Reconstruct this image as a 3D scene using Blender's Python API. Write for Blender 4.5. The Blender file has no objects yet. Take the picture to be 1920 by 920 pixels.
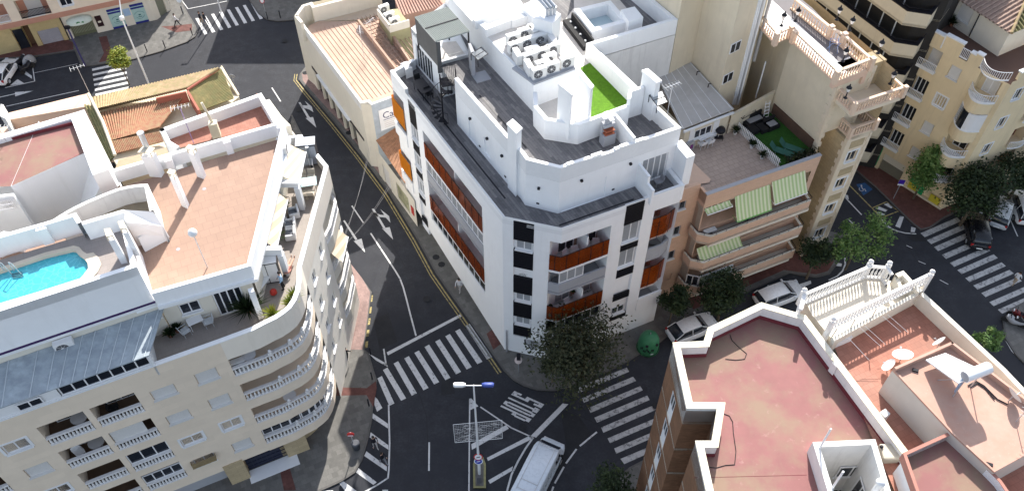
import bpy, bmesh, math, random
from mathutils import Vector, Matrix
random.seed(7)
R=math.radians
# ---------------------------------------------------------------- camera, world, sun
SC=bpy.context.scene
FPX=1609.0; PIT=R(49.9); CH=58.3
SP,CP=math.sin(PIT),math.cos(PIT)
cam=bpy.data.cameras.new('camera'); camo=bpy.data.objects.new('camera',cam); SC.collection.objects.link(camo)
cam.sensor_width=36; cam.lens=FPX/1920*36; cam.clip_end=1000; cam.clip_start=0.5
camo.location=(0,0,CH); camo.rotation_euler=(R(90)-PIT,0,0); SC.camera=camo
SUN_AZ=R(9.5); SUN_EL=R(36)
w=bpy.data.worlds.new('World'); SC.world=w; w.use_nodes=True
nt=w.node_tree; bg=nt.nodes['Background']; sky=nt.nodes.new('ShaderNodeTexSky'); sky.sky_type='NISHITA'
sky.sun_disc=False; sky.sun_elevation=SUN_EL; sky.sun_rotation=SUN_AZ; sky.air_density=1.0; sky.dust_density=1.6
hs=nt.nodes.new('ShaderNodeHueSaturation'); hs.inputs['Saturation'].default_value=.62; nt.links.new(sky.outputs[0],hs.inputs['Color']); nt.links.new(hs.outputs[0],bg.inputs[0]); bg.inputs[1].default_value=0.128
sl=bpy.data.lights.new('sun','SUN'); sl.energy=4.1; sl.angle=R(0.5); sl.color=(1,.95,.87)
so=bpy.data.objects.new('sun',sl); SC.collection.objects.link(so)
sd=Vector((math.sin(SUN_AZ)*math.cos(SUN_EL),math.cos(SUN_AZ)*math.cos(SUN_EL),math.sin(SUN_EL)))
so.rotation_euler=sd.to_track_quat('Z','Y').to_euler()
SC.view_settings.view_transform='Standard'; SC.view_settings.look='None'; SC.view_settings.exposure=1.18; SC.view_settings.gamma=1
SC.view_settings.use_curve_mapping=False
SC.render.engine='CYCLES'
# ---------------------------------------------------------------- geometry from the survey of the place
def W(p,z):
    u=(p[0]-960)/FPX; v=(p[1]-460)/FPX; d=(CH-z)/(SP+v*CP)
    return (u*d, d*(CP-v*SP))
def W3(p,z): x,y=W(p,z); return Vector((x,y,z))
def T(n):
    r,c=divmod(n-1,4); return lambda x,y:(c*480+x/4, r*230+y/4)
t1,t2,t3,t4,t5,t6,t7,t8,t9,t10,t11,t12,t13,t14,t15,t16=[T(i) for i in range(1,17)]
c3=lambda x,y:(300+x/2.19,500+y/2.19)
c4=lambda x,y:(1200+x/3.067,y/3.067)
c6=lambda x,y:(1200+x/2.421,240+y/2.421)
cx=lambda x,y:(600+x/2.556,560+y/2.556)
ca=lambda x,y:(860+x/3.067,y/3.067)
class MB:
    def __init__(s): s.v=[]; s.f=[]; s.sm=[]
    def add(s,vs,fs,smooth=False):
        n=len(s.v); s.v+=[tuple(v) for v in vs]; s.f+=[tuple(i+n for i in f) for f in fs]; s.sm+=[smooth]*len(fs); return s
    def poly(s,pts,z=None):
        vs=[(p[0],p[1],z) if z is not None else tuple(p) for p in pts]
        if z is not None:
            a=sum(vs[i][0]*vs[(i+1)%len(vs)][1]-vs[(i+1)%len(vs)][0]*vs[i][1] for i in range(len(vs)))
            if a<0: vs=vs[::-1]
        return s.add(vs,[tuple(range(len(vs)))])
    def prism(s,pts,z0,z1,bottom=True,top=True):
        a=sum(pts[i][0]*pts[(i+1)%len(pts)][1]-pts[(i+1)%len(pts)][0]*pts[i][1] for i in range(len(pts)))
        if a<0: pts=pts[::-1]
        n=len(pts); vs=[(p[0],p[1],z0) for p in pts]+[(p[0],p[1],z1) for p in pts]
        fs=[(i,(i+1)%n,n+(i+1)%n,n+i) for i in range(n)]
        if top: fs.append(tuple(range(n,2*n)))
        if bottom: fs.append(tuple(range(n-1,-1,-1)))
        return s.add(vs,fs)
    def box(s,c,sx,sy,z0,z1,rot=0):
        ca_,sa=math.cos(rot),math.sin(rot)
        p=[(c[0]+x*ca_-y*sa,c[1]+x*sa+y*ca_) for x,y in ((-sx/2,-sy/2),(sx/2,-sy/2),(sx/2,sy/2),(-sx/2,sy/2))]
        return s.prism(p,z0,z1)
    def tube(s,a,b,r,n=6,r2=None,cap=True,smooth=True):
        a=Vector(a);b=Vector(b);d=b-a
        if d.length<1e-6: return s
        q=d.to_track_quat('Z','Y'); r2=r if r2 is None else r2; vs=[]
        for k,(c,rr) in enumerate(((a,r),(b,r2))):
            for i in range(n):
                t=2*math.pi*i/n; vs.append(c+q@Vector((rr*math.cos(t),rr*math.sin(t),0)))
        s.add(vs,[(i,(i+1)%n,n+(i+1)%n,n+i) for i in range(n)],smooth)
        if cap: s.add(vs,[tuple(range(n-1,-1,-1)),tuple(range(n,2*n))])
        return s
    def path(s,pts,r,n=5):
        for a,b in zip(pts[:-1],pts[1:]): s.tube(a,b,r,n)
        return s
    def lathe(s,c,prof,n=8,smooth=True):
        vs=[];m=len(prof)
        for r,z in prof:
            for i in range(n):
                t=2*math.pi*i/n; vs.append((c[0]+r*math.cos(t),c[1]+r*math.sin(t),c[2]+z))
        s.add(vs,[(k*n+i,k*n+(i+1)%n,(k+1)*n+(i+1)%n,(k+1)*n+i) for k in range(m-1) for i in range(n)],smooth)
        s.add(vs,[tuple(range(n-1,-1,-1)),tuple(range((m-1)*n,m*n))]); return s
    def strip(s,pts,z0,z1,t,closed=False):
        """wall of thickness t (to the left of the path when t>0)"""
        n=len(pts); P=[Vector(p[:2]) for p in pts]; off=[]
        for i in range(n):
            ds=[]
            if i>0 or closed: ds.append((P[i]-P[i-1]).normalized())
            if i<n-1 or closed: ds.append((P[(i+1)%n]-P[i]).normalized())
            nn=[Vector((-d.y,d.x)) for d in ds]
            if len(nn)==2:
                m=(nn[0]+nn[1]); m= m.normalized() if m.length>1e-4 else nn[0]
                k=1/max(.35,m.dot(nn[0])); off.append(P[i]+m*t*k)
            else: off.append(P[i]+nn[0]*t)
        for i in range(n if closed else n-1):
            j=(i+1)%n
            q=[P[i],P[j],off[j],off[i]]
            if t<0: q=q[::-1]
            vs=[(a.x,a.y,z0) for a in q]+[(a.x,a.y,z1) for a in q]
            fs=[(0,1,5,4),(2,3,7,6),(4,5,6,7),(3,2,1,0)]
            if t<0: fs=[(0,1,5,4),(2,3,7,6),(4,5,6,7),(3,2,1,0)]
            if not closed and i==0: fs.append((3,0,4,7) if t>0 else (1,2,6,5))
            if not closed and i==n-2: fs.append((1,2,6,5) if t>0 else (3,0,4,7))
            s.add(vs,fs)
        return s
    def build(s,name,mat,parent=None,label=None,bevel=0,subsurf=0):
        o=Vector((0,0,0)) if parent is None else ORG.get(parent.name,Vector((0,0,0)))
        me=bpy.data.meshes.new(name); me.from_pydata([(v[0]-o.x,v[1]-o.y,v[2]-o.z) for v in s.v],[],s.f); me.update()
        for p,sm in zip(me.polygons,s.sm): p.use_smooth=sm
        me.materials.append(mat)
        ob=bpy.data.objects.new(name,me); SC.collection.objects.link(ob)
        if parent is not None: ob.parent=parent; ORG[ob.name]=o
        if label: ob['label']=label
        if bevel:
            m=ob.modifiers.new('bevel','BEVEL'); m.width=bevel; m.segments=2; m.limit_method='ANGLE'; m.angle_limit=R(40)
        if subsurf:
            m=ob.modifiers.new('sub','SUBSURF'); m.levels=subsurf; m.render_levels=subsurf
        return ob
ORG={}
def root(name,label,cat,loc=(0,0,0),group=None,rot=0):
    o=bpy.data.objects.new(name,None); SC.collection.objects.link(o); o.empty_display_size=.3
    o.location=loc; o.rotation_euler=(0,0,rot); o['label']=label; o['category']=cat
    if group: o['group']=group
    ORG[o.name]=Vector(loc); return o
def local(o): ORG[o.name]=Vector((0,0,0)); return o     # children given in the thing's own coordinates
def tag(o,label,cat,group=None):
    o['label']=label; o['category']=cat
    if group: o['group']=group
    return o
def recentre(o,loc):
    """put a single-mesh thing's origin at its base"""
    o.data.transform(Matrix.Translation(-Vector(loc))); o.location=loc; return o
def thing(name,mb,mat,label,cat,loc,group=None,**k):
    o=mb.build(name,mat,**k); tag(o,label,cat,group); return recentre(o,loc)
def structure(name,mb,mat):
    o=mb.build(name,mat); o['kind']='structure'; return o
def copytree(o,parent=None):
    c=o.copy(); SC.collection.objects.link(c)
    if parent is not None: c.parent=parent
    for ch in list(o.children): copytree(ch,c)
    return c
def place(proto,first,loc,rot,label,group=None):
    o=proto if first else copytree(proto)
    o.location=loc; o.rotation_euler=(0,0,rot); o['label']=label
    if group: o['group']=group
    return o
class Fac:
    """vertical plane seen from outside, a on the left and b on the right"""
    def __init__(s,a,b):
        s.a=Vector(a[:2]); s.b=Vector(b[:2]); d=s.b-s.a; s.L=d.length; s.d=d/s.L; s.n=Vector((s.d.y,-s.d.x))
    def pt(s,u,z,o=0):
        q=s.a+s.d*u+s.n*o; return (q.x,q.y,z)
    def xy(s,u,o=0): q=s.a+s.d*u+s.n*o; return (q.x,q.y)
    def loc(s,p):
        u=(p[0]-960)/FPX; v=(p[1]-460)/FPX; D=Vector((u,CP-v*SP,-(SP+v*CP)))
        t=s.a.dot(s.n)/(D.x*s.n.x+D.y*s.n.y); X=D*t
        return ((Vector((X.x,X.y))-s.a).dot(s.d),CH+X.z)
    def box(s,mb,u0,u1,z0,z1,o0,o1):
        vs=[s.pt(u0,z0,o0),s.pt(u1,z0,o0),s.pt(u1,z0,o1),s.pt(u0,z0,o1)]
        vs+=[(a,b,z1) for a,b,_ in vs]
        fs=[(0,1,2,3),(7,6,5,4),(0,4,5,1),(2,6,7,3),(1,5,6,2),(3,7,4,0)]
        mb.add(vs,fs); return mb
    def quad(s,mb,u0,u1,z0,z1,o=0):
        mb.add([s.pt(u0,z0,o),s.pt(u1,z0,o),s.pt(u1,z1,o),s.pt(u0,z1,o)],[(0,1,2,3)]); return mb
    def rot(s): return math.atan2(s.d.y,s.d.x)
def facade(mb,F,u0,u1,z0,z1,ops,zb=None):
    """wall skin with rectangular openings (u0,u1,z0,z1,depth[,flags])"""
    us=sorted(set([u0,u1]+[round(min(max(o[i],u0),u1),4) for o in ops for i in (0,1)]))
    zs=sorted(set([z0,z1]+[round(min(max(o[i],z0),z1),4) for o in ops for i in (2,3)]))
    for i in range(len(us)-1):
        for j in range(len(zs)-1):
            cu=(us[i]+us[i+1])/2; cz=(zs[j]+zs[j+1])/2
            if any(o[0]<cu<o[1] and o[2]<cz<o[3] for o in ops): continue
            a,b=us[i],us[i+1]; lo=[zs[j],zs[j]]
            if j==0 and zb: lo=[zb(a),zb(b)]
            mb.add([F.pt(a,lo[0]),F.pt(b,lo[1]),F.pt(b,zs[j+1]),F.pt(a,zs[j+1])],[(0,1,2,3)])
    for o in ops:
        a,b,c,d,dp=o[:5]; fl=o[5] if len(o)>5 else ''
        P=F.pt
        if 'l' not in fl: mb.add([P(a,c),P(a,d),P(a,d,-dp),P(a,c,-dp)],[(0,1,2,3)])
        if 'r' not in fl: mb.add([P(b,c),P(b,c,-dp),P(b,d,-dp),P(b,d)],[(0,1,2,3)])
        if 't' not in fl: mb.add([P(a,d),P(b,d),P(b,d,-dp),P(a,d,-dp)],[(0,1,2,3)])
        if 'b' not in fl: mb.add([P(a,c),P(a,c,-dp),P(b,c,-dp),P(b,c)],[(0,1,2,3)])
        if 'k' not in fl: mb.add([P(a,c,-dp),P(a,d,-dp),P(b,d,-dp),P(b,c,-dp)],[(3,2,1,0)])
# ---------------------------------------------------------------- materials
MT={}
def mat(name,col,rough=.8,var=.08,scale=3,bump=0,bscale=40,metal=0,spec=.3,col2=None,kind=None,**k):
    if name in MT: return MT[name]
    m=bpy.data.materials.new(name); m.use_nodes=True; N=m.node_tree; b=N.nodes['Principled BSDF']; L=N.links.new
    b.inputs['Roughness'].default_value=rough; b.inputs['Metallic'].default_value=metal
    b.inputs['Specular IOR Level'].default_value=spec
    geo=N.nodes.new('ShaderNodeNewGeometry') if not k.get('objco') else N.nodes.new('ShaderNodeTexCoord')
    co=geo.outputs['Position'] if not k.get('objco') else geo.outputs['Object']
    if k.get('rot') is not None or k.get('stretch'):
        mp=N.nodes.new('ShaderNodeMapping'); L(co,mp.inputs[0]); mp.inputs['Rotation'].default_value=(0,0,k.get('rot') or 0)
        mp.inputs['Scale'].default_value=k.get('stretch') or (1,1,1); cm=mp.outputs[0]
    else: cm=co
    def noise(sc,det=5,src=None,ro=.6):
        n=N.nodes.new('ShaderNodeTexNoise'); n.inputs['Scale'].default_value=sc; n.inputs['Detail'].default_value=det; n.inputs['Roughness'].default_value=ro
        L(src or co,n.inputs['Vector']); return n
    def ramp(f,stops):
        r=N.nodes.new('ShaderNodeValToRGB'); r.color_ramp.elements[0].position=stops[0][0]; r.color_ramp.elements[0].color=(*stops[0][1],1)
        r.color_ramp.elements[1].position=stops[-1][0]; r.color_ramp.elements[1].color=(*stops[-1][1],1)
        for p,c in stops[1:-1]:
            e=r.color_ramp.elements.new(p); e.color=(*c,1)
        L(f,r.inputs[0]); return r.outputs[0]
    def mix(f,a,bb,mode='MIX'):
        x=N.nodes.new('ShaderNodeMix'); x.data_type='RGBA'; x.blend_type=mode
        if isinstance(f,(int,float)): x.inputs[0].default_value=f
        else: L(f,x.inputs[0])
        for i,c in ((6,a),(7,bb)):
            if isinstance(c,tuple): x.inputs[i].default_value=(*c,1)
            else: L(c,x.inputs[i])
        return x.outputs[2]
    def sh(c,k_): return tuple(max(0,min(1,x*k_)) for x in c)
    n1=noise(scale); c=ramp(n1.outputs[0],[(.3,sh(col,1-var)),(.7,sh(col,1+var))])
    n2=noise(scale*.17,3)
    c=mix(ramp(n2.outputs[0],[(.35,(0,0,0)),(.7,(.8,.8,.8))]),c,col2 or sh(col,1-var*1.6))
    bh=None
    if kind=='streak':      # rain streaks down a rendered wall
        mp=N.nodes.new('ShaderNodeMapping'); L(co,mp.inputs[0]); mp.inputs['Scale'].default_value=(2.2,2.2,.22)
        ns=noise(1,6,mp.outputs[0],.7); c=mix(ramp(ns.outputs[0],[(.52,(0,0,0)),(.78,(k.get('st',.45),)*3)]),c,k.get('dirt',sh(col,.55)))
    if kind=='tile':        # rows of curved roof tiles
        wv=N.nodes.new('ShaderNodeTexWave'); wv.bands_direction='X'; wv.inputs['Scale'].default_value=k.get('ws',1.4); L(cm,wv.inputs['Vector'])
        wv2=N.nodes.new('ShaderNodeTexWave'); wv2.bands_direction='Y'; wv2.wave_profile='SAW'; wv2.inputs['Scale'].default_value=k.get('ws2',.9); L(cm,wv2.inputs['Vector'])
        nb=noise(7,2); c=mix(ramp(nb.outputs[0],[(.35,(0,0,0)),(.7,(.9,.9,.9))]),c,k.get('col3',sh(col,.5)))
        mm=N.nodes.new('ShaderNodeMath'); mm.operation='MULTIPLY_ADD'; L(wv2.outputs['Fac'],mm.inputs[0]); mm.inputs[1].default_value=.35; L(wv.outputs['Fac'],mm.inputs[2])
        bh=(mm.outputs[0],.9,.12)
    if kind=='brick':
        br=N.nodes.new('ShaderNodeTexBrick'); br.inputs['Scale'].default_value=k.get('bs',1)
        if k.get('wall'):
            sx=N.nodes.new('ShaderNodeSeparateXYZ'); L(co,sx.inputs[0]); ma=N.nodes.new('ShaderNodeMath'); ma.operation='MULTIPLY_ADD'; L(sx.outputs[1],ma.inputs[0]); ma.inputs[1].default_value=-.6; L(sx.outputs[0],ma.inputs[2])
            cb=N.nodes.new('ShaderNodeCombineXYZ'); L(ma.outputs[0],cb.inputs[0]); L(sx.outputs[2],cb.inputs[1]); L(cb.outputs[0],br.inputs['Vector'])
        else: L(cm,br.inputs['Vector'])
        br.inputs['Mortar Size'].default_value=k.get('ms',.015); br.inputs['Brick Width'].default_value=k.get('bw',.5); br.inputs['Row Height'].default_value=k.get('bh',.25)
        br.inputs['Color1'].default_value=(1,1,1,1); br.inputs['Color2'].default_value=(*(k.get('b2',.75),)*3,1); br.inputs['Mortar'].default_value=(*(k.get('mo',.6),)*3,1)
        c=mix(1.0,c,br.outputs['Color'],'MULTIPLY'); bh=(br.outputs['Fac'],-.15,.01)
    if kind=='wood':
        br=N.nodes.new('ShaderNodeTexBrick'); L(cm,br.inputs['Vector']); br.inputs['Scale'].default_value=1
        br.inputs['Mortar Size'].default_value=.006; br.inputs['Brick Width'].default_value=1.2; br.inputs['Row Height'].default_value=.2
        br.inputs['Color1'].default_value=(1,1,1,1); br.inputs['Color2'].default_value=(.55,.56,.6,1); br.inputs['Mortar'].default_value=(.3,.3,.3,1); br.offset=.37
        c=mix(1.0,c,br.outputs['Color'],'MULTIPLY')
    if kind=='corr':
        wv=N.nodes.new('ShaderNodeTexWave'); wv.bands_direction='X'; wv.inputs['Scale'].default_value=k.get('ws',1.2); L(cm,wv.inputs['Vector'])
        bh=(wv.outputs['Fac'],.7,.06)
    if kind=='patch':       # worn, stained horizontal surface
        n3=noise(k.get('ps',.35),6,None,.65); c=mix(ramp(n3.outputs[0],[(.42,(0,0,0)),(.62,(.85,.85,.85))]),c,k.get('col3',sh(col,.6)))
        n4=noise(k.get('ps',.35)*6,6,None,.7); c=mix(ramp(n4.outputs[0],[(.6,(0,0,0)),(.72,(.5,.5,.5))]),c,k.get('col4',sh(col,1.25)))
    if kind=='paint':       # worn road paint
        n3=noise(k.get('ps',3.5),8,None,.75); c=mix(ramp(n3.outputs[0],[(k.get('wa',.56),(0,0,0)),(k.get('wb',.64),(.9,.9,.9))]),c,(.05,.05,.055))
    if kind=='stripe':
        wv=N.nodes.new('ShaderNodeTexWave'); wv.bands_direction='X'; wv.wave_profile='SIN'; wv.inputs['Scale'].default_value=k.get('ws',.9); L(cm,wv.inputs['Vector'])
        c=mix(ramp(wv.outputs['Fac'],[(.46,(0,0,0)),(.54,(1,1,1))]),c,k['col3'])
    if kind=='bands':
        ns=noise(1,6,cm,.75); c=mix(ramp(ns.outputs[0],[(.45,(0,0,0)),(.6,(1,1,1))]),c,k['col3'])
    L(c,b.inputs['Base Color'])
    nr=noise(scale*2,4); mr=N.nodes.new('ShaderNodeMapRange'); L(nr.outputs[0],mr.inputs[0]); mr.inputs[3].default_value=max(0,rough-.08); mr.inputs[4].default_value=min(1,rough+.08); L(mr.outputs[0],b.inputs['Roughness'])
    if bh or bump:
        bp=N.nodes.new('ShaderNodeBump')
        if bh: bp.inputs['Strength'].default_value=abs(bh[1]); bp.inputs['Distance'].default_value=bh[2]; bp.invert=bh[1]<0; L(bh[0],bp.inputs['Height'])
        else:
            nn=noise(bscale,4); bp.inputs['Strength'].default_value=bump; bp.inputs['Distance'].default_value=.02; L(nn.outputs[0],bp.inputs['Height'])
        L(bp.outputs[0],b.inputs['Normal'])
    if k.get('trans'):
        tr=N.nodes.new('ShaderNodeBsdfTransparent'); tr.inputs[0].default_value=(*k.get('tc',col),1)
        ms=N.nodes.new('ShaderNodeMixShader'); ms.inputs[0].default_value=1-k['trans']; L(tr.outputs[0],ms.inputs[1]); L(b.outputs[0],ms.inputs[2])
        L(ms.outputs[0],N.nodes['Material Output'].inputs['Surface'])
    if k.get('emit'): b.inputs['Emission Color'].default_value=(*col,1); b.inputs['Emission Strength'].default_value=k['emit']
    MT[name]=m; return m
ANG_A=math.atan2(-.860,.511); ANG_B=math.atan2(.418,.908)
M_asph=mat('asphalt',(.040,.042,.050),.85,.25,6,bump=.25,bscale=60,kind='patch',ps=.14,col3=(.026,.028,.035),col4=(.058,.058,.063))
M_patch=mat('asphalt patch',(.030,.031,.034),.9,.15,8,bump=.2)
M_pave=mat('grey pavers',(.17,.165,.155),.85,.1,5,kind='brick',bs=1,bw=.4,bh=.4,b2=.72,mo=.75,rot=-ANG_B,ms=.01)
M_pavered=mat('red pavers',(.16,.07,.06),.85,.2,5,kind='brick',bw=.3,bh=.3,b2=.8,mo=.8,ms=.01,rot=-ANG_B)
M_pavepink=mat('pink pavers',(.32,.22,.20),.85,.15,5,kind='brick',bw=.4,bh=.4,b2=.85,mo=.75,ms=.012,rot=-ANG_B)
M_kerb=mat('kerb stone',(.12,.115,.11),.85,.15,4)
M_paint=mat('white road paint',(.62,.62,.62),.7,.06,8,kind='paint')
M_paintw=mat('worn road paint',(.48,.48,.48),.75,.1,8,kind='paint',wa=.5,wb=.64,ps=2.6)
M_yellow=mat('yellow road paint',(.42,.34,.14),.75,.1,8,kind='paint',wa=.5,wb=.62)
M_blue=mat('blue road paint',(.03,.09,.22),.7,.1,8)
M_white=mat('white render',(.85,.86,.87),.8,.025,1.5,bump=.1,bscale=30,kind='streak',st=.3,dirt=(.66,.66,.66))
M_whiteold=mat('old white render',(.74,.73,.71),.85,.05,2,bump=.2,bscale=20,kind='streak',st=.6,dirt=(.45,.43,.42))
M_cap=mat('coping white',(.78,.79,.80),.7,.03,4)
M_grey=mat('grey render',(.36,.37,.40),.8,.04,3)
M_cream=mat('cream stone cladding',(.82,.70,.56),.8,.05,1.2,kind='brick',bw=1.1,bh=.55,b2=.95,mo=.93,ms=.008,wall=1)
M_creamr=mat('cream render',(.70,.66,.57),.85,.04,1.5,kind='streak',st=.3,dirt=(.5,.45,.38))
M_sand=mat('sand render',(.68,.60,.46),.85,.05,1.5,kind='streak',st=.3,dirt=(.42,.35,.26))
M_yel=mat('yellow render',(.78,.64,.42),.85,.05,1.5,kind='streak',st=.35,dirt=(.40,.33,.22))
M_pinkr=mat('salmon brick',(.66,.45,.33),.85,.06,3,kind='brick',bw=.25,bh=.08,b2=.92,mo=.85,ms=.01,wall=1)
M_peach=mat('peach render',(.70,.50,.38),.85,.05,3)
M_terra=mat('terracotta terrace tiles',(.37,.245,.185),.8,.08,1.2,kind='brick',bw=.6,bh=.6,b2=.93,mo=.78,ms=.012,rot=-ANG_B)
M_terra2=mat('reddish terrace tiles',(.40,.165,.115),.8,.12,1.2,kind='brick',bw=.33,bh=.33,b2=.86,mo=.7,ms=.01,rot=-ANG_B,col2=(.36,.21,.165))
M_red=mat('red roof paint',(.27,.12,.115),.75,.09,1.5,kind='patch',ps=.35,col3=(.25,.18,.125),col4=(.40,.25,.225))
M_darkred=mat('dark red skirting paint',(.17,.03,.04),.8,.1,2)
M_salm=mat('salmon roof coating',(.46,.30,.24),.8,.06,3,kind='patch',ps=1.2,col3=(.45,.26,.2),col4=(.58,.42,.34))
M_deck=mat('grey wood deck tiles',(.23,.22,.22),.75,.12,6,kind='wood',rot=-ANG_A)
M_white_floor=mat('pale floor tiles',(.66,.62,.58),.7,.04,2,kind='brick',bw=.5,bh=.5,b2=.95,mo=.85,ms=.01,rot=-ANG_B)
M_grass=mat('artificial grass',(.10,.24,.008),.9,.25,30,bump=.6,bscale=120)
M_grassd=mat('dark artificial grass',(.03,.11,.015),.9,.25,30,bump=.6,bscale=120)
M_black=mat('black louvre',(.008,.008,.012),.5,.1,3)
M_iron=mat('black iron',(.012,.012,.018),.5,.1,3)
M_glass=mat('dark window glass',(.02,.025,.035),.08,.3,.8,spec=.6)
M_curt=mat('curtained glass',(.42,.44,.46),.2,.1,2,spec=.5,kind='stripe',ws=6,col3=(.22,.24,.26),rot=.5)
M_frame=mat('white window frame',(.78,.78,.79),.5,.02,4)
M_shut=mat('white roller shutter',(.66,.65,.63),.6,.03,3)
M_bal=mat('white balusters',(.74,.73,.72),.7,.05,4,kind='streak',st=.4,dirt=(.48,.45,.42))
M_balp=mat('peach balusters',(.72,.55,.42),.75,.06,4)
M_orange=mat('orange glass',(.34,.075,.012),.1,.3,.8,spec=.6,trans=.5,tc=(.62,.16,.04))
M_orange2=mat('orange glass painted sunlit',(.65,.22,.01),.3,.05,2,trans=.25,tc=(.8,.3,.03))  # brighter copy of the orange glass, sunlight put into its colour
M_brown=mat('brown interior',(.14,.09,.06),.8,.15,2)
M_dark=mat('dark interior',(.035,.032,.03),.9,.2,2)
M_zinc=mat('grey blue panel roof',(.40,.46,.50),.55,.16,2.5,kind='patch',ps=1.6,col3=(.26,.30,.34),col4=(.5,.53,.55))
M_pvc=mat('grey corrugated sheet',(.50,.48,.46),.7,.08,2,kind='patch',ps=.7,col3=(.42,.4,.38),col4=(.56,.54,.52))
M_corr=mat('grey ribbed roof',(.30,.33,.31),.6,.06,3)
M_corp=mat('pink corrugated roof',(.50,.36,.28),.85,.07,2,kind='patch',ps=.6,col3=(.44,.30,.23),col4=(.56,.43,.35))
M_tiler=mat('red roof tiles',(.44,.21,.13),.85,.2,3,kind='patch',ps=3,col3=(.36,.26,.15),col4=(.52,.34,.25))
M_tilet=mat('weathered tan roof tiles',(.42,.30,.18),.9,.2,3,kind='patch',ps=2,col3=(.26,.23,.11),col4=(.53,.44,.33))
M_tilem=mat('mossy roof tiles',(.28,.24,.11),.9,.25,3,kind='patch',ps=2,col3=(.20,.20,.09),col4=(.42,.34,.22))
M_brick=mat('brown facing brick',(.28,.15,.085),.85,.15,3,kind='brick',bw=.26,bh=.08,b2=.7,mo=.8,ms=.008,wall=1)
M_stone=mat('rusticated stone',(.50,.40,.25),.9,.1,2,kind='brick',bw=.5,bh=.3,b2=.9,mo=.75,ms=.01,wall=1)
M_quoin=mat('pale quoin stone',(.72,.62,.48),.85,.05,3)
M_metal=mat('galvanised metal',(.55,.57,.6),.4,.06,6,metal=.6)
M_wmetal=mat('white painted metal',(.78,.79,.8),.45,.03,4)
M_ac=mat('air conditioner case',(.74,.74,.73),.5,.04,5)
M_acg=mat('air conditioner grille',(.10,.10,.11),.6,.1,5)
M_blackf=mat('black rattan',(.015,.015,.017),.8,.2,8)
M_wplas=mat('white plastic',(.8,.8,.8),.4,.02,4)
M_gren=mat('green plastic',(.05,.21,.10),.5,.12,4)
M_trunk=mat('bark',(.13,.10,.07),.9,.2,8,bump=.4)
M_rubber=mat('tyre rubber',(.02,.02,.02),.8,.1,8)
M_skin=mat('skin',(.50,.30,.22),.6,.04,8)
M_hair=mat('dark hair',(.03,.022,.018),.7,.1,8)
M_tank=mat('white tank enamel',(.8,.81,.82),.3,.02,3)
M_water_pool=None
def foliage(name,c1,c2,c3):
    m=bpy.data.materials.new(name); m.use_nodes=True; N=m.node_tree; b=N.nodes['Principled BSDF']; L=N.links.new
    g=N.nodes.new('ShaderNodeNewGeometry'); n=N.nodes.new('ShaderNodeTexNoise'); n.inputs['Scale'].default_value=1.6; n.inputs['Detail'].default_value=6
    L(g.outputs['Position'],n.inputs['Vector']); r=N.nodes.new('ShaderNodeValToRGB'); L(n.outputs[0],r.inputs[0])
    r.color_ramp.elements[0].position=.34; r.color_ramp.elements[0].color=(*c1,1); r.color_ramp.elements[1].position=.66; r.color_ramp.elements[1].color=(*c3,1)
    e=r.color_ramp.elements.new(.5); e.color=(*c2,1); L(r.outputs[0],b.inputs['Base Color']); b.inputs['Roughness'].default_value=.6
    b.inputs['Specular IOR Level'].default_value=.3
    tl=N.nodes.new('ShaderNodeBsdfTranslucent'); L(r.outputs[0],tl.inputs[0]); ms=N.nodes.new('ShaderNodeMixShader'); ms.inputs[0].default_value=.25
    L(b.outputs[0],ms.inputs[1]); L(tl.outputs[0],ms.inputs[2]); L(ms.outputs[0],N.nodes['Material Output'].inputs['Surface']); return m
F_dark=foliage('dark foliage',(.010,.022,.008),(.022,.04,.014),(.05,.075,.025))
F_mid=foliage('green foliage',(.04,.09,.02),(.09,.16,.04),(.18,.26,.09))
F_olive=foliage('olive foliage',(.02,.028,.014),(.04,.05,.022),(.10,.10,.05))
F_fresh=foliage('fresh foliage',(.05,.11,.025),(.11,.20,.05),(.24,.33,.11))
F_lime=foliage('lime foliage',(.10,.16,.02),(.20,.24,.03),(.32,.30,.04))
def simple(name,c,rough=.5,**k): return mat(name,c,rough,.04,4,**k)
# ---------------------------------------------------------------- parts shared by the buildings
BPROF=[(.075,0),(.075,.05),(.04,.09),(.085,.28),(.075,.38),(.035,.62),(.04,.74),(.065,.8),(.065,.86)]
def walkpath(pts,step):
    P=[Vector(p[:2]) for p in pts]; out=[]
    for a,b in zip(P[:-1],P[1:]):
        L=(b-a).length; n=max(1,round(L/step))
        for i in range(n): out.append(a+(b-a)*((i+.5)/n))
    return out
def balustrade(mb,pts,z,h=1.0,step=.26,w=.22,n=6,side=1,r=1.0):
    """pts follow the outer edge; the rails grow inwards (side=+1: left of the path)"""
    mb.strip(pts,z,z+.12,w*side); mb.strip(pts,z+h-.13,z+h,w*side)
    P=[Vector(p[:2]) for p in pts]; k=(h-.25)/.86
    for a,b in zip(P[:-1],P[1:]):
        d=(b-a); L=d.length
        if L<.15: continue
        d/=L; nn=Vector((-d.y,d.x))*side*w/2; m=max(1,round(L/step))
        for i in range(m):
            q=a+d*L*((i+.5)/m)+nn
            mb.lathe((q.x,q.y,z+.12),[(rr*r,zz*k) for rr,zz in BPROF],n)
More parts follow.
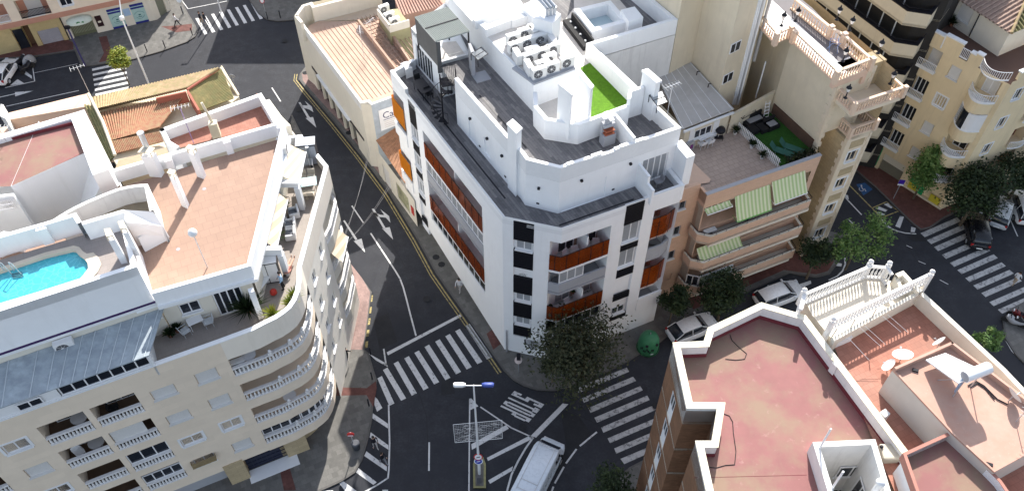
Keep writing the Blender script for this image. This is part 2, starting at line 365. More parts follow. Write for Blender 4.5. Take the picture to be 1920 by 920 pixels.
def fwin(F,u0,u1,z0,z1,par,dp=.14,glass=None,mull=1,sill=True,surround=False,bars=0,shutter=0,fmat=None,name='window'):
    f=MB(); t=.07
    F.box(f,u0,u1,z0,z0+t,-dp,-dp+.06); F.box(f,u0,u1,z1-t,z1,-dp,-dp+.06)
    F.box(f,u0,u0+t,z0+t,z1-t,-dp,-dp+.06); F.box(f,u1-t,u1,z0+t,z1-t,-dp,-dp+.06)
    for i in range(mull):
        c=u0+(u1-u0)*(i+1)/(mull+1); F.box(f,c-t/2,c+t/2,z0+t,z1-t,-dp,-dp+.055)
    if shutter: F.box(f,u0+t,u1-t,z1-t-(z1-z0-2*t)*shutter,z1-t,-dp,-dp+.05)
    w_=f.build(name,fmat or M_frame,par)
    if shutter<1:
        p=MB(); F.quad(p,u0+t*.5,u1-t*.5,z0+t*.5,z1-t*.5-(z1-z0-2*t)*shutter,-dp+.02); p.build('pane',glass or M_glass,w_)
    if sill:
        s=MB(); F.box(s,u0-.06,u1+.06,z0-.09,z0-.004,-dp,.09); s.build('sill',M_cap,w_)
    if surround:
        s=MB(); g=.14
        F.box(s,u0-g,u1+g,z1+.004,z1+g,.004,.035); F.box(s,u0-g,u0-.004,z0,z1,.004,.035); F.box(s,u1+.004,u1+g,z0,z1,.004,.035); s.build('surround',M_cap,w_)
    return w_
def fshut(F,u0,u1,z0,z1,par,dp=.1,name='roller_shutter',m=None):
    f=MB(); n=max(4,int((z1-z0)/.11)); h=(z1-z0)/n
    for i in range(n):
        F.box(f,u0+.03,u1-.03,z0+i*h,z0+(i+1)*h-.012,-dp+.001,-dp+.03)
    F.box(f,u0-.06,u1+.06,z0-.1,z0-.004,-dp,.1)
    return f.build(name,m or M_shut,par)
def door2(F,u0,u1,z0,z1,o,par,glass=None,mull=1):
    """glazed sliding door standing in front of a recess's back wall"""
    f=MB(); t=.08
    F.box(f,u0,u1,z1-t,z1,o,o+.06); F.box(f,u0,u1,z0,z0+t,o,o+.06); F.box(f,u0,u0+t,z0+t,z1-t,o,o+.06); F.box(f,u1-t,u1,z0+t,z1-t,o,o+.06)
    for i in range(mull):
        c=u0+(u1-u0)*(i+1)/(mull+1); F.box(f,c-t/2,c+t/2,z0+t,z1-t,o,o+.055)
    w_=f.build('sliding_door',M_frame,par); p=MB(); F.quad(p,u0+.02,u1-.02,z0+.02,z1-.02,o+.03); p.build('pane',glass or M_glass,w_); return w_
# ================================================================ THE GROUND
g=MB(); g.poly([(-260,-60),(260,-60),(260,340),(-260,340)],0); structure('road',g,M_asph)
def flat(name,pts,z,m,kerb=None,ztop=None):
    mb=MB(); mb.prism([W(p,z) for p in pts],z-.11,z,bottom=False); o=structure(name,mb,m)
    if kerb:
        k=MB(); k.strip([W(p,z) for p in kerb],z-.118,z+.004,.16); structure('kerb',k,M_kerb)
    return o
S1k=[(560,149),(562,141),(567,131),(577,127),(590,130)]
kerb1=[(562,139),(560,149),(575,168),(627,230),(676,291),(730,363),(782,448),(817,512),(845,552),(870,587),(907,640),(945,695),(962,712),(982,723),(1007,731),(1040,732),(1075,722),(1140,696),(1180,676),(1240,640),(1300,590),(1400,548),(1480,512),(1530,520),(1556,513),(1569,496),(1568,478),(1560,462),(1590,440)]
flat('sidewalk',kerb1+[(1540,430),(1300,470),(1100,500),(900,450),(760,250),(640,120),(600,118),(575,122)],.11,M_pave,kerb1)
m_=MB(); m_.poly([W(p,.11) for p in [(566,138),(578,130),(600,128),(700,290),(752,372),(735,358),(680,284),(640,232),(600,188),(568,152)]],.116); structure('pavement',m_,M_pavepink)
m_=MB(); m_.poly([W(p,.11) for p in [(912,625),(930,612),(945,640),(925,655)]],.116); m_.poly([W(p,.11) for p in [(1500,470),(1540,440),(1562,470),(1563,492),(1552,508),(1530,514),(1470,506),(1300,580),(1290,560)]],.116); structure('pavement',m_,M_pavered)
kerb2=[(548,215),(560,240),(600,310),(632,390),(640,440),(652,487),(678,520),(697,547),(690,600),(683,655),(692,662),(700,690),(707,712),(700,760),(697,790),(690,825),(680,860),(666,885),(640,902),(600,920),(560,940),(480,975),(300,1040)]
flat('sidewalk',kerb2+[(200,1000),(300,880),(560,700),(600,400),(545,230)],.11,M_pave,None)
k=MB(); k.strip([W(p,.11) for p in kerb2],-.008,.114,-.16); structure('kerb',k,M_kerb)
m_=MB(); m_.poly([W(p,.11) for p in [(633,400),(640,440),(652,487),(678,520),(694,547),(688,600),(680,655),(640,655),(620,500),(600,320)]],.116); structure('pavement',m_,M_pavepink)
m_=MB(); m_.poly([W(p,.11) for p in [t14(570,140),t14(830,148),t14(900,95),t14(905,150),t14(880,290),t14(830,200),t14(570,205)]],.116)
m_.poly([W(p,.11) for p in [t14(170,720),t14(240,700),t14(300,910),t14(210,915)]],.116); structure('pavement',m_,M_pavered)
kerb3=[(-40,122),(0,111),(60,107),(139,95),(141,97),(152,125),(175,123),(250,111),(300,97),(350,79),(366,69),(371,60),(367,48),(352,24),(338,-5),(330,-40)]
flat('sidewalk',kerb3+[(200,-60),(-60,60)],.11,M_pave,kerb3)
m_=MB(); m_.poly([W(p,.11) for p in [(-40,118),(0,109),(60,105),(138,93),(137,80),(100,60),(-40,80)]],.116)
m_.poly([W(p,.11) for p in [t1(740,280),t1(800,270),t1(840,400),t1(890,440),t1(740,470),t1(780,400)]],.116)
m_.poly([W(p,.11) for p in [t1(1210,200),t1(1300,195),t1(1440,180),t1(1440,230),t1(1320,245)]],.116); structure('pavement',m_,M_pavered)
kerb4=[(440,-60),(460,-10),(484,25),(500,37),(520,40),(550,38),(600,10)]
flat('sidewalk',kerb4+[(560,-60)],.11,M_pave,kerb4)
kerb5=[(1560,280),(1600,316),(1640,350),(1674,383),(1692,401),(1712,420),(1727,431),(1745,427),(1772,408),(1830,380),(1900,345),(1960,320)]
flat('sidewalk',kerb5+[(1960,180),(1500,180)],.11,M_pavered,kerb5)
kerb6=[(1990,560),(1930,560),(1895,578),(1880,600),(1884,632),(1905,665),(1930,690)]
flat('sidewalk',kerb6+[(1990,690)],.11,M_pave,kerb6)
kerb7=[(1300,860),(1205,862),(1180,875),(1150,900),(1120,960)]
flat('sidewalk',kerb7+[(1300,960)],.11,M_pave,kerb7)
# traffic island
isl=[cx(735,905),cx(733,790),cx(745,755),cx(762,748),cx(782,755),cx(795,790),cx(795,905)]
m_=MB(); m_.prism([W(p,.12) for p in isl],.002,.12,bottom=False); structure('traffic_island',m_,M_pave)
m_=MB(); m_.strip([W(p,.12) for p in isl],.002,.145,-.16,closed=True); structure('kerb',m_,mat('mossy yellow kerb',(.30,.28,.14),.85,.2,5))
# ---- markings
Z1=.006
pw=MB(); pworn=MB(); py_=MB(); pb=MB()
def q4(mb,pts,z=Z1): mb.poly([W(p,z) for p in pts],z)
def line(mb,pts,wd=.12,z=Z1):
    P=[Vector(W(p,z)) for p in pts]
    for a,b in zip(P[:-1],P[1:]):
        d=(b-a).normalized(); n=Vector((-d.y,d.x))*wd/2; e=d*wd*.3
        mb.poly([a-n-e,b-n+e,b+n+e,a+n-e],z)
def line3(mb,pts,wd=.12,z=Z1):
    P=[Vector(W(p,z)) for p in pts]; off=[]
    for i in range(len(P)):
        d=(P[min(i+1,len(P)-1)]-P[max(i-1,0)]).normalized(); off.append(Vector((-d.y,d.x))*wd/2)
    for i in range(len(P)-1): mb.poly([P[i]-off[i],P[i+1]-off[i+1],P[i+1]+off[i+1],P[i]+off[i]],z)
tops=[(872,611),(853.5,620.6),(835,630),(816,640),(796,650),(777,661),(758,671.5),(738,681),(718,693),(707.6,708.7)]
bots=[(913,673.5),(895,682),(875,692),(855,701),(835,712),(814,720),(794,731),(772,741),(752,750.5),(730,760)]
for (a,b),(c_,d) in zip(tops,bots): q4(pw,[(a,b),(a+8.5,b-4.5),(c_+9.5,d-4.5),(c_,d)])
q4(pw,[(702,742),(708,748),(717,764),(707,771),(702,758)])
q4(pw,[(725,660),(864,588),(866,592.5),(727.5,665.5)])
line(pw,[(719.5,654),(724,684)],.12)
line3(pw,[(695,437),(710,460),(741,507),(750,522),(756,538),(762,560),(767,580),(780,629)],.13)
line(pw,[(660,386),(681,417)]); line(pw,[(510,165),(526,190)]); line(pw,[(545+70,370),(551+70,378)],.1)
for pl in ([t6(868,645),t6(885,645),t6(970,785),t6(955,792)],[t6(945,792),t6(1003,782),t6(1028,875)],[t6(880,668),t6(930,690),t6(962,692),t6(932,648),t6(998,700),t6(1008,750),t6(975,712),t6(905,704)],
           [t2(318,768),t2(332,768),t2(405,882),t2(385,884)],[t2(372,886),t2(428,878),t6(452,37)],[t2(332,788),t2(370,792),t2(390,792),t2(366,758),t2(418,800),t2(430,842),t2(400,822),t2(350,808)],
           [t6(654,735),t6(665,731),t6(760,872),t6(745,880)],[t6(732,886),t6(792,868),t10(818,52)]): q4(pw,pl)
line3(pw,[(728.7,758),(730.5,830),(729,880),(727.5,895)],.12); line(pw,[(727.5,895),(706,909),(684,921)],.12)
for pl in ([(875,335),(990,415),(990,450),(868,370)],[(860,478),(992,575),(992,608),(852,515)],[(828,620),(982,735),(980,770),(812,655)],[(762,742),(905,852),(880,872),(738,770)],[(652,842),(765,925),(700,960),(626,862)]): q4(pw,[t14(*p) for p in pl])
q4(pw,[t14(495,915),t14(575,912),t14(620,960),t14(540,970)])
q4(pw,[t10(840,805),t10(980,885),t10(990,910),t10(900,860)])  # thin sunlit triangle drawn in white road paint
line(pw,[t14(1299,556),t14(1297,763)],.12); q4(pw,[t14(948,908),t14(990,908),t14(990,960),t14(948,960)])
line(pw,[t14(1603,228),t14(1597,915)],.1); q4(pw,[t14(1603,225),t14(1616,226),t14(1668,283),t14(1608,312)])
line(pw,[t14(1685,290),t14(1915,445),t15(150,515)],.11)
for pl in ([(725,695),(892,603),(905,620),(728,722)],[(800,760),(1008,652),(1020,668),(805,775)],[(806,868),(925,800),(920,822),(815,884)]): q4(pw,[cx(*p) for p in pl])
q4(pw,[cx(1163,500),cx(1190,504),cx(1035,664),cx(1010,655)])
line3(pw,[cx(1022,662),cx(985,715),cx(950,775),cx(918,840),cx(896,920)],.14)
line(pw,[cx(1247,702),cx(1325,638)],.13); line(pw,[cx(1180,785),cx(1228,720)],.13); line(pw,[cx(1126,880),cx(1168,805)],.13); line(pw,[cx(1105,935),cx(1118,900)],.13)
for i,pl in enumerate(([(1225,428),(1470,328),(1482,348),(1240,450)],[(1255,475),(1500,372),(1515,392),(1265,497)],[(1285,522),(1535,417),(1547,437),(1297,545)],[(1315,568),(1568,462),(1580,483),(1328,592)],[(1347,615),(1600,508),(1612,530),(1358,640)],[(1378,667),(1632,560),(1644,580),(1390,690)],[(1410,715),(1664,608),(1676,630),(1420,740)],[(1440,765),(1696,658),(1708,680),(1458,790)])): q4(pworn,[cx(*p) for p in pl])
for x,y in ((1726,437),(1738,450),(1751,463),(1766,477.5),(1781,492.5),(1795,506),(1810,521),(1825,535),(1840,549),(1855,566),(1871,580),(1886,595)):
    q4(pworn,[(x,y),(x+68,y-29.5),(x+76,y-22.5),(x+8,y+7.5)])
for i,(x,y) in enumerate(((1465,140),(1523,126),(1583,108),(1643,92),(1700,75),(1762,58),(1820,42),(1880,26))):
    q4(pw,[t1(x,y),t1(x+22,y-4),t1(x+92,y+114),t1(x+68,y+121)])
for i in range(6):
    y=517+i*37.5; x=690+i*5; q4(pw,[t1(x,y),t1(x+250,y-55),t1(x+252,y-38),t1(x+2,y+16)])
line(pw,[t1(-40,738),t1(110,705)],.12); q4(pw,[t1(112,692),t1(250,682),t1(114,724)])
line(pw,[t1(50,797),t1(590,680)],.1); line(pw,[t1(260,547),t1(580,480)],.06)
line(pw,[t1(40,658),t1(260,610),t1(243,490)],.1); q4(pw,[t1(75,642),t1(132,595),t1(182,626)]); q4(pw,[t1(165,545),t1(185,530),t1(238,570),t1(240,592)])
line(pw,[t1(1360,0),t1(1410,68),t1(1700,10)],.1)
# yellow line beside the central building's kerb
ky=[Vector(W(p,0)) for p in kerb1[:12]]
for off,wd in ((.28,.12),(.52,.08)):
    P=[]
    for i in range(len(ky)):
        d=(ky[min(i+1,len(ky)-1)]-ky[max(i-1,0)]).normalized(); P.append((ky[i]+Vector((d.y,-d.x))*off, Vector((-d.y,d.x))*wd/2))
    for (a,n),(b,m2) in zip(P[:-1],P[1:]): py_.poly([a-n,b-m2,b+m2,a+n],Z1)
for y0 in (487,505+18,543,565,585,605,625,645): pass
for i in range(7):
    q4(py_,[t10(858-i*9,375+i*86),t10(878-i*9,372+i*86),t10(872-i*9,420+i*86),t10(850-i*9,424+i*86)],.01)
# right-hand side street
line(py_,[t8(600,458),t8(780,640),t8(850,712)],.12); line(py_,[t8(780,640),t8(890,592),t8(945,640),t8(985,660),t8(850,712)],.1)
q4(pw,[t8(805,642),t8(832,628),t8(898,655),t8(880,668)]); q4(pw,[t8(868,612),t8(900,602),t8(940,632),t8(922,642)]); q4(pw,[t8(815,672),t8(838,668),t8(880,688),t8(848,698)])
line(pw,[t8(560,540),t8(700,688)],.12); q4(pw,[t8(565,535),t8(600,545),t8(606,575),t8(575,562)])
line3(pw,[t8(855,725),t8(890,765),t8(930,795),t8(970,812),t8(1030,827),t8(1112,833)],.12)
q4(pw,[t8(990,700),t8(1020,705),t8(990,790),t8(955,775)]); q4(pw,[t8(1075,780),t8(1108,790),t8(1100,820),t8(1070,818)])
line(pw,[t8(600,722),t8(636,755)],.1); line(pw,[t8(870,770),t8(935,797)],.06); line(pw,[t8(1810,710),t8(1872,850)],.1); line(pw,[t8(1650,790),t8(1680,870)],.1)
q4(pw,[t12(400,40),t12(470,50),t12(500,95),t12(430,60)]); 
line3(pw,[t12(575,90),t12(580,140),t12(560,190),t12(520,230),t12(455,260)],.13)
q4(pw,[t12(478,125),t12(555,135),t12(550,157),t12(470,148)]); q4(pw,[t12(205,300),t12(320,262),t12(325,285),t12(225,330)])
for a in ((1130,118,1180,138),(1290,258,1350,290),(1040,0,1080,18)): line(pw,[t12(a[0],a[1]),t12(a[2],a[3])],.07)
line3(pw,[t12(1790,540),t12(1770,600),t12(1768,650),t12(1790,720),t12(1830,790),t12(1920,875)],.12)
q4(pw,[t12(1852,620),t12(1890,640),t12(1875,790),t12(1838,770)]); line(pw,[t12(1860,805),t12(1925,780)],.1)
q4(pb,[t8(662,462),t8(728,450),t8(785,500),t8(715,545)])
q4(pb,[(10,10),(10,10.1),(10.1,10.1)]) if False else None
# wheelchair symbol
line(pw,[t8(700,478),t8(712,500),t8(726,498),t8(734,514)],.09,.012)
for i in range(9):
    a0=R(150+i*22); a1=R(150+(i+1)*22); cxx,cyy=702,497
    line(pw,[t8(cxx+18*math.cos(a0),cyy-15*math.sin(a0)),t8(cxx+18*math.cos(a1),cyy-15*math.sin(a1))],.07,.012)
q4(pw,[t8(694,468),t8(704,466),t8(708,474),t8(698,477)],.012)
structure('road_marking',pw,M_paint); structure('road_marking',pworn,M_paintw); structure('road_marking',py_,M_yellow); structure('parking_space_marking',pb,M_blue)
pt_=MB()
for pl in ([t14(1392,82),t14(1493,75),t14(1490,192),t14(1388,200)],[t8(1050,860),t8(1075,845),t8(1120,832),t8(1165,852),t8(1190,890),t8(1090,892)]): q4(pt_,pl,.003)
for pl in ([(1000,560),(1010,556),(1020,575),(1008,580)],[(700,600),(728,586),(745,640),(712,655)],[cx(1150,520),cx(1240,560),cx(1300,640),cx(1100,880),cx(1060,860),cx(1180,700)],[(600,330),(612,326),(640,380),(628,386)],[(1650,520),(1720,560),(1712,568),(1640,528)]): q4(pt_,pl,.003)
for c_ in (t10(1350,88),t10(1392,142),t2(370,548),t2(215,305),t6(697,76),(800,560),(1230,760),(560,205),(1640,470),(980,800)):
    x,y=W(c_,.11); pt_.poly([(x+.32*math.cos(i*.785),y+.32*math.sin(i*.785)) for i in range(8)],.121)
for pl in ([(655,330),(700,400),(760,500)],[(735,520),(800,502),(880,480)],[(770,690),(800,780),(805,915)],[(1050,760),(1130,800),(1180,860)],[(430,100),(500,90),(560,120)],[(1600,560),(1660,600),(1750,610)],[(1640,400),(1700,460),(1740,520)],[(830,740),(930,760),(1000,800)]): line3(pt_,pl,.05,.0025)
structure('asphalt_patch',pt_,M_patch)
# STOP
def textmesh(s,res=2):
    cu=bpy.data.curves.new('lettering','FONT'); cu.body=s; cu.resolution_u=res; o=bpy.data.objects.new('lettering',cu); SC.collection.objects.link(o)
    dg=bpy.context.evaluated_depsgraph_get(); me=bpy.data.meshes.new_from_object(o.evaluated_get(dg)); vs=[v.co.copy() for v in me.vertices]; fs=[tuple(p.vertices) for p in me.polygons]
    bpy.data.objects.remove(o); bpy.data.curves.remove(cu)
    x0=min(v.x for v in vs);x1=max(v.x for v in vs);y0=min(v.y for v in vs);y1=max(v.y for v in vs)
    return [((v.x-x0)/(x1-x0),(v.y-y0)/(y1-y0)) for v in vs],fs
def lettering(mb,s,fn):
    vs,fs=textmesh(s); mb.add([fn(a,b) for a,b in vs],fs); return mb
st=MB(); A=Vector(W(cx(932,440),0)); Bp=Vector(W(cx(852,528),0)); Tp=Vector(W(cx(1075,505),0))
def fst(a,b): q=A+(Bp-A)*a+(Tp-A)*b; return (q.x,q.y,Z1)
LET={'S':[(0,1,.86,1),(0,.38,.56,.86),(0,1,.43,.56),(.62,1,.14,.43),(0,1,0,.14)],'T':[(0,1,.84,1),(.33,.67,0,.84)],
 'O':[(0,.36,.1,.9),(.64,1,.1,.9),(.12,.88,.9,1),(.12,.88,0,.1)],'P':[(0,.36,0,1),(.36,.85,.88,1),(.36,.85,.42,.54),(.64,1,.54,.88)]}
for k,ch in enumerate('STOP'):
    x0=[0,.27,.51,.78][k]; wd=.205
    for a,b,c_,d in LET[ch]:
        st.add([fst(x0+wd*a,c_),fst(x0+wd*b,c_),fst(x0+wd*b,d),fst(x0+wd*a,d)],[(0,1,2,3)])
st.add([fst(0,.14),fst(.08,.14),fst(.08,.26),fst(0,.26)],[(0,1,2,3)]); st.add([fst(.125,.74),fst(.205,.74),fst(.205,.86),fst(.125,.86)],[(0,1,2,3)])
structure('road_marking',st,M_paint)
# ================================================================ CENTRAL WHITE BUILDING
ZD1,ZP1,ZD2,ZP2,ZL,ZP3=15.45,16.05,18.5,19.7,18.9,20.22
C0=W((732.5,139),16.05);C1=W((942,405),16.05);C2=W((1054,427.5),16.05);C3=W((1281,347.5),16.05)
FA=Fac(C0,C1);FC=Fac(C1,C2);FB=Fac(C2,C3)
CB=root('apartment_building','white corner apartment building with orange glass balconies, black louvre panels and stepped roof terraces','building',(0,45,0))
wl=MB()
opA=[(5.15,14.3,4.15,14.25,1.7),(2.9,4.15,1.2,15.8,.22),(0.0,1.9,9.9,14.6,1.5,'l'),(0.0,1.9,4.4,8.2,1.5,'l')]
zb=lambda u: max(.2,2.6-.145*u)
facade(wl,FA,0,FA.L,2.0,ZP1,opA,zb=zb)
# set-back ground floor on the street side
fa0=Fac(FA.xy(0,-1.0),FA.xy(FA.L-.05,-.35)); FA2=fa0; FA2.quad(wl,0,FA2.L,0,2.9,0)
wl.add([FA.pt(0,2.6),FA.pt(FA.L,.2),FA.pt(FA.L,.2,-.35),FA.pt(0,2.6,-1.0)],[(0,1,2,3)])
opC=[(.76,2.18,2.4,15.85,.2),(3.3,FC.L,4.1,14.5,1.2,'rk')]
facade(wl,FC,0,FC.L,0,ZP1,opC)
opB=[(0,3.85,4.1,14.5,1.6,'lk'),(4.85,6.28,2.5,15.95,.2),(7.25,FB.L,2.7,14.4,1.7,'r')]
facade(wl,FB,0,FB.L,0.05,ZP1,opB)
# corner loggia's back wall
cb_=[FC.pt(3.3,0,-1.2),FC.pt(3.55,0,-1.55),FB.pt(.2,0,-1.6),FB.pt(3.85,0,-1.6)]
for a,b in zip(cb_[:-1],cb_[1:]): wl.add([(a[0],a[1],4.1),(b[0],b[1],4.1),(b[0],b[1],14.5),(a[0],a[1],14.5)],[(0,1,2,3)])
for z in (4.1,14.5): wl.add([FC.pt(3.3,z),FC.pt(FC.L,z),FB.pt(3.85,z),FB.pt(3.85,z,-1.6),FB.pt(.2,z,-1.6),FC.pt(3.55,z,-1.55),FC.pt(3.3,z,-1.2)],[(0,1,2,3,4,5,6)])
# side and back walls
R1=(5.8,51.0);R2=W((1271,37),20.2);bk=Vector((-.511,.860)); R3=tuple(Vector(R2)+bk*13); L3=W((775,115),16.05); L4=W(t2(1420,20),18.75)
S2=FB.xy(FB.L-2.0); 
wl.add([FB.pt(FB.L,0),(R1[0],R1[1],0),(R1[0],R1[1],ZP1),FB.pt(FB.L,ZP1)],[(0,1,2,3)])
pwl=MB(); pwl.add([(R1[0],R1[1],0),(R2[0],R2[1],0),(R2[0],R2[1],ZL-.05),(R1[0],R1[1],ZL-.05)],[(0,1,2,3)]); pwl.build('party_wall',M_whiteold,CB)
for a,b,z in ((R2,R3,20.2),(R3,L4,18.9),(L4,L3,18.9),(L3,C0,ZP1)): z=min(z,ZP1) if a==L4 else z; wl.add([(a[0],a[1],0),(b[0],b[1],0),(b[0],b[1],z),(a[0],a[1],z)],[(0,1,2,3)])
wl.build('wall',M_white,CB)
# lowest terrace: floor and parapet
ATp=[(852,147.5),(950,259),(977,287),(986,300),(1051,316),(1277.5,240)]
AT=[W(p,ZP2) for p in ATp]
dk=MB(); dk.poly([C0,C1,C2,C3,R1,(4,52),L4,L3],ZD1); dk.build('terrace_floor',M_deck,CB)
pr=MB(); pr.strip([FA.xy(0,.012),FA.xy(FA.L,.012),FC.xy(FC.L,.012),FB.xy(6.45,.012)],ZD1-.1,ZD1+.32,.28)
pr.strip([L3,FA.xy(0,0)],ZD1,ZP1+.25,.28); pr.strip([FB.xy(6.3,-.01),FB.xy(FB.L,-.01),FB.xy(FB.L,-3.2)],ZD1,ZP1-.003,.2)
pr.strip([FA.xy(0,.02),FA.xy(2.6,.02)],ZP1-.5,ZP1+.35,.25)
pr.build('parapet',M_cap,CB)
dr=MB(); line_=lambda F,u0,u1,o: F.box(dr,u0,u1,ZD1+.003,ZD1+.012,o-.06,o+.06)
line_(FA,2.0,15.4,-1.25); line_(FB,.2,5.9,-.75); dr.build('drain',M_iron,CB)
# parapet strips sit just above the wall tops
# attic storey
at=MB(); F1=Fac(AT[0],AT[1]);F2=Fac(AT[1],AT[2]);F3=Fac(AT[2],AT[3]);F4=Fac(AT[3],AT[4]);F5=Fac(AT[4],AT[5])
ZQ=ZD2-.055
facade(at,F1,0,F1.L,ZD1,ZQ,[(4.2,5.4,ZD1+.02,17.6,.1),(6.6,7.7,15.9,17.5,.1),(10.4,11.5,ZD1+.02,17.6,.1)] if F1.L>12 else [(1.8,2.9,ZD1+.02,17.6,.1),(4.0,4.9,15.9,17.4,.1)])
for F in (F2,F3): facade(at,F,0,F.L,ZD1,ZQ,[])
facade(at,F4,0,F4.L,ZD1,ZQ,[])
facade(at,F5,0,F5.L,ZD1,ZQ,[(.25,3.55,ZD1+.02,17.5,.06),(6.35,8.35,ZD1+.02,17.75,.15)])
ATr=tuple(Vector(AT[5])+bk*9.6)
FR=Fac(AT[5],ATr); facade(at,FR,0,FR.L,ZD1,ZQ,[])
at.build('attic_wall',M_white,CB)
door2(F5,6.35,8.35,ZD1+.02,17.75,-.14,CB,M_curt,3)
ap=MB(); ap.strip([F1.xy(0,.0),F1.xy(F1.L),AT[2],AT[3],AT[4],F5.xy(2.2)],ZD2-.05,ZP2+.02,.26)
ap.strip([F5.xy(4.0),F5.xy(F5.L),FR.xy(FR.L)],ZD2-.05,ZP2+.021,.26); ap.strip([F5.xy(2.2),F5.xy(4.0)],ZD2-.05,ZP2-.1,.26)
for u0,u1 in ((.5,1.0),(2.3,3.1),(4.4,5.0),(5.6,6.2)): F5.box(ap,u0,u1,ZP2+.02,ZP2+.10,-.25,.02)
ap.build('attic_parapet',M_cap,CB)
phq_=[W(t2(1162,212),18.75),W(t2(1386,468),18.75),W(t2(1615,405),18.75)]
d2=MB(); d2.poly([AT[0],AT[1],AT[2],AT[3],AT[4],AT[5],ATr,R1,tuple(Vector(R1)+bk*10),L4,phq_[2],phq_[1]],ZD2); d2.build('upper_terrace_floor',M_deck,CB)
dr=MB(); F1.box(dr,1.2,F1.L+.4,ZD2+.003,ZD2+.014,-1.35,-1.23); dr.build('upper_drain',M_iron,CB)
# fin walls on the lower terrace and right-hand block
fw=MB(); F5.box(fw,6.0,6.18,ZD1,17.6,0,1.3); F5.box(fw,6.0,6.18,ZD1,16.9,1.3,2.0)
F5.box(fw,8.85,F5.L+.5,ZD1,18.2,-.3,1.35); FB.box(fw,FB.L-.1,FB.L+.12,14.6,16.06,-2.2,.02)
F5.box(fw,5.35,5.53,ZD2,ZP2+.45,-2.7,-.1)
fw.build('dividing_wall',M_white,CB)
# chimneys
def chim(p4,z1,z0,cap=True,par=None,m=None,name='chimney'):
    q=[W(p,z1) for p in p4]; mb=MB(); mb.prism(q,z0,z1); c=Vector((sum(a[0] for a in q)/4,sum(a[1] for a in q)/4))
    if cap: mb.prism([tuple(c+(Vector(a)-c)*1.12) for a in q],z1-.14,z1+.02)
    return mb.build(name,m or M_white,par)
chim([ca(280,712),ca(312,688),ca(362,735),ca(330,765)],21.3,ZD1,par=CB)
chim([t3(350,632),t3(372,612),t3(457,684),t3(446,708)],22.9,ZL,par=CB); chim([t3(500,556),t3(535,550),t3(610,640),t3(590,660)],22.9,ZL,par=CB)
chim([t3(980,532),t3(1022,520),t3(1117,602),t3(1080,617)],21.9,ZD2,par=CB)
lv=MB()
# raised middle: lawn and pale terrace behind parapets
P3=[(1001,160),(1001,200),(1022,225),(1085,235),(1181,199),(1183,186),(1207,178)]
Pm=[W(p,ZP3) for p in P3[1:]]
blk=MB(); 
ACp=[(881,36),(1000,161),(1079,131),(1052,105),(1010,50),(975,0),(900,-40),(840,-10)]
ZA=20.8; AC=[W(p,ZA) for p in ACp]
blk.prism(AC,ZD2-.1,ZA); blk.build('plant_room_block',M_white,CB)
mf=MB(); mf.prism([Pm[0],Pm[1],Pm[2],Pm[3],Pm[4],Pm[5],tuple(Vector(Pm[5])+bk*1.0),R1,R2,R3,tuple(Vector(AC[6])+Vector((2,4))),AC[4],AC[3],AC[2],AC[1]],ZL-.01,ZL,bottom=False); mf.build('middle_terrace_floor',M_white_floor,CB)
mp=MB(); mp.strip([AC[1],Pm[0],Pm[1],Pm[2],Pm[3]],ZD2-.02,ZP3,.28)
mp.strip([Pm[3],Pm[4],Pm[5]],ZD2-.02,ZP3+.65,.24)
mp.strip([W((1205,178),20.2),W((1110,84),20.2),W((1271,37),20.2),R3],ZL-.02,ZP3,.3)
Fp=Fac(W((1205,178),20.2),W((1110,84),20.2))
mp.build('middle_parapet',M_white,CB)
# lower terrace-side slab of middle terrace (lawn)
lw=MB(); lw.poly([W(p,ZL) for p in [t3(512,512),t3(575,478),t3(608,462),t3(905,735),t3(888,800),t3(592,882),t3(600,640)]],ZL+.03)
tag(lw.build('artificial_lawn',M_grass,CB),'bright green artificial lawn on the middle roof terrace','lawn'); 
lawn=bpy.data.objects['artificial_lawn']; del lawn['category']
# plant deck kerb, stair head, low beams
pk=MB(); pk.strip([W(t3(0,520),ZA),W(t3(165,640),ZA),W(t3(476,520),ZA)],ZA,ZA+.12,.35); pk.build('plant_deck_kerb',M_grey,CB)
pf=MB(); pf.prism([W(p,ZA) for p in [(893,50),(1000,150),(1070,126),(1020,60),(960,20)]],ZA,ZA+.03,bottom=False); pf.build('plant_deck_floor',M_white_floor,CB)
bm_=MB()
for pl,zt in (([t2(1645,160),t2(1900,65)],ZA+.75),([t2(1725,225),t2(1920,150)],ZA+.7),([t3(0,155),t3(240,85)],ZA+.72),([t2(1645,160),t2(1725,225)],ZA+.5)):
    bm_.strip([W(p,zt) for p in pl],ZA+.02,zt,.45)
bm_.build('roof_beam',M_cap,CB)
sh_=MB(); ps=[t3(90,70),t3(225,20),t3(368,112),t3(300,160)]; sh_.prism([W(p,22.6) for p in [(1000,33),(1034,16),(1052,27),(1036,44)]],ZL,22.6); sh_.prism([W(p,21.8) for p in [(975,12),(1012,-6),(1036,16),(1000,33)]],ZL,21.8); sh_.build('stair_head',M_white,CB)
lwell=MB(); lq=[W(p,19.95) for p in [t3(465,70),t3(600,240),t3(878,162),t3(738,4)]]
lwell.strip(lq,ZL,19.95,.42,closed=True); lwell.strip([W(p,20.4) for p in [t3(878,165),t3(985,130),t3(920,50),t3(815,75)]],ZL,20.4,.2,closed=True)
lwell.poly([W(p,20.39) for p in [t3(878,165),t3(985,130),t3(920,50),t3(815,75)]],20.38); lwell.build('light_well',M_white,CB)
lf=MB(); lf.poly(lq,ZL+.1); lf.build('light_well_glass',mat('pale blue glass roof',(.5,.62,.66),.3,.05,1),CB)
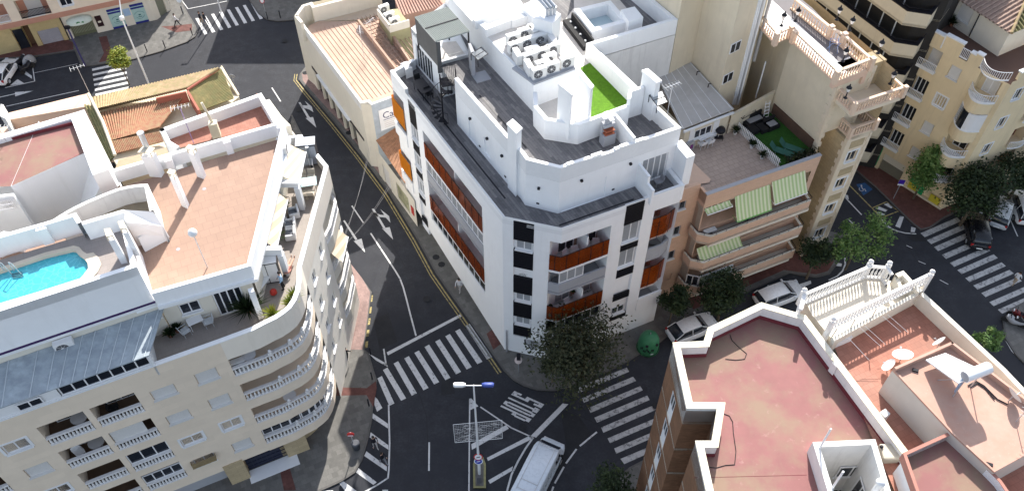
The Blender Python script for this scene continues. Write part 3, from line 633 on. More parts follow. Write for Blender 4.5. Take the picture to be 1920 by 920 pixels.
dk3=MB(); dk3.poly([W(p,ZL) for p in [t3(790,-20),t3(985,215),t3(1215,140),t3(1080,-60),t3(900,-80)]],ZL+.012); dk3.poly([W(p,ZL) for p in [(960,8),(1005,-25),(1076,-10),(1076,15),(1056,42),(1045,40)]],ZL+.012); dk3.build('back_terrace_floor',M_deck,CB)
# left penthouse with ribbed canopy, spiral stair yard
ph=MB(); PZ=18.75; Pp=[t2(1162,212),t2(1386,462),t2(1430,470),t2(1610,400),t2(1600,300),t2(1500,40),t2(1420,30),t2(1190,120)]
phq=[W(t2(1162,212),PZ),W(t2(1386,468),PZ),W(t2(1615,405),PZ),W(t2(1600,150),PZ),W(t2(1420,20),PZ)]
FP=Fac(phq[0],phq[1]); facade(ph,FP,0,FP.L,ZD1,PZ,[(.5,FP.L-1.6,ZD1+.02,17.7,.12)]); 
FP2=Fac(phq[1],phq[2]); facade(ph,FP2,0,FP2.L,ZD1,PZ,[]); 
for a,b in ((phq[2],phq[3]),(phq[3],phq[4]),(phq[4],phq[0])): ph.add([(a[0],a[1],ZD1),(b[0],b[1],ZD1),(b[0],b[1],PZ),(a[0],a[1],PZ)],[(0,1,2,3)])
ph.poly(phq,PZ-.35); ph.build('penthouse_wall',M_white,CB)
pp_=MB(); pp_.strip(phq[:3],PZ-.4,PZ+.02,.22); pp_.build('penthouse_coping',M_cap,CB)
door2(FP,.5,FP.L-1.6,ZD1+.02,17.7,-.11,CB,M_glass,5)
spk=MB()
for i in range(26):
    p=FP2.pt(.2+i*(FP2.L-.3)/26,PZ+.02,-.1); spk.tube(p,(p[0],p[1],PZ+.38),.012,4)
spk.build('spike_rail',M_metal,CB)
wf=MB(); wf.poly([W(p,PZ-.33) for p in [t2(1385,455),t2(1440,465),t2(1575,420),t2(1500,310),t2(1400,320)]],PZ-.33); wf.build('penthouse_roof_floor',M_white_floor,CB)
can=MB(); cq=[W3(t2(1190,130),21.3),W3(t2(1350,312),21.3),W3(t2(1600,236),21.3),W3(t2(1435,55),21.3)]
def quadp(q,a,b): return q[0]*(1-a)*(1-b)+q[1]*a*(1-b)+q[2]*a*b+q[3]*(1-a)*b
can.add([*cq,*[v-Vector((0,0,.08)) for v in cq]],[(0,1,2,3),(7,6,5,4),(0,4,5,1),(1,5,6,2),(2,6,7,3),(3,7,4,0)])
CN=root('canopy','grey ribbed metal canopy over the left roof terrace of the white building','canopy',(cq[1].x,cq[1].y,PZ-.3))
can.build('roof_sheet',M_corr,CN); rb=MB()
for i in range(25):
    b_=i/24
    for a0,a1 in ((0,.48),(.52,1)):
        rb.tube(quadp(cq,a0,b_)+Vector((0,0,.02)),quadp(cq,a1,b_)+Vector((0,0,.02)),.035,4)
rb.build('rib',M_corr,CN); gp=MB(); gp.tube(quadp(cq,.5,0)+Vector((0,0,.03)),quadp(cq,.5,1)+Vector((0,0,.03)),.06,6); gp.build('ridge',M_iron,CN)
for i in range(4):
    pm=MB(); v=quadp(cq,(.02,.98,.98,.02)[i],(.02,.02,.98,.98)[i]); pm.box((v.x,v.y),.1,.1,PZ-.3,21.2,ANG_B); pm.build('post',M_iron,CN)
scr=MB(); a_=cq[0];b_=cq[1]; scr.add([a_-Vector((0,0,.1)),b_-Vector((0,0,.1)),Vector((b_.x,b_.y,PZ+.35)),Vector((a_.x,a_.y,PZ+.35))],[(0,1,2,3)]); 
a_=cq[1]+(cq[2]-cq[1])*.0; b2_=cq[1]+(cq[2]-cq[1])*.12; scr.add([a_-Vector((0,0,.1)),b2_-Vector((0,0,.1)),Vector((b2_.x,b2_.y,PZ-.3)),Vector((a_.x,a_.y,PZ-.3))],[(0,1,2,3)]); scr.build('side_screen',mat('dark grey screen',(.12,.12,.12),.7),CN)
# small glazed canopies and showers
def glasscanopy(p4,z,zp,label):
    q=[W3(p,z) for p in p4]; o=root('glass_canopy',label,'canopy',tuple(q[0]-Vector((0,0,2.1)))); f=MB()
    for i in range(4): f.tube(q[i],q[(i+1)%4],.03,5)
    f.tube((q[0]+q[1])/2,(q[2]+q[3])/2,.025,5); f.tube(q[0],q[0]+Vector((0,0,-.6)),.03,5); f.tube(q[1],q[1]+Vector((0,0,-.6)),.03,5); f.build('frame',M_iron,o)
    g_=MB(); g_.add([v-Vector((0,0,.01)) for v in q],[(0,1,2,3)]); g_.build('glass_sheet',mat('smoked glass',(.3,.33,.36),.15,.1,2,trans=.45,tc=(.6,.65,.68)),o)
glasscanopy([t2(1612,402),t2(1665,452),t2(1740,405),t2(1690,355)],20.6,0,'small glass canopy in a black frame against the left wall of the air conditioner block')
glasscanopy([t3(1030,715),t3(1090,795),t3(1168,765),t3(1125,680)],20.6,0,'small glass canopy in a black frame beside the right-hand white chimney')
stt=MB()
for a,b in ((t2(1632,560),t2(1745,600)),(t3(1085,880),t3(1155,915))):
    v=W(a,ZD2); u_=W(b,ZD2); c_=((v[0]+u_[0])/2,(v[1]+u_[1])/2); stt.box(c_,1.1,1.1,ZD2,ZD2+.07,ANG_B)
stt.build('shower_tray',M_grey,CB)
swl=MB(); swl.prism([W(t2(1590,325),ZP3+.4),W(t2(1612,395),ZP3+.4),W(t2(1640,390),ZP3+.4),W(t2(1612,325),ZP3+.4)],ZD2,ZP3+.4); swl.build('shower_wall',M_grey,CB)
# facade fittings ------------------------------------------------
def louvre(F,u0,u1,z0,z1,o0=-.05,o1=.06):
    l=MB(); F.box(l,u0,u1,z0,z1,o0,o1-.02); n=int((z1-z0)/.16)
    for i in range(n): F.box(l,u0,u1,z0+(i+.2)*(z1-z0)/n,z0+(i+.75)*(z1-z0)/n,o1-.02,o1)
    l.build('louvre_panel',M_black,CB)
for a,b in ((13.92,15.82),(10.95,12.88),(7.99,9.88),(5.04,6.84),(2.55,3.89)): louvre(FC,.76,2.18,a,b,-.15,.03)
for z0,z1 in ((12.95,13.88),(7.05,7.93),(4.05,4.98)): fwin(FC,.92,2.08,z0,z1,CB,.17,M_curt,1,sill=True)
for u in (4.85,): 
    for a,b in ((13.97,15.95),(11.15,11.9),(8.05,8.95),(5.15,5.87),(2.56,3.15)): louvre(FB,u,6.28,a,b,-.1,.04)
fwin(FB,4.9,6.2,12.0,13.9,CB,.17,M_curt); fwin(FB,4.9,6.2,9.2,11.05,CB,.17,M_curt); fwin(FB,4.95,6.1,3.25,4.1,CB,.17,M_glass)
for a,b in ((13.4,15.75),(10.6,11.75),(7.85,8.75),(4.85,5.6),(2.05,2.6)): louvre(FA,2.95,4.1,a,b,-.1,.03)
for z0 in (11.85,8.85,5.8): fwin(FA,2.98,4.08,z0,z0+1.3,CB,.17,M_curt)
# loggia bands: grey slab parapets, white glazing, orange glass
def band(paths,z0,z1,t,m,name,cap=0):
    b=MB(); b.strip(paths,z0,z1,t); return b.build(name,m,CB)
pA=[FA.xy(5.17,.03),FA.xy(14.28,.03)]
pB=[FC.xy(3.32,.02),FC.xy(3.62,.3),FB.xy(-.05,.32),FB.xy(.6,.1),FB.xy(3.83,.03)]
pB=[FC.xy(3.32,.03),FB.xy(.02,.06),FB.xy(3.83,.03)]
pR=[FB.xy(7.27,.03),FB.xy(8.4,.04),FB.xy(FB.L+.05,-.3),FB.xy(FB.L+.05,-1.6)]
def glazing(F,u0,u1,z0,z1,n,o,par,gm):
    f=MB(); t=.07
    F.box(f,u0,u1,z0,z0+t,o,o+.06); F.box(f,u0,u1,z1-t,z1,o,o+.06)
    for i in range(n+1):
        c=u0+t/2+(u1-u0-t)*i/n; F.box(f,c-t/2,c+t/2,z0+t,z1-t,o,o+.058)
    w_=f.build('glazed_enclosure',M_frame,par); p=MB(); F.quad(p,u0,u1,z0+.02,z1-.02,o+.03); p.build('pane',gm,w_)
def orange(path,z0,z1,par=CB):
    o=MB(); o.strip(path,z0,z1,.03); p=o.build('orange_glass_railing',M_orange,par)
    r=MB(); P=walkpath(path,1.0)
    for q in P: r.box((q.x,q.y),.04,.04,z0,z1+.03)
    r.strip(path,z1,z1+.03,.05); r.build('rail_post',M_iron,p)
for path,F,u0,u1 in ((pA,FA,5.2,14.25),(pB,FB,.05,2.0)):
    orange(path,11.5,13.05); orange(path,5.55,7.2)
    band(path,9.05,10.0,.14,M_grey,'slab_parapet'); band(path,11.25,11.45,1.5,M_white,'slab'); band(path,8.75,8.95,1.5,M_grey,'slab'); band(path,5.42,5.54,1.4,M_white,'slab')
    glazing(F,u0,u1,10.01,11.24,11 if F is FA else 3,-.1,CB,M_curt); 
    glazing(F,u0,u1 if F is FA else 3.8,4.15,5.4,10 if F is FA else 5,-.12,CB,M_glass)
orange(pR,11.3,13.5); orange(pR,5.5,7.9); band(pR,9.05,10.2,.14,M_grey,'slab_parapet'); band(pR,11.3,11.48,1.5,M_white,'slab'); band(pR,8.8,9.03,1.5,M_grey,'slab'); band(pR,5.45,5.63,1.5,M_white,'slab')
band([FB.xy(7.2,.05),FB.xy(FB.L+.1,.05),FB.xy(FB.L+.1,-1.6)],2.7,4.2,.16,M_white,'slab_parapet'); 
fb_=MB(); fb_.poly([FB.xy(7.2,.05),FB.xy(FB.L+.1,.05),FB.xy(FB.L+.1,-1.7),FB.xy(7.2,-1.7)],3.0); fb_.build('balcony_floor',M_grey,CB)
# left-most balconies, with their orange side screens
for z0,z1 in ((9.85,11.1),(4.45,5.6)): band([FA.xy(-.3,.1),FA.xy(1.9,.1)],z0,z1,.15,M_white,'slab_parapet')
for z0,z1 in ((12.3,14.2),(6.5,8.2)):
    o=MB(); o.strip([FA.xy(-.3,-1.3),FA.xy(-.3,.1),FA.xy(1.88,.1)],z0-.6,z1-.4,.03); o.build('orange_glass_railing',M_orange2,CB)
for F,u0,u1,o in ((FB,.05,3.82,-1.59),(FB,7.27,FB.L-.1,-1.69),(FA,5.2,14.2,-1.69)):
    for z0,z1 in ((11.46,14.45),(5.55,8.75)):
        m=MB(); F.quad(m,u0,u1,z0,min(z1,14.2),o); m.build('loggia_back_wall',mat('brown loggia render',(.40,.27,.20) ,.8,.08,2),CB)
# doors at the back of the loggias
for F,us in ((FA,(6,8.3,10.6,12.6)),(FB,(.6,2.4))):
    for z in (11.47,5.56,8.97):
        for u in us:
            door2(F,u,u+1.3,z,z+2.1,-1.68 if F is FA else -1.58,CB,M_glass if (z>9) else M_curt,1)
bw=MB()
for z in (11.46,5.56): FA.box(bw,9.75,9.85,z,z+2.4,-1.65,-.2); FB.box(bw,2.15,2.25,z,z+2.4,-1.55,-.2)
bw.build('loggia_divider',M_white,CB)
# wall lamps
for F,u,z in ((F1,.0,0),):
    pass
wlp=[(F1,2.2,17.6),(F1,4.6,17.6),(F1,6.6,17.6),(F4,.95,17.4),(F5,1.6,17.9),(F5,5.3,17.9)]
for F,u,z in wlp:
    l=MB(); u=min(u,F.L-.2); F.box(l,u-.08,u+.08,z,z+.16,.002,.16); l.build('wall_lamp',M_iron,CB)
for F,u,z in ((F4,.9,15.9),(F5,4.2,15.9),(F1,3.4,15.9),(F1,7.4,15.9)):
    l=MB(); u=min(u,F.L-.2); F.box(l,u-.1,u+.1,z,z+.12,.002,.04); l.build('vent_grille',M_iron,CB)
# ================================================================ LEFT CREAM BUILDING WITH THE POOL
def ops_skin(mb,pts,z0,z1):
    for a,b in zip(pts[:-1],pts[1:]): mb.add([(a[0],a[1],z0),(b[0],b[1],z0),(b[0],b[1],z1),(a[0],a[1],z1)],[(0,1,2,3)])
L0=W((0,790),16.2);L1=W((475,620),16.2)
FL=Fac(L0,L1); u_end=FL.L
LB=root('apartment_building','cream apartment building with curved corner balconies and a swimming pool on its roof','building',(-20,32,0))
curve=[W(p,16.2) for p in [(475,620),(500,607),(519,598),(534,588),(546,578),(556,563),(562.5,546),(566,523),(566,500)]]
NE=W((616,312),16.2); NW=W((597,289),16.2)
wl=MB()
COL=[(-4.0,-2.2),(1.2,3.72),(4.07,6.58)]
ops=[]
fl=[12.42,9.42,6.45,3.55]
for k,z in enumerate(fl):
    ops.append((4.07,6.58,z,z+2.1,1.5)); 
    ops.append((1.2,3.72,z,z+2.1,1.5))
    ops.append((7.3,8.72,z+.62,z+1.6,.12)); ops.append((9.93,11.25,z+.62,z+1.7,.12)); ops.append((-.95,.42,z+.6,z+1.65,.12))
    ops.append((-4.6,-2.1,z,z+2.1,1.5)); ops.append((-7.5,-6.1,z+.6,z+1.65,.12)); ops.append((-11.6,-9.1,z,z+2.1,1.5))
    ops.append((12.05,u_end,z,z+2.1,1.6,'r'))
ops=[o for o in ops if o[0]<12]
facade(wl,FL,-12,12.05,3.0,16.2,ops)
wl.add([FL.pt(12.05,2.9),FL.pt(12.05,15.2),FL.pt(12.05,15.2,-1.62),FL.pt(12.05,2.9,-1.62)],[(0,1,2,3)])
for x0,x1 in ((-12,4.2),(9.1,10.1)): FL.quad(wl,x0,x1,0,3.0,-.02)
FL.box(wl,4.2,9.1,2.35,3.0,-.5,-.01); FL.box(wl,10.1,13.2,2.65,3.0,-.5,-.01)
wl.build('wall',M_cream,LB)
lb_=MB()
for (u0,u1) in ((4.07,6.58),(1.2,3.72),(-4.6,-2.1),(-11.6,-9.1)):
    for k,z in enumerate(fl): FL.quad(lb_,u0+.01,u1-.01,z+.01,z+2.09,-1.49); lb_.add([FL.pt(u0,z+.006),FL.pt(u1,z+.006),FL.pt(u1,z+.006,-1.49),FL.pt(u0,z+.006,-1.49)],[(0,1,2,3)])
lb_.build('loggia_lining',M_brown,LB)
gs=MB(); FL.box(gs,8.75,10.1,0,2.9,-1.0,.05); FL.box(gs,13.0,14.6,0,2.95,-.8,-.3); gs.build('stone_pier',M_stone,LB)
for a,b,c_,d in ((10.15,12.95,0,2.6),): 
    gd=MB(); FL.box(gd,a,b,c_,d,-.7,-.6); n=8
    for i in range(n): FL.box(gd,a+(b-a)*i/n,a+(b-a)*i/n+.05,c_,d,-.6,-.56)
    for i in range(5): FL.box(gd,a,b,c_+.5*i,c_+.5*i+.05,-.6,-.55)
    gd.build('garage_door',mat('dark blue metal door',(.02,.025,.05),.5),LB)
gd=MB(); FL.box(gd,4.2,8.75,0,1.2,-.9,-.7); gd.build('shop_plinth',M_grey,LB); gd=MB(); FL.box(gd,4.2,6.0,1.2,2.35,-1.0,-.9); FL.box(gd,6.1,8.7,1.2,2.35,-1.0,-.9); gd.build('shop_glazing',M_glass,LB)
gd=MB(); FL.box(gd,10.0,13.6,0,.14,-.5,.55); gd.build('entrance_step',M_cap,LB)
# corner: set-back inner wall, slabs with balustrades
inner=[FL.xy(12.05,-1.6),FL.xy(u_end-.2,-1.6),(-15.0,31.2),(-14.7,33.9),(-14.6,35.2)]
iw=MB(); ops_skin(iw,inner,3.0,15.1); iw.build('inner_wall',mat('brown render with painted shade',(.34,.26,.20),.85,.08,2),LB)  # shade of the balcony recess put into the brown of this wall
lower=[FL.xy(12.6,-.6),FL.xy(u_end,-.6)]+[tuple(Vector(p)+Vector((-1.3,.5))) for p in curve[2:]]
iw=MB(); ops_skin(iw,lower,0,3.1); iw.build('ground_wall',M_stone,LB)
cstart=FL.xy(12.05,0)
path=[cstart]+curve
for k,z in enumerate(fl):
    sl_=MB(); po=path+[(-14.0,34.6)]+inner[::-1]; sl_.prism(po,z-.95,z); sl_.build('balcony_slab',M_cream,LB)
    b=MB(); balustrade(b,[tuple(p) for p in path],z+.02,.86,.24,.2,6,1); 
    P=walkpath(path,2.2)
    for q in P[1::2]: b.box((q.x,q.y),.22,.22,z+.8,z+1.15); b.lathe((q.x,q.y,z+1.15),[(.04,0),(.11,.08),(.1,.16),(.02,.22)],6)
    b.build('balustrade',M_bal,LB)
# terrace parapet at the corner (solid)
tp=MB(); tp.strip([tuple(p) for p in path]+[NE,NW],14.35,16.2,.22); tp.build('corner_parapet',MT.get('pale corner render') or mat('pale corner render',(.82,.75,.65),.85,.03,1.5,kind='streak',st=.4,dirt=(.6,.53,.44)),LB)
tc=MB(); tc.strip([FL.xy(12.05,.03)]+[tuple(p) for p in path[1:]]+[NE,NW],16.2,16.26,.3); tc.strip([FL.xy(-12,.03),FL.xy(12.05,.03)],16.2,16.26,.3); tc.build('coping',M_cap,LB)
tf=MB(); tf.poly([FL.xy(-12,-.01)]+[tuple(p) for p in path]+[NE,NW,(-17,44),(-22,34)],15.3); tf.build('terrace_floor',mat('grey brown terrace tiles',(.34,.30,.27),.7,.06,2,kind='brick',bw=.4,bh=.4,b2=.95,mo=.85,ms=.01,rot=-ANG_B),LB)
# long front: balconies
bk_=dict()
for (u0,u1) in ((4.07,6.58),(1.2,3.72),(-4.6,-2.1),(-11.6,-9.1)):
    for k,z in enumerate(fl):
        b=MB(); balustrade(b,[FL.xy(u0+.01,.06),FL.xy(u1-.01,.06)],z+.0,.82,.2,.2,6,1)
        b.build('balustrade',M_bal,LB)
        if u0==4.07 and k==1:
            fshut(FL,u0+.02,u1-.5,z+.85,z+2.08,LB,.12); continue
        if u0==4.07 and k in (2,3):
            glazing(FL,u0+.01,u1-.01,z+.84,z+2.08-(.0 if k==2 else .25),3 if k==2 else 4,-.14,LB,M_glass); continue
        door2(FL,u0+.5,u1-.3,z+.02,z+2.0,-1.45,LB,M_glass,1)
glazing(FL,12.07,u_end,4.4,5.6,3,-.3,LB,M_glass)
# curved glazing of the lowest corner storey
for a,b in zip(curve[:-1],curve[1:]):
    f_=Fac(a,b)
    if f_.L>.5: glazing(f_,.02,f_.L-.02,4.4,5.6,1,-.3,LB,M_glass)
for k,z in enumerate(fl):
    if k in (0,1): fshut(FL,7.32,8.7,z+.63,z+1.58,LB)
    if k==2: fwin(FL,7.32,8.7,z+.63,z+1.58,LB,surround=True)
    if k==3: fwin(FL,7.32,8.7,z+.63,z+1.58,LB,glass=M_dark)
    if k in (0,1,3): fshut(FL,9.95,11.23,z+.63,z+1.68,LB)
    else: fwin(FL,9.95,11.23,z+.63,z+1.68,LB,glass=M_curt,surround=True)
    if k==1: fshut(FL,-.93,.4,z+.62,z+1.63,LB)
    else: fwin(FL,-.93,.4,z+.62,z+1.63,LB,glass=M_curt if k==0 else M_glass,surround=True)
    fwin(FL,-7.48,-6.12,z+.62,z+1.63,LB)
# little bamboo-screened window box on the lowest row
a=FL.pt(7.2,4.75,.1); bb=MB(); FL.box(bb,7.15,8.75,4.55,4.62,.0,.34); 
for i in range(34):
    u=7.17+i*.047; FL.box(bb,u,u+.03,4.62,5.15+.08*random.random(),.3,.32)
for i in range(6): FL.box(bb,7.15,7.17,4.62,5.1,.05*i,.05*i+.03); FL.box(bb,8.73,8.75,4.62,5.1,.05*i,.05*i+.03)
bb.build('reed_screen',mat('dry reed',(.35,.27,.15),.9,.2,8),LB)
# right-hand wall towards the street
FRt=Fac(curve[-1],NE); FRb=FRt
wr=MB(); wops=[]
for c_ in (1.0,3.3,):
    for z in (12.85,10.1,7.35,4.7): wops.append((c_,c_+.8,z,z+1.05,.2))
wops+= [(5.1,FRt.L,z,z+1.95,1.2,'r') for z in (12.3,9.35,6.35,3.4)]
facade(wr,FRt,0,FRt.L,0,14.4,wops); wr.build('side_wall',mat('pale side render',(.84,.80,.72),.85,.03,1.5,kind='streak',st=.4,dirt=(.62,.57,.49)),LB)  # side wall in its own pale render
for (u0,u1,z0,z1,*_) in wops[:8]: fwin(FRt,u0+.02,u1-.02,z0+.02,z1-.02,LB,.16)
for z in (12.3,9.3,6.3,3.4):
    pth=[FRt.xy(5.1,.03),FRt.xy(6.0,.22),FRt.xy(8.4,.2),FRt.xy(9.45,-.35),FRt.xy(10.0,-1.1)]
    s_=MB(); s_.prism(pth+[FRt.xy(5.1,-1.1)],z-1.0,z-.004); s_.build('balcony_slab',M_creamr,LB); b=MB(); balustrade(b,pth,z+.002,.9,.24,.2,6,1); b.build('balustrade',M_bal,LB)
# north end wall and rear part
NWb=(-17.2,47.5)
ne=MB(); ne.strip([W(t6(230,105),17.2),W(t6(345,88),17.2),W(t6(395,185),17.2)],15.3,17.2,-.2); ne.build('end_wall',M_white,LB); nw=MB(); ops_skin(nw,[NE,NW,NWb],0,15.6); ops_skin(nw,[FL.xy(-12),FL.xy(-12,-14)],0,16.2); nw.build('rear_wall',M_white,LB)
# penthouse storey under the orange roof
RZ=18.4; RT=19.4
ro=[W((284,551),RT),W((470,498),RT),W((535,235),RT)]
FQ=Fac(ro[0],ro[1]); FS=Fac(ro[1],ro[2])
pw_=MB(); facade(pw_,Fac(FQ.xy(0,-.35),FQ.xy(FQ.L,-.35)),0,FQ.L-.3,15.3,RZ-.2,[(.9,2.1,16.4,17.4,.1),(2.9,4.6,15.32,17.6,.1)])
FQ2=Fac(FQ.xy(0,-.35),FQ.xy(FQ.L,-.35))
FS2=Fac(FS.xy(.3,-.3),FS.xy(FS.L,-.3)); facade(pw_,FS2,0,FS2.L,15.3,RZ-.2,[(3.0,4.6,15.32,17.5,.1),(6.8,8.4,15.32,17.5,.1)]); pw_.build('penthouse_wall',M_creamr,LB)
fwin(FQ2,.92,2.08,16.42,17.38,LB,.1,sill=True); door2(FQ2,2.92,4.58,15.33,17.58,-.09,LB,M_glass,3)
door2(FS2,3.02,4.58,15.33,17.48,-.09,LB,M_glass,1); door2(FS2,6.82,8.38,15.33,17.48,-.09,LB,M_glass,1)
ev=MB(); ev.strip([FQ.xy(.0,.15),FQ.xy(FQ.L+.1,.15),FS.xy(FS.L,.15)],RZ-.35,RZ-.1,1.0); ev.build('eaves',M_cap,LB)
pa=MB(); pa.strip([FQ.xy(-.0),FQ.xy(FQ.L),ro[2],W((520,236),RT)],RZ-.1,RT,.25); pa.build('roof_parapet',M_white,LB)
# roof floors
rb_=[W((215,330),RT),W((520,238),RT)]
rf=MB(); rf.poly([ro[0],ro[1],ro[2],rb_[0],W((225,345),RZ),W((170,410),RZ),(-33,33),tuple(Vector(W((256,500),21.5))-Vector(FL.d)*20+Vector((-.3,.6))),tuple(Vector(W((256,500),21.5))+Vector((-.1,.3)))],RZ); rf.build('roof_floor',M_terra,LB)
pa=MB(); pa.strip([W((212,322),RT),W((523,233),RT)],RZ,RT,.25); 
for x in (315,425):
    q=W((x,330-(x-215)*.31),RT); pa.box(q,.45,.4,RZ,RT+.05,ANG_B)
pa.build('roof_parapet',M_white,LB)
# pool block
PZ_=20.9; PT=21.5
pe=W((256,500),PT); pd=Vector(FL.d); pw0=tuple(Vector(pe)-pd*24)
FP_=Fac(pw0,pe)
pb_=MB(); ops_skin(pb_,[pw0,pe],RZ-.6,PT); pe2=W((235,417),PT); ops_skin(pb_,[pe,pe2],RZ,PT); pb_.strip([pw0,pe,pe2],PZ_-.1,PT+.003,.28)
pnw=tuple(Vector(pw0)+Vector((-.42,.9))*6.5); 
pb_.build('pool_wall',M_white,LB)
base_=MB(); FP_.box(base_,0,FP_.L,18.21,18.36,.0,.03); base_.build('wall_base_stripe',mat('purple stripe',(.05,.02,.10),.7),LB)
# ledge in front of the pool wall, and its beige face
lg=MB(); FG=Fac(tuple(Vector(W((0,648),19.0))-pd*14),W((284,551),19.0)); ra=FG
lg.prism([FG.xy(0,0),FG.xy(FG.L,0),FG.xy(FG.L,-2.2),FG.xy(0,-2.2)],15.3,18.0); lg.build('penthouse_wall',M_creamr,LB)
lc=MB(); lc.strip([FG.xy(0,.03),FG.xy(FG.L,.03)],18.003,18.2,.35); lc.strip([FG.xy(0,.25),FG.xy(FG.L,.25)],16.95,17.1,.3); lc.build('ledge_coping',M_cap,LB)
# pool deck, coping, water
dp_=MB(); dkq=[tuple(Vector(pe)+Vector((-.1,.1))),pe2,W(t5(590,740),22.0),W(t5(-900,1180),22.0),pw0]
wt=[t9(-300,320),t9(0,215),t9(120,175),t9(360,95),t9(500,62),t9(550,50),t9(575,55),t9(600,85),t9(640,110),t9(668,150),t9(672,190),t9(640,235),t9(612,265),t9(300,365),t9(0,455),t9(-400,600)]
WZ=20.72
wq=[W(p,WZ) for p in wt]
cq_=[W(p,PZ_) for p in [t9(-300,290),t9(0,185),t9(500,28),t9(505,48),t9(575,38),t9(610,75),t9(690,50),t9(735,85),t9(760,140),t9(735,195),t9(690,245),t9(600,280),t9(612,262)]]
# deck built with a hole for the pool (bridge the two outlines)
import mathutils
def holed(mb,outer,inner,z):
    from mathutils.geometry import tessellate_polygon
    A=[Vector((p[0],p[1],0)) for p in outer]; B=[Vector((p[0],p[1],0)) for p in inner]
    tr=tessellate_polygon([A,B]); al=A+B
    mb.add([(v.x,v.y,z) for v in al],[tuple(t) for t in tr])
cen=Vector((sum(p[0] for p in wq)/len(wq),sum(p[1] for p in wq)/len(wq)))
holed(dp_,dkq,wq,PZ_); dp_.build('pool_deck',mat('grey pool deck',(.33,.29,.27),.75,.05,3,kind='brick',bw=.4,bh=.4,b2=.95,mo=.85,ms=.01,rot=-ANG_B),LB)
cp_=MB()
rimm=wq; 
for i in range(len(rimm)-1): pass
cp_.strip(rimm[::-1] if False else rimm,WZ-.3,PZ_+.05,.28); cp_.build('pool_coping',mat('cream coping',(.66,.58,.47),.7),LB)
cp_=MB(); cp_.poly([W(p,PZ_+.04) for p in [t9(600,80),t9(650,62),t9(700,52),t9(740,90),t9(760,140),t9(735,195),t9(690,245),t9(640,262),t9(612,268),t9(672,195),t9(668,150),t9(640,110)]],PZ_+.045); cp_.build('pool_surround',MT['cream coping'],LB)
wm=mat('pool water',(.05,.50,.60),.06,.05,1,spec=.5)
N=wm.node_tree; b=N.nodes['Principled BSDF']; g_=N.nodes.new('ShaderNodeNewGeometry'); vo=N.nodes.new('ShaderNodeTexVoronoi'); vo.feature='DISTANCE_TO_EDGE'; vo.inputs['Scale'].default_value=2.6
nz=N.nodes.new('ShaderNodeTexNoise'); nz.inputs['Scale'].default_value=1.5; vm=N.nodes.new('ShaderNodeVectorMath'); vm.operation='MULTIPLY_ADD'; N.links.new(nz.outputs[1],vm.inputs[0]); vm.inputs[1].default_value=(.6,.6,.6); N.links.new(g_.outputs['Position'],vm.inputs[2]); N.links.new(g_.outputs['Position'],nz.inputs['Vector']); N.links.new(vm.outputs[0],vo.inputs['Vector'])
rr_=N.nodes.new('ShaderNodeValToRGB'); N.links.new(vo.outputs[0],rr_.inputs[0]); rr_.color_ramp.elements[0].color=(.10,.52,.60,1); rr_.color_ramp.elements[1].color=(.06,.42,.52,1); rr_.color_ramp.elements[1].position=.09  # pale caustic light lines put into the water colour
N.links.new(rr_.outputs[0],b.inputs['Base Color'])
bn=N.nodes.new('ShaderNodeBump'); bn.inputs['Strength'].default_value=.25; bn.inputs['Distance'].default_value=.05; N.links.new(nz.outputs[0],bn.inputs['Height']); N.links.new(bn.outputs[0],b.inputs['Normal'])
wt_=MB(); wt_.poly(wq,WZ); wo=wt_.build('pool_water',wm,LB)
# ladder
ld=root('pool_ladder','steel ladder with two curved handrails at the edge of the roof pool','ladder',W3(t9(120,190),PZ_))
rs=MB()
for x in (40,112):
    a=W3(t9(x-5,190),PZ_); b=Vector((a.x,a.y,PZ_+.75)); c_=W3(t9(x+48,215),WZ+.05); rs.path([a,b,(b+c_)/2+Vector((0,0,.45)),c_,c_-Vector((0,0,.4))],.028,6)
rs.build('handrail',M_metal,ld)
for i in range(3):
    s_=MB(); a=W3(t9(85+6*i,215+14*i),WZ+.05-.0*i); b=W3(t9(165+6*i,200+14*i),WZ+.05); s_.tube(a,b,.03,5); s_.build('rung',mat('steel rung',(.1,.18,.22),.4),ld)
# rear pool-deck wall, curved stair enclosure
pk_=MB(); pk_.strip([W(t5(-900,1130),22.2),W(t5(0,840),22.2),W(t5(300,755),22.2),W(t5(570,675),22.2),W(t5(612,742),22.2)],PZ_-.1,22.2,-.25)
q=W(t5(300,775),22.2); pk_.box(q,.55,.5,PZ_,22.15,ANG_B)
pk_.strip([W(t5(612,742),22.2),W(t5(925,650),22.2)],PZ_-.1,22.2,-.25); pk_.build('deck_wall',M_white,LB)
cvp=[t5(400,722),t5(480,672),t5(560,628),t5(640,590),t5(720,556),t5(800,522),t5(880,492),t5(960,473),t5(1040,461),t5(1108,458)]
ce=MB(); CZ=20.9
ce.strip([W(p,CZ) for p in cvp]+[W(t5(1150,655),CZ)],RZ,CZ,-.22); ce.build('stair_enclosure_wall',M_whiteold,LB)
si=MB(); si.poly([W(p,19.6) for p in cvp]+[W(t5(1145,660),19.6),W(t5(925,655),19.6),W(t5(612,745),19.6)],19.6); si.build('stair_floor',mat('brownish concrete',(.30,.25,.18),.9,.15,1),LB)
sl3=MB()
A1=W3(t5(925,652),22.1);B1=W3(t5(1150,668),CZ);C1_=W3(t5(1222,775),19.8);D1=W3(t5(1275,860),RZ+.05);E1=W3(t5(1040,925),RZ+.05);G1=W3(t5(940,740),21.9)
sl3.add([A1,B1,C1_,G1],[(0,3,2,1)]); sl3.add([G1,C1_,D1,E1],[(0,3,2,1)])
sl3.strip([tuple(A1[:2]),tuple(B1[:2]),tuple(C1_[:2])],RZ,19.7,-.1)
sl3.build('stair_slope_wall',M_white,LB)
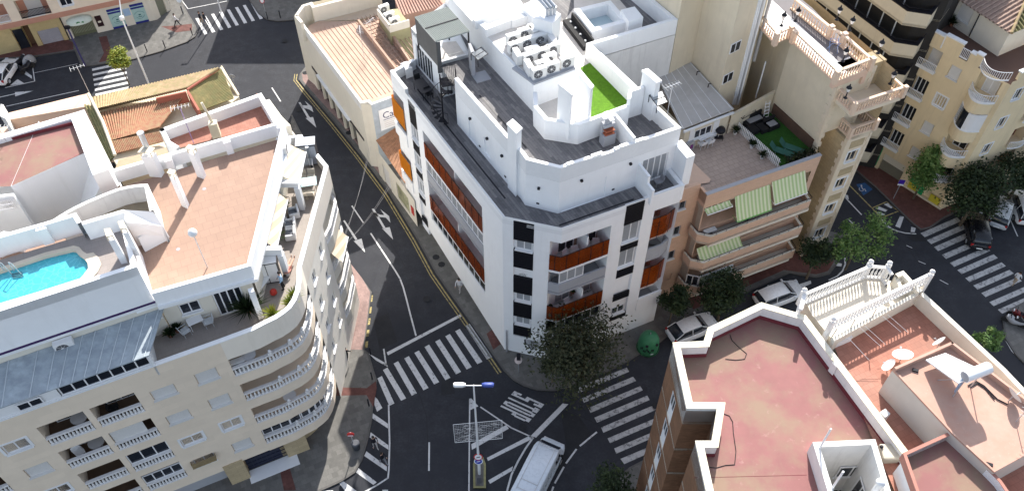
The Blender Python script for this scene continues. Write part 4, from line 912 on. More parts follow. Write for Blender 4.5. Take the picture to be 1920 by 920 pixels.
# chimneys on the roof
for tp_,bs,nm in (([t5(1055,255),t5(1090,215),t5(1170,225),t5(1145,262)],t5(1180,425),0),([t5(1408,225),t5(1432,200),t5(1478,215),t5(1460,245)],t5(1500,435),1),([t5(1270,408),t5(1290,385),t5(1328,395),t5(1315,430)],t5(1360,630),1)):
    zt=20.2 if nm==0 else (20.55 if bs[1]<350 else 21.0); q=[W(p,zt) for p in tp_]; m=MB(); m.prism(q,RZ,zt); ch=m.build('chimney',M_white,LB)
    c_=Vector((sum(a[0] for a in q)/4,sum(a[1] for a in q)/4)); m=MB(); m.prism([tuple(c_+(Vector(a)-c_)*1.15) for a in q],zt+.35,zt+.42)
    for a in q: m.box(tuple(c_+(Vector(a)-c_)*.85),.06,.06,zt,zt+.36)
    m.build('chimney_cap',M_sand,ch)
    if nm==0:
        m=MB(); m.tube((q[1][0]+.2,q[1][1],zt+.3),(q[1][0]+.2,q[1][1],zt+1.5),.17,10); m.tube((q[1][0]+.2,q[1][1],zt+1.5),(q[1][0]+.2,q[1][1],zt+1.62),.22,10); m.build('metal_flue',M_metal,ch)
for tp_ in ([t5(782,800),t5(830,795),t5(848,850),t5(800,860)],[t5(885,745),t5(925,735),t5(948,795),t5(905,800)]):
    zt=23.2; q=[W(p,zt) for p in tp_]; m=MB(); m.prism(q,PZ_,zt-.3); ch=m.build('chimney',M_white,LB); m=MB()
    for a in q: m.box(tuple(Vector(q[0])*.08+Vector(a)*.92),.05,.05,zt-.3,zt-.02)
    m.prism(q,zt-.02,zt+.06); m.build('chimney_cap',M_sand,ch)
# roof lamp
rl=root('roof_lamp','thin pole lamp with a white globe on the terracotta roof','lamp',W3((389,501),RZ)); m=MB(); b_=W3((389,501),RZ); m.tube(b_,b_+Vector((0,0,2.95)),.035,8); m.build('pole',M_metal,rl); m=MB(); m.lathe(b_+Vector((0,0,2.9)),[(.08,0),(.22,.08),(.27,.22),(.22,.38),(.08,.46)],12); m.build('globe',M_wplas,rl)
# zinc-roofed veranda on the front terrace
VR=root('veranda','lean-to veranda with a ribbed blue-grey panel roof on the front terrace of the pool building','veranda',FL.pt(3,15.3,-1))
vz0,vz1=16.95,17.85
v0=FL.pt(-12,vz0,.02);v1=FL.pt(8.0,vz0,.02);v2=FL.pt(8.05,vz1,-2.5); v3=FL.pt(-12,vz1,-2.7)
fro=W(t9(1215,790),17.3)
uR=FL.loc(t9(1240,800))[0]
uR=8.35
m=MB(); Rq=[Vector(FL.pt(-12,17.15,.05)),Vector(FL.pt(uR,17.15,.05)),Vector((*W(t9(1185,480),17.95),17.95)),Vector(FG.pt(0,17.95,.0))]
Rq[2]=Vector((*FG.xy(FG.L+.25,.02),17.95)); Rq[2]=Vector((Rq[2].x,Rq[2].y,17.0+.95)); 
Rq[2].z=16.9; Rq[3].z=16.9; Rq[0].z=17.0-.55;Rq[1].z=17.0-.55
ZF=17.2; ZBk=16.9
Rq[0].z=Rq[1].z=17.4; zl_=FG.loc((5,678))[1]; zr_=FG.loc((284,585))[1]; Rq[2].z=Rq[3].z=max(17.25,min(17.9,(zl_+zr_)/2))
m.add([*Rq,*[v-Vector((0,0,.08)) for v in Rq]],[(0,1,2,3),(7,6,5,4),(0,4,5,1),(1,5,6,2)]); m.build('roof_panel',M_zinc,VR)
m=MB(); xs=[i/30 for i in range(31)]
uA=.0
for u in (-11,-9.5,-8,-6.5,-5,-3.6,-2.2,-.8,.6,2.0,2.9,3.55,4.2,4.85,5.5,6.15,6.8,7.45,8.1):
    k=(u+12)/(uR+12); a=Rq[0]+(Rq[1]-Rq[0])*k; b=Rq[3]+(Rq[2]-Rq[3])*k; m.tube(a+Vector((0,0,.02)),b+Vector((0,0,.02)),.035,4)
m.build('roof_rib',mat('pale blue rib',(.5,.56,.6),.5),VR)
m=MB(); FL.box(m,-12,uR,16.27,16.4,-.25,-.02); FL.box(m,-12,3.3,16.4,17.3,-.2,-.06); FL.box(m,uR-.12,uR,15.3,17.3,-2.6,.0); FL.box(m,3.2,3.3,16.4,17.3,-.22,-.01); m.build('front_panel',M_wmetal,VR)
glazing(FL,3.35,8.2,16.4,17.26,7,-.16,VR,M_glass)
fwin(FL,1.15,2.45,16.5,17.15,VR,-.0,None,1,False)
# ================================================================ SMALL HOUSES BEHIND THE POOL BUILDING
WR=root('house','white house with a stained dark pink flat roof beside the old tiled roofs','house',(-38,36,0))
WZ_=20.3
wq_=[W(p,WZ_) for p in [(22,350),(177,279),(158,215),(135,218),(0,262),(-60,280),(-60,352)]]
top_=[W(p,WZ_-.35) for p in [(-40,352),(22,349),(178,277),(158,224),(150,222),(0,262),(-80,285)]]
m=MB(); m.poly(top_,WZ_-.35); m.build('roof',M_red,WR)
sk=MB(); sk.strip([W((0,262),WZ_-.1),W((152,224),WZ_-.1),W((178,277),WZ_-.1)],WZ_-.34,WZ_-.12,-.05); sk.build('roof_skirting',M_darkred,WR)
m=MB(); outer=[W(p,WZ_) for p in [(-60,252),(152,205),(160,203),(214,336)]]
m.strip([W(p,WZ_) for p in [(-70,272),(0,252),(158,206)]],12,WZ_,-.5)
m.strip([W((158,206),WZ_),W((203,318),WZ_)],12,WZ_+.02,-.95)
m.build('parapet',M_white,WR)
# front wall drops along the slope of the stair roof
f0=W3((20,349),WZ_-.3); f1=W3((178,278),WZ_-.3); f1b=W3((203,316),WZ_); 
m=MB(); f2=Vector((*W((217,351),RZ),RZ)); f3=Vector((*W((102,424),RZ),RZ)); f4=W3((22,350),WZ_-.3)
m.add([f0,f1,f1b,Vector((f1b.x,f1b.y,12)),Vector((f0.x,f0.y,12))],[(0,4,3,2,1)]); m.add([f0,Vector((f0.x,f0.y,12)),Vector((f0.x-.4,f0.y+6,12)),f0+Vector((-.4,6,0))],[(0,3,2,1)])
m.build('front_wall',M_white,WR)
lw_=MB(); lw_.strip([W((-120,378),19.8),W((26,362),19.8)],15,19.8,-.2); lw_.build('lower_wall',M_white,WR)
gwf=Fac((W((-20,400),19.3)[0],W((-20,400),19.3)[1]-.0),(W((30,392),19.3)[0],W((30,392),19.3)[1]))
gw=MB(); 
for i in range(7): a=W3(t5(0+i*16,580+0),19.6); gw.tube(a,a-Vector((0,0,.8)),.025,4)
for i in range(3): a=W3(t5(-10,590+i*34),19.6-.0); b=W3(t5(100,570+i*34),19.6); gw.tube(a,b,.03,4)
gw.build('window_grille',M_frame,WR)
bw_=MB(); bw_.strip([W(t5(-100,850),20.4),W(t5(0,800),20.4),W(t5(75,810),20.4)],17.5,20.0,.2); bw_.build('curved_wall',M_white,WR)
# tiled-roof house: tan ridge strip, red field, mossy hip
TH=root('tiled_house','old house with patched clay tile roofs and a walled patio','house',(-32,52,0))
def tilefield(p4,zs,n,m,name,par,rad=.09,rows=0,back=True):
    """p4: front-left, front-right, back-right, back-left corners; barrel tile ridges run front to back"""
    q=[W3(p,z) for p,z in zip(p4,zs)]; mb=MB(); mb.add(q,[(0,1,2,3)])
    for i in range(n+1):
        a=q[0]+(q[1]-q[0])*i/n; b=q[3]+(q[2]-q[3])*i/n
        k=max(1,rows)
        for j in range(k):
            s_=a+(b-a)*j/k; e=a+(b-a)*((j+1)/k); mb.tube(s_+Vector((0,0,.02)),e+Vector((0,0,.02+(.03 if rows else 0))),rad,6,rad*(.85 if rows else 1),cap=False)
    return mb.build(name,m,par)
RH=8.2
tilefield([t1(712,828),t1(1405,662),t1(1640,515),t1(690,738)],(7.6,8.0,8.2,6.8),42,M_tilet,'tile_roof_slope',TH,.15,4)
tilefield([t5(828,140),t5(1190,38),t1(1390,705),t1(745,850)],(7.0,7.2,7.5,7.2),30,M_tiler,'tile_roof_slope',TH,.10,8)
tilefield([t5(870,235),t5(1235,140),t5(1200,70),t5(830,145)],(6.7,6.8,7.2,7.0),30,M_tiler,'tile_roof_slope',TH,.10,4)
tilefield([t1(1490,835),t1(1750,735),t1(1655,512),t1(1405,680)],(7.0,6.8,7.8,8.0),4,M_tilem,'tile_roof_slope',TH,.05,1)
m=MB(); q=[W3(t1(1490,835),7.05),W3(t1(1750,735),6.85),W3(t1(1655,512),7.85),W3(t1(1405,680),8.05)]
for i in range(22):
    a=q[0]+(q[3]-q[0])*i/22; b=q[1]+(q[2]-q[1])*i/22; m.tube(a,b,.075,5,cap=False)
m.build('tile_roof_slope',M_tilem,TH)
tilefield([t1(1785,720),t1(1790,715),t1(1660,500),t1(1650,512)],(6.4,6.2,7.4,7.8),1,M_sand,'roof_edge',TH,.1,6)
m=MB(); m.tube(W3(t1(1405,675),8.15),W3(t1(1640,518),8.1),.12,6); m.strip([W(t1(1400,690),8.1),W(t1(1485,835),8.1)],6.5,8.2,.2); m.strip([W(t1(1170,740),8.1),W(t1(1395,690),8.1)],6.9,8.1,.15); m.build('ridge_cap',mat('red cement cap',(.38,.13,.09),.8),TH)
m=MB(); hp=[t5(880,320),t5(830,240),t1(700,830),t1(690,735),t1(1655,505),t1(1790,715),t1(1700,790),t5(1300,190)]
m.prism([W(p,6.6) for p in hp],0,6.45); m.build('wall',M_sand,TH)
m=MB(); m.tube(W3(t1(662,705),8.3),W3(t1(770,915),8.3),.14,6); m.tube(W3(t1(770,915),8.3),W3(t5(862,245),8.2),.14,6); m.build('verge_tiles',M_sand,TH)
tilefield([t5(830,290),t5(862,245),t1(715,800),t1(640,790)],(7.6,8.1,8.2,7.2),3,M_tilem,'tile_roof_slope',TH,.1,14)
m=MB(); m.prism([W(p,7.6) for p in [t5(845,310),t5(1310,180),t5(1290,130),t5(870,240)]],5,7.0); m.build('patio_roof',mat('tan sheet',(.42,.33,.23),.9),TH)
LT=root('annexe','low annexe with a tan flat roof along the street at the far left','house',(-46,50,0)); m=MB(); m.prism([W(p,7.0) for p in [t1(30,905),t1(700,790),t1(660,700),t1(70,845),t1(60,860)]],0,7.0); m.prism([W(p,6) for p in [(0,240),(130,212),(150,225),(-40,275)]],0,6); m.build('wall',M_peach,LT)
m=MB(); m.prism([W(p,8.2) for p in [t1(0,870),t1(40,890),t1(25,785),t1(5,780)]],0,8.2); m.build('pier',M_whiteold,LT)
# salmon terrace behind the pool building
RT2=root('terrace_house','house with a salmon flat roof terrace enclosed by white parapets behind the orange roof','house',(-22,44,0))
m=MB(); m.poly([W(p,14.3) for p in [t1(1230,920+30),t5(1330,200),t5(1990,45),t2(-5,690),t2(-130,750)]],14.3) if False else m.poly([W(p,15.6) for p in [(300,245),(325,280),(520,232),(482,175),(470,186)]],15.6); m.build('terrace_floor',M_terra2,RT2)
m=MB(); m.strip([W(p,16.5) for p in [(299,242),(490,174),(527,236)]],15.4,16.5,-.35); m.strip([W(p,16.5) for p in [(299,242),(312,268),(330,279)]],13,16.5,.3); m.build('parapet',M_white,RT2)
m=MB(); m.prism([W(p,15.5) for p in [(299,246),(328,284),(545,235),(486,176)]],0,15.5); m.build('wall',M_creamr,RT2)
m=MB(); lp=[W(p,13) for p in [(490,190),(505,186),(560,262),(540,275)]]; m.prism(lp,0,13); m.build('side_wing',M_creamr,RT2)
ma=MB(); ma.prism([W(p,16.9) for p in [t1(1565,905),t1(1622,895),t1(1625,930),t1(1560,945)]],15.6,16.9); q=W3(t1(1590,915),16.9); ma.tube(q,q+Vector((-.3,.1,1.7)),.09,8); ma.build('chimney',M_sand,RT2)

for p in ((383,354),(334,467)):
    m=MB(); q=W(p,RZ); m.poly([(q[0]+.13*math.cos(i*.785),q[1]+.13*math.sin(i*.785)) for i in range(8)],RZ+.006); m.build('roof_drain',M_grey,LB)
# ================================================================ CORRUGATED-ROOF BUILDING ON THE LEFT STREET
TMB=root('shop_building','low beige shop building with a pink corrugated roof along the left street','building',(-16,62,0))
TZ=7.9
tmo=[W(p,TZ) for p in [(551,32),(563,43),(565,57),(676,194),(690,191),(696,197),(741,181),(737,142),(775,115),(700,-20),(571,8)]]
F1m=Fac(W((564,42),TZ),W((676,194),TZ))
m=MB(); ops=[(1.0+i*1.75,2.5+i*1.75,0.0,2.6,.25) for i in range(int((F1m.L-2)/1.75))]
facade(m,F1m,0,F1m.L,0,TZ,ops); F2m=Fac(F1m.b,W((696,197),TZ)); facade(m,F2m,0,F2m.L,0,TZ,[]); 
F3m=Fac(W((696,197),TZ),W((745,180),TZ)); 
for a,b in ((W((741,181),TZ),W((775,115),TZ)),(W((551,32),TZ),W((564,42),TZ)),(W((700,-20),TZ),W((571,8),TZ)),(W((571,8),TZ),W((551,32),TZ))): m.add([(a[0],a[1],0),(b[0],b[1],0),(b[0],b[1],TZ),(a[0],a[1],TZ)],[(0,1,2,3)])
m.build('wall',M_creamr,TMB)
for o in ops:
    d=MB(); F1m.box(d,o[0]+.02,o[1]-.02,.05,2.55,-.24,-.2); d.build('shop_window',M_glass,TMB)
d=MB(); F1m.box(d,.6,F1m.L-.8,2.7,3.0,.0,.06); d.build('shop_fascia',mat('dark fascia',(.06,.05,.05),.6),TMB)
d=MB(); F1m.box(d,2.2,F1m.L-3.8,3.0,3.05,.0,.3); d.build('fascia_edge',M_cap,TMB)
m=MB(); F3m.quad(m,0,F3m.L,0,TZ); m.build('side_wall',mat('grey blue plaster',(.42,.47,.52),.85,.15,2,kind='streak',st=.4,dirt=(.3,.33,.36)),TMB)
sg=MB(); F3m.box(sg,.55,4.6,4.6,7.0,.01,.05); so_=sg.build('wall_sign',M_wplas,TMB)
sgt=MB(); mk=mat('navy lettering',(.03,.03,.12),.6)
lettering(sgt,'Casa Pi',lambda a,b:F3m.pt(.9+a*2.8,5.9+b*.75-.05*a,.056)); 
F3m.box(sgt,.9,2.6,5.72,5.78,.055,.06)
sgt.build('lettering',mk,so_)
sgt=MB(); 
for i in range(4): F3m.box(sgt,.95,3.9-.2*(i%2),5.5-.22*i,5.53-.22*i,.055,.06)
sgt.build('small_print',mat('tan print',(.5,.38,.28),.8),so_)
m=MB(); m.poly([W(p,7.1) for p in [t2(385,230),t2(400,190),t2(470,160),t2(750,160),t2(1070,540),t2(1060,715),t2(875,775),t2(790,760)]],7.1)
q=[W3(t2(800,765),7.1),W3(t2(1065,700),7.1),W3(t2(760,160),7.1),W3(t2(395,210),7.1)]
m.build('roof',M_corp,TMB); m=MB()
FS_=Fac(W(t2(395,235),7.1),W(t2(790,770),7.1)); 
for i in range(19):
    a=FS_.xy(0,-.3-i*.43); L_=FS_.L-(.0); u0=.2+i*.03; u1=L_ if i<8 else L_-.2-(i-8)*.05
    m.tube((*FS_.xy(u0,-.3-i*.43),7.12),(*FS_.xy(u1,-.3-i*.43),7.12),.045,4)
m.build('roof_rib',mat('darker pink rib',(.48,.33,.26),.85),TMB)  # ribs slightly darker than the roof sheet
m=MB(); m.strip([W(p,TZ) for p in [(563,43),(676,194),(690,191),(696,197),(741,181)]],7.0,TZ+.02,.22); m.build('front_parapet',M_whiteold,TMB)
m=MB(); m.strip([W(p,8.6) for p in [t2(290,130),t2(355,35),t2(415,15),t2(440,40),t2(960,-60)]],6.9,8.6,-.4) if False else m.strip([W(p,8.7) for p in [(552,30),(566,10),(585,4),(589,11),(712,-20)]],6.9,8.7,-.3)
m.strip([W(p,8.7) for p in [(552,30),(563,43)]],6.5,8.7,.3); m.build('tall_parapet',M_creamr,TMB)
m=MB(); a=W3(t2(760,150),7.8);b=W3(t2(1060,535),7.8); Fx=Fac(a[:2],b[:2]); Fx.box(m,0,Fx.L,6.9,7.8,-.2,.0); a2=W3(t2(915,110),7.8);b2=W3(t2(1150,460),7.8); Fy=Fac(a2[:2],b2[:2]); Fy.box(m,0,Fy.L,6.4,7.8,-.2,0); m.build('ridge_wall',mat('brown pink render',(.42,.28,.21),.85,.1,2),TMB)
m=MB(); q=[W3(t2(790,165),6.8),W3(t2(1060,500),6.8),W3(t2(1140,460),6.8),W3(t2(910,120),6.8)]; m.add(q,[(0,1,2,3)])
for i in range(14):
    a=q[0]+(q[1]-q[0])*i/14; b=q[3]+(q[2]-q[3])*i/14; m.tube(a,b,.07,5)
m.build('gutter_roof',M_corp,TMB)
m=MB(); m.poly([W(p,7.0) for p in [t2(440,110),t2(920,50),t2(930,110),t2(760,150),t2(430,160)]],7.0); m.build('tile_border',mat('sandy tiles',(.62,.5,.38),.85,.1,2),TMB)
bk2=MB(); bk2.prism([W(p,9.0) for p in [t2(1000,200),t2(1150,155),t2(1060,40),t2(915,60)]],0,8.6); bk2.build('tank_room',mat('greenish render',(.36,.34,.20),.85,.1,2),TMB)
m=MB(); m.strip([W(p,9.3) for p in [t2(1000,195),t2(1150,152)]],8.5,9.3,.15); m.strip([W(p,9.3) for p in [t2(1000,195),t2(905,70)]],8.5,9.3,-.15); m.build('tank_room_parapet',M_creamr,TMB)
m=MB(); q=[W(p,8.0) for p in [t2(1090,120),t2(1430,40),t2(1380,-20),t2(1040,-10)]]; m.prism(q,0,8.0); m.prism([W(p,8) for p in [(780,-5),(870,-30),(900,20),(850,30),(800,45)]],0,7.6); m.build('rear_block',M_salm,TMB)
m=MB(); q=[W3(p,8.1) for p in [t2(1090,120),t2(1430,40),t2(1380,-20),t2(1040,-10)]]
for i in range(16):
    m.tube(q[0]+(q[1]-q[0])*i/16,q[3]+(q[2]-q[3])*i/16,.06,4)
m.build('rear_tile_roof',M_salm,TMB)
# orange-roofed lean-to between the shop building and the white building
OB=root('lean_to','low lean-to with a brown tiled roof wedged between shops and white building','building',(-10,55,0))
m=MB(); q=[W3(t6(895,165),4.2),W3(t6(1210,570),3.3),W3(t6(1230,0),5.0),W3(t6(1080,15),5.0)]; q=[W3(t6(900,135),4.4),W3(t6(1190,560),3.6),W3(t6(1200,160),4.4),W3(t6(1085,15),4.8)]
m.add(q,[(0,1,2,3)]); 
for i in range(16): m.tube(q[0]+(q[1]-q[0])*i/16,q[3]+(q[2]-q[3])*i/16,.05,4)
m.build('tiled_roof',mat('brown orange tiles',(.36,.19,.11),.85,.15,3,kind='patch',ps=2),OB)
Fo=Fac(W(t6(890,170),3.9),W(t6(1195,640),2.6)); m=MB(); facade(m,Fo,0,Fo.L,0,3.6,[(1.2,2.6,.1,2.6,.1),(4.0,6.4,.5,2.6,.1)]); m.build('wall',M_creamr,OB)
fshut(Fo,1.2,2.6,.1,2.6,OB); m=MB(); Fo.box(m,4.02,6.38,.5,2.6,-.09,-.06); m.build('painted_shutter',mat('faded mural',(.40,.40,.26),.8,.4,6),OB)
m=MB(); Fo.box(m,6.9,7.4,1.2,2.2,.02,.06); m.build('notice',mat('red notice',(.5,.04,.03),.6),OB)
# ================================================================ SALMON BUILDING WITH TERRACE AND AWNINGS
B0=W((1325,367),13);B1=W((1532,295),13); FG2=Fac(B0,B1)
GB=root('apartment_building','salmon brick apartment building with long balconies, a paved roof terrace and striped awnings','building',(18,46,0))
m=MB(); DG=1.6
ops=[(0.1,9.7,9.25,11.6,DG,'r'),(0.1,9.9,6.1,8.6,DG,'r'),(0.1,10.1,3.0,5.5,DG,'r'),(5.9,8.4,0.02,2.2,.6)]
facade(m,FG2,0,FG2.L+.4,0,13,ops)
FH=Fac(FG2.xy(-3.4,-.9),FG2.xy(0,-.9)); facade(m,FH,0,3.4,0,13,[(1.35,2.45,z,z+1.05,.12) for z in (11.2,8.25,5.35)]+[(1.6,2.6,2.6,3.3,.12)]); m.add([FG2.pt(0,0,-.9),FG2.pt(0,0),FG2.pt(0,13),FG2.pt(0,13,-.9)],[(0,1,2,3)])
m.build('wall',M_pinkr,GB)
for z in (11.2,8.25,5.35): fwin(FH,1.37,2.43,z+.02,z+1.03,GB,.1,mull=1,fmat=M_grey)
m=MB()
for z in (9.25,6.1,3.0): 
    m.add([FG2.pt(0,z,.0),FG2.pt(0,z+2.4,0),FG2.pt(0,z+2.4,-DG+.02),FG2.pt(0,z,-DG+.02)],[(0,1,2,3)]); FG2.quad(m,.1,9.8,z,z+2.35,-DG+.01)
m.build('balcony_back_wall',M_creamr,GB)
for z,nm in ((9.25,0),(6.1,1),(3.0,2)):
    pth=[FG2.xy(-.35,-.6),FG2.xy(-.3,.35),FG2.xy(.5,1.0),FG2.xy(9.7+.2*nm,1.0),FG2.xy(9.9+.2*nm,-.3)]
    m=MB(); m.prism(pth,z-.95,z-.75); m.build('balcony_slab',M_creamr,GB)
    m=MB(); m.strip(pth,z-.98,z-.02,.14); m.build('balcony_parapet',M_pinkr,GB)
    m=MB(); m.strip(pth,z-.018,z+.03,.2); m.strip([FG2.xy(.5,1.0),FG2.xy(9.8,1.0)],z-1.25,z-1.0,.9); m.build('balcony_coping',M_creamr,GB)
    m=MB(); P=[(*p,z+.32) for p in pth]; m.path(P,.03); 
    for q in walkpath(pth,.9): m.tube((q.x,q.y,z),(q.x,q.y,z+.32),.015,4)
    m.build('hand_rail',M_iron,GB)
    if nm<2: door2(FG2,1.0,3.2,z+.02,z+1.9,-1.5,GB,M_glass,3)
    door2(FG2,5.2,6.8,z-.6,z+1.6,-1.5,GB,M_glass,1)
glazing(Fac(FG2.xy(.5,1.0),FG2.xy(9.8,1.0)),0,3.2,3.05,4.3,4,-.1,GB,mat('green curtained glass',(.33,.40,.30),.2,.1,2)); glazing(Fac(FG2.xy(-.3,.35),FG2.xy(.5,1.0)),0,1.0,3.05,4.3,2,-.1,GB,M_glass)
m=MB(); FG2.box(m,5.95,8.35,.05,2.15,-.58,-.5); m.build('garage_door',M_brown,GB)
# roof terrace
te=[FG2.xy(0),FG2.xy(FG2.L+.4),W((1521,280),12.2),W((1444.5,208.7),12.2),W(c4(500,770),12.2),W(c4(490,770),12.2),W(c4(235,870),12.2),FG2.xy(-3.4,-1),FG2.xy(-3.4,4)]
m=MB(); m.poly([FG2.xy(-3.4,-.9),FG2.xy(0,-.9),FG2.xy(0,0),FG2.xy(FG2.L+.4),W((1526,283),12.2),W((1444,207),12.2),(17.5,51.5),(12,49.5),(9.0,48.0)],12.2); m.build('terrace_floor',mat('brown terrace tiles',(.48,.38,.32),.85,.08,2,kind='brick',bw=.45,bh=.45,b2=.92,mo=.72,ms=.02,rot=-ANG_B),GB)
m=MB(); m.strip([FG2.xy(0,-.9),FG2.xy(0,.02),FG2.xy(FG2.L+.4,.02)],12.1,13.06,.2); m.strip([FG2.xy(-3.4,-.88),FG2.xy(0,-.88)],12.1,13.4,.2); m.strip([FG2.xy(-.15,-.9),FG2.xy(-.15,-5)],12.2,13.3,-.12) if False else None; m.build('terrace_parapet',M_pinkr,GB)
m=MB(); m.strip([FG2.xy(0,.05),FG2.xy(FG2.L+.4,.05)],13.06,13.12,.3); m.build('parapet_coping',M_grey,GB)
m=MB(); m.poly([W(p,12.3) for p in [t7(1300,240),t7(1490,425),t7(1480,450),t7(1290,480)]],12.32); m.build('peach_roof_corner',M_peach,GB)
# shed with ribbed panel roof
SH=root('terrace_room','terrace room with a grey panel roof beside the tall blank wall','building',(14.5,50,12.2))
sq=[W3(c4(240,742),14.5),W3(c4(540,625),14.7),W3(c4(295,360),15.3),W3(c4(95,430),15.1)]
m=MB(); m.add([*sq,*[v-Vector((0,0,.1)) for v in sq]],[(0,1,2,3),(7,6,5,4),(0,4,5,1),(1,5,6,2)]); m.build('roof_panel',M_pvc,SH); m=MB()
for k in (.03,.2,.38,.56,.74,.97): m.tube(sq[0]+(sq[1]-sq[0])*k,sq[3]+(sq[2]-sq[3])*k,.03,4)
m.build('roof_rib',M_cap,SH)
FSd=Fac(W(c4(235,872),12.2),W(c4(492,770),12.2)); m=MB(); facade(m,FSd,0,FSd.L,12.2,14.35,[(1.0,2.7,13.0,13.9,.1)]); FSd.box(m,FSd.L-.1,FSd.L,12.2,14.4,-5,0); FSd.box(m,0,.1,12.2,14.35,-5,-.01); m.build('wall',M_sand,SH); fwin(FSd,1.02,2.68,13.02,13.88,SH,.08,None,2)
m=MB(); FSd.box(m,2.75,3.3,12.2,14.1,.01,.04); FSd.box(m,.5,.95,12.2,14.2,.01,.04); m.build('door',M_frame,SH)
m=MB(); FSd.box(m,-.2,FSd.L+.2,14.3,14.45,.0,.15); m.build('gutter',M_wmetal,SH)
for k in (.45,.72):
    v=sq[1]+(sq[2]-sq[1])*k-Vector((.5,0,0)); m=MB(); m.path([v,v+Vector((0,0,.35)),v+Vector((.2,0,.35))],.04); m.build('roof_vent',M_iron,SH)
# ================================================================ TALL BEIGE BUILDING WITH STONE TOWER
TB=root('apartment_building','tall beige building with a stone clad corner tower and lantern-topped balustrades','building',(26,50,0))
tb_=W((1541,466),0); dB=FG2.d; a_=tuple(Vector(tb_)-dB*2.3); FT=Fac(a_,tb_); nA=FT.n
ZT=14.05
m=MB(); facade(m,FT,0,2.3,0,ZT,[(.62,1.62,z,z+1.15,.18) for z in (11.2,8.2,5.2,2.1)]); m.build('tower_front_wall',M_quoin,TB); m=MB()
for z in (12.75,9.75,6.75,3.75):
    FT.box(m,.5,1.8,z,z+.75,.003,.03)
m.build('stone_panel',M_stone,TB); m=MB()
FTl=Fac(FT.xy(0,-2.6),FT.xy(0,0)); facade(m,FTl,0,2.6,0,ZT,[]); FTr=Fac(FT.xy(2.3,0),FT.xy(2.3,-12)); facade(m,FTr,0,12,0,ZT+5.5,[])
m.build('tower_wall',M_stone,TB)
for z in (11.2,8.2,5.2,2.1): fwin(FT,.64,1.6,z+.02,z+1.13,TB,.15,None,1,True,True,fmat=M_quoin)
qn=MB()
for k in range(int(ZT/.45)):
    z=k*.45; w1=.42 if k%2 else .24
    FT.box(qn,-.03,w1,z,z+.44,.003,.05); FT.box(qn,2.3-w1*.8,2.3,z,z+.44,.003,.05); FTl.box(qn,2.6-w1,2.6,z,z+.44,.003,.05); FTl.box(qn,-.02,w1,z,z+.44,.003,.04)
for z in (.6,): pass
qn.build('quoins',M_quoin,TB)
# blank wall above the terrace
wA=W((1526,284),12.2); wB=W((1444.5,208.7),12.2)
FW=Fac(wB,wA); ZW=19.5
m=MB(); facade(m,FW,0,FW.L,11.8,ZW,[]); FW0=Fac(FW.xy(0,-1.6),FW.xy(0,0)); FW0=Fac((wB[0]-.2,wB[1]+2.2),wB); facade(m,FW0,0,FW0.L,11.8,ZW,[])
wD=(wB[0]-1.6,wB[1]+6.5); FW1=Fac(wD,FW0.a); facade(m,FW1,0,FW1.L,0,ZW,[]); FW2=Fac((wD[0]-3.2,wD[1]-.2),wD); facade(m,FW2,0,FW2.L,0,ZW+1,[])
FWr=Fac(FW.b,(FW.b.x+2.9,FW.b.y+1.3)); facade(m,FWr,0,FWr.L,14.0,ZW,[(.3,FWr.L,17.45,ZW-.6,1.4,'r')] if False else [])
m.build('blank_wall',M_sand,TB)
qn=MB()
for k in range(16):
    z=12.2+k*.45; w1=.42 if k%2 else .22; FW.box(qn,FW.L-w1,FW.L,z,z+.44,.003,.05); FWr.box(qn,-.02,w1,z,z+.44,.003,.05); FWr.box(qn,FWr.L-w1,FWr.L,z,z+.44,.003,.05)
qn.build('quoins',M_quoin,TB)
# terrace with balustrades, floor white and grey
top=[W(p,ZW+1) for p in [t4(-60,110),t4(70,255),t4(180,205),t4(205,240),t4(525,540),t4(790,440),t4(580,255),t4(480,200),t4(205,-20),t4(-40,-160)]]
zb_=ZW+.02
trr=MB(); trr.poly(top,ZW); trr.build('roof_terrace_floor',M_cap,TB); m=MB(); m.poly([W(p,ZW) for p in [t4(30,0),t4(530,465),t4(660,400),t4(330,0+60),t4(180,-60)]],ZW+.01); m.build('grey_walkway',mat('grey walkway',(.16,.15,.16),.8),TB)
b=MB(); balustrade(b,[tuple(p) for p in top[:6]],ZW,1.0,.27,.22,6,1); balustrade(b,[tuple(p) for p in top[5:9]],ZW,1.0,.27,.22,6,1)
for p in (top[1],top[2],top[3],top[4],top[5],top[6],top[7]): b.box(p,.34,.34,ZW,ZW+1.1,ANG_B)
b.build('roof_balustrade',M_balp,TB)
m=MB(); m.strip([top[5],top[6],top[7],top[8]],ZW-1.2,ZW,.3); m.strip([top[4],top[5]],ZW-.5,ZW,.3); m.build('roof_edge_wall',M_peach,TB)
# two projecting balconies on the tower
def towerbalc(z,o1,u0,u1,od=0.0):
    pth=[FT.xy(u0,-1.8),FT.xy(u0,o1),FT.xy(u1,o1),FT.xy(u1,-2.2)]
    m=MB(); m.prism(pth,z-.3,z); m.build('balcony_slab',M_quoin,TB); b=MB(); balustrade(b,pth,z,.95,.25,.2,6,1)
    for p in pth[1:3]: b.box(p,.3,.3,z,z+1.05,ANG_B)
    b.build('balcony_balustrade',M_balp,TB)
towerbalc(14.08,.0,-.0,2.35); towerbalc(17.4,.55,-1.4,3.1)
m=MB(); FT.box(m,-.6,2.3,14.1,17.1,-2.6,-1.9); FT.box(m,-.9,2.6,17.4,ZW,-2.7,-1.5); m.build('tower_core',M_stone,TB)
m=MB(); FT.box(m,.2,2.0,14.1,16.4,-1.9,-1.84); m.build('tower_opening',M_dark,TB)
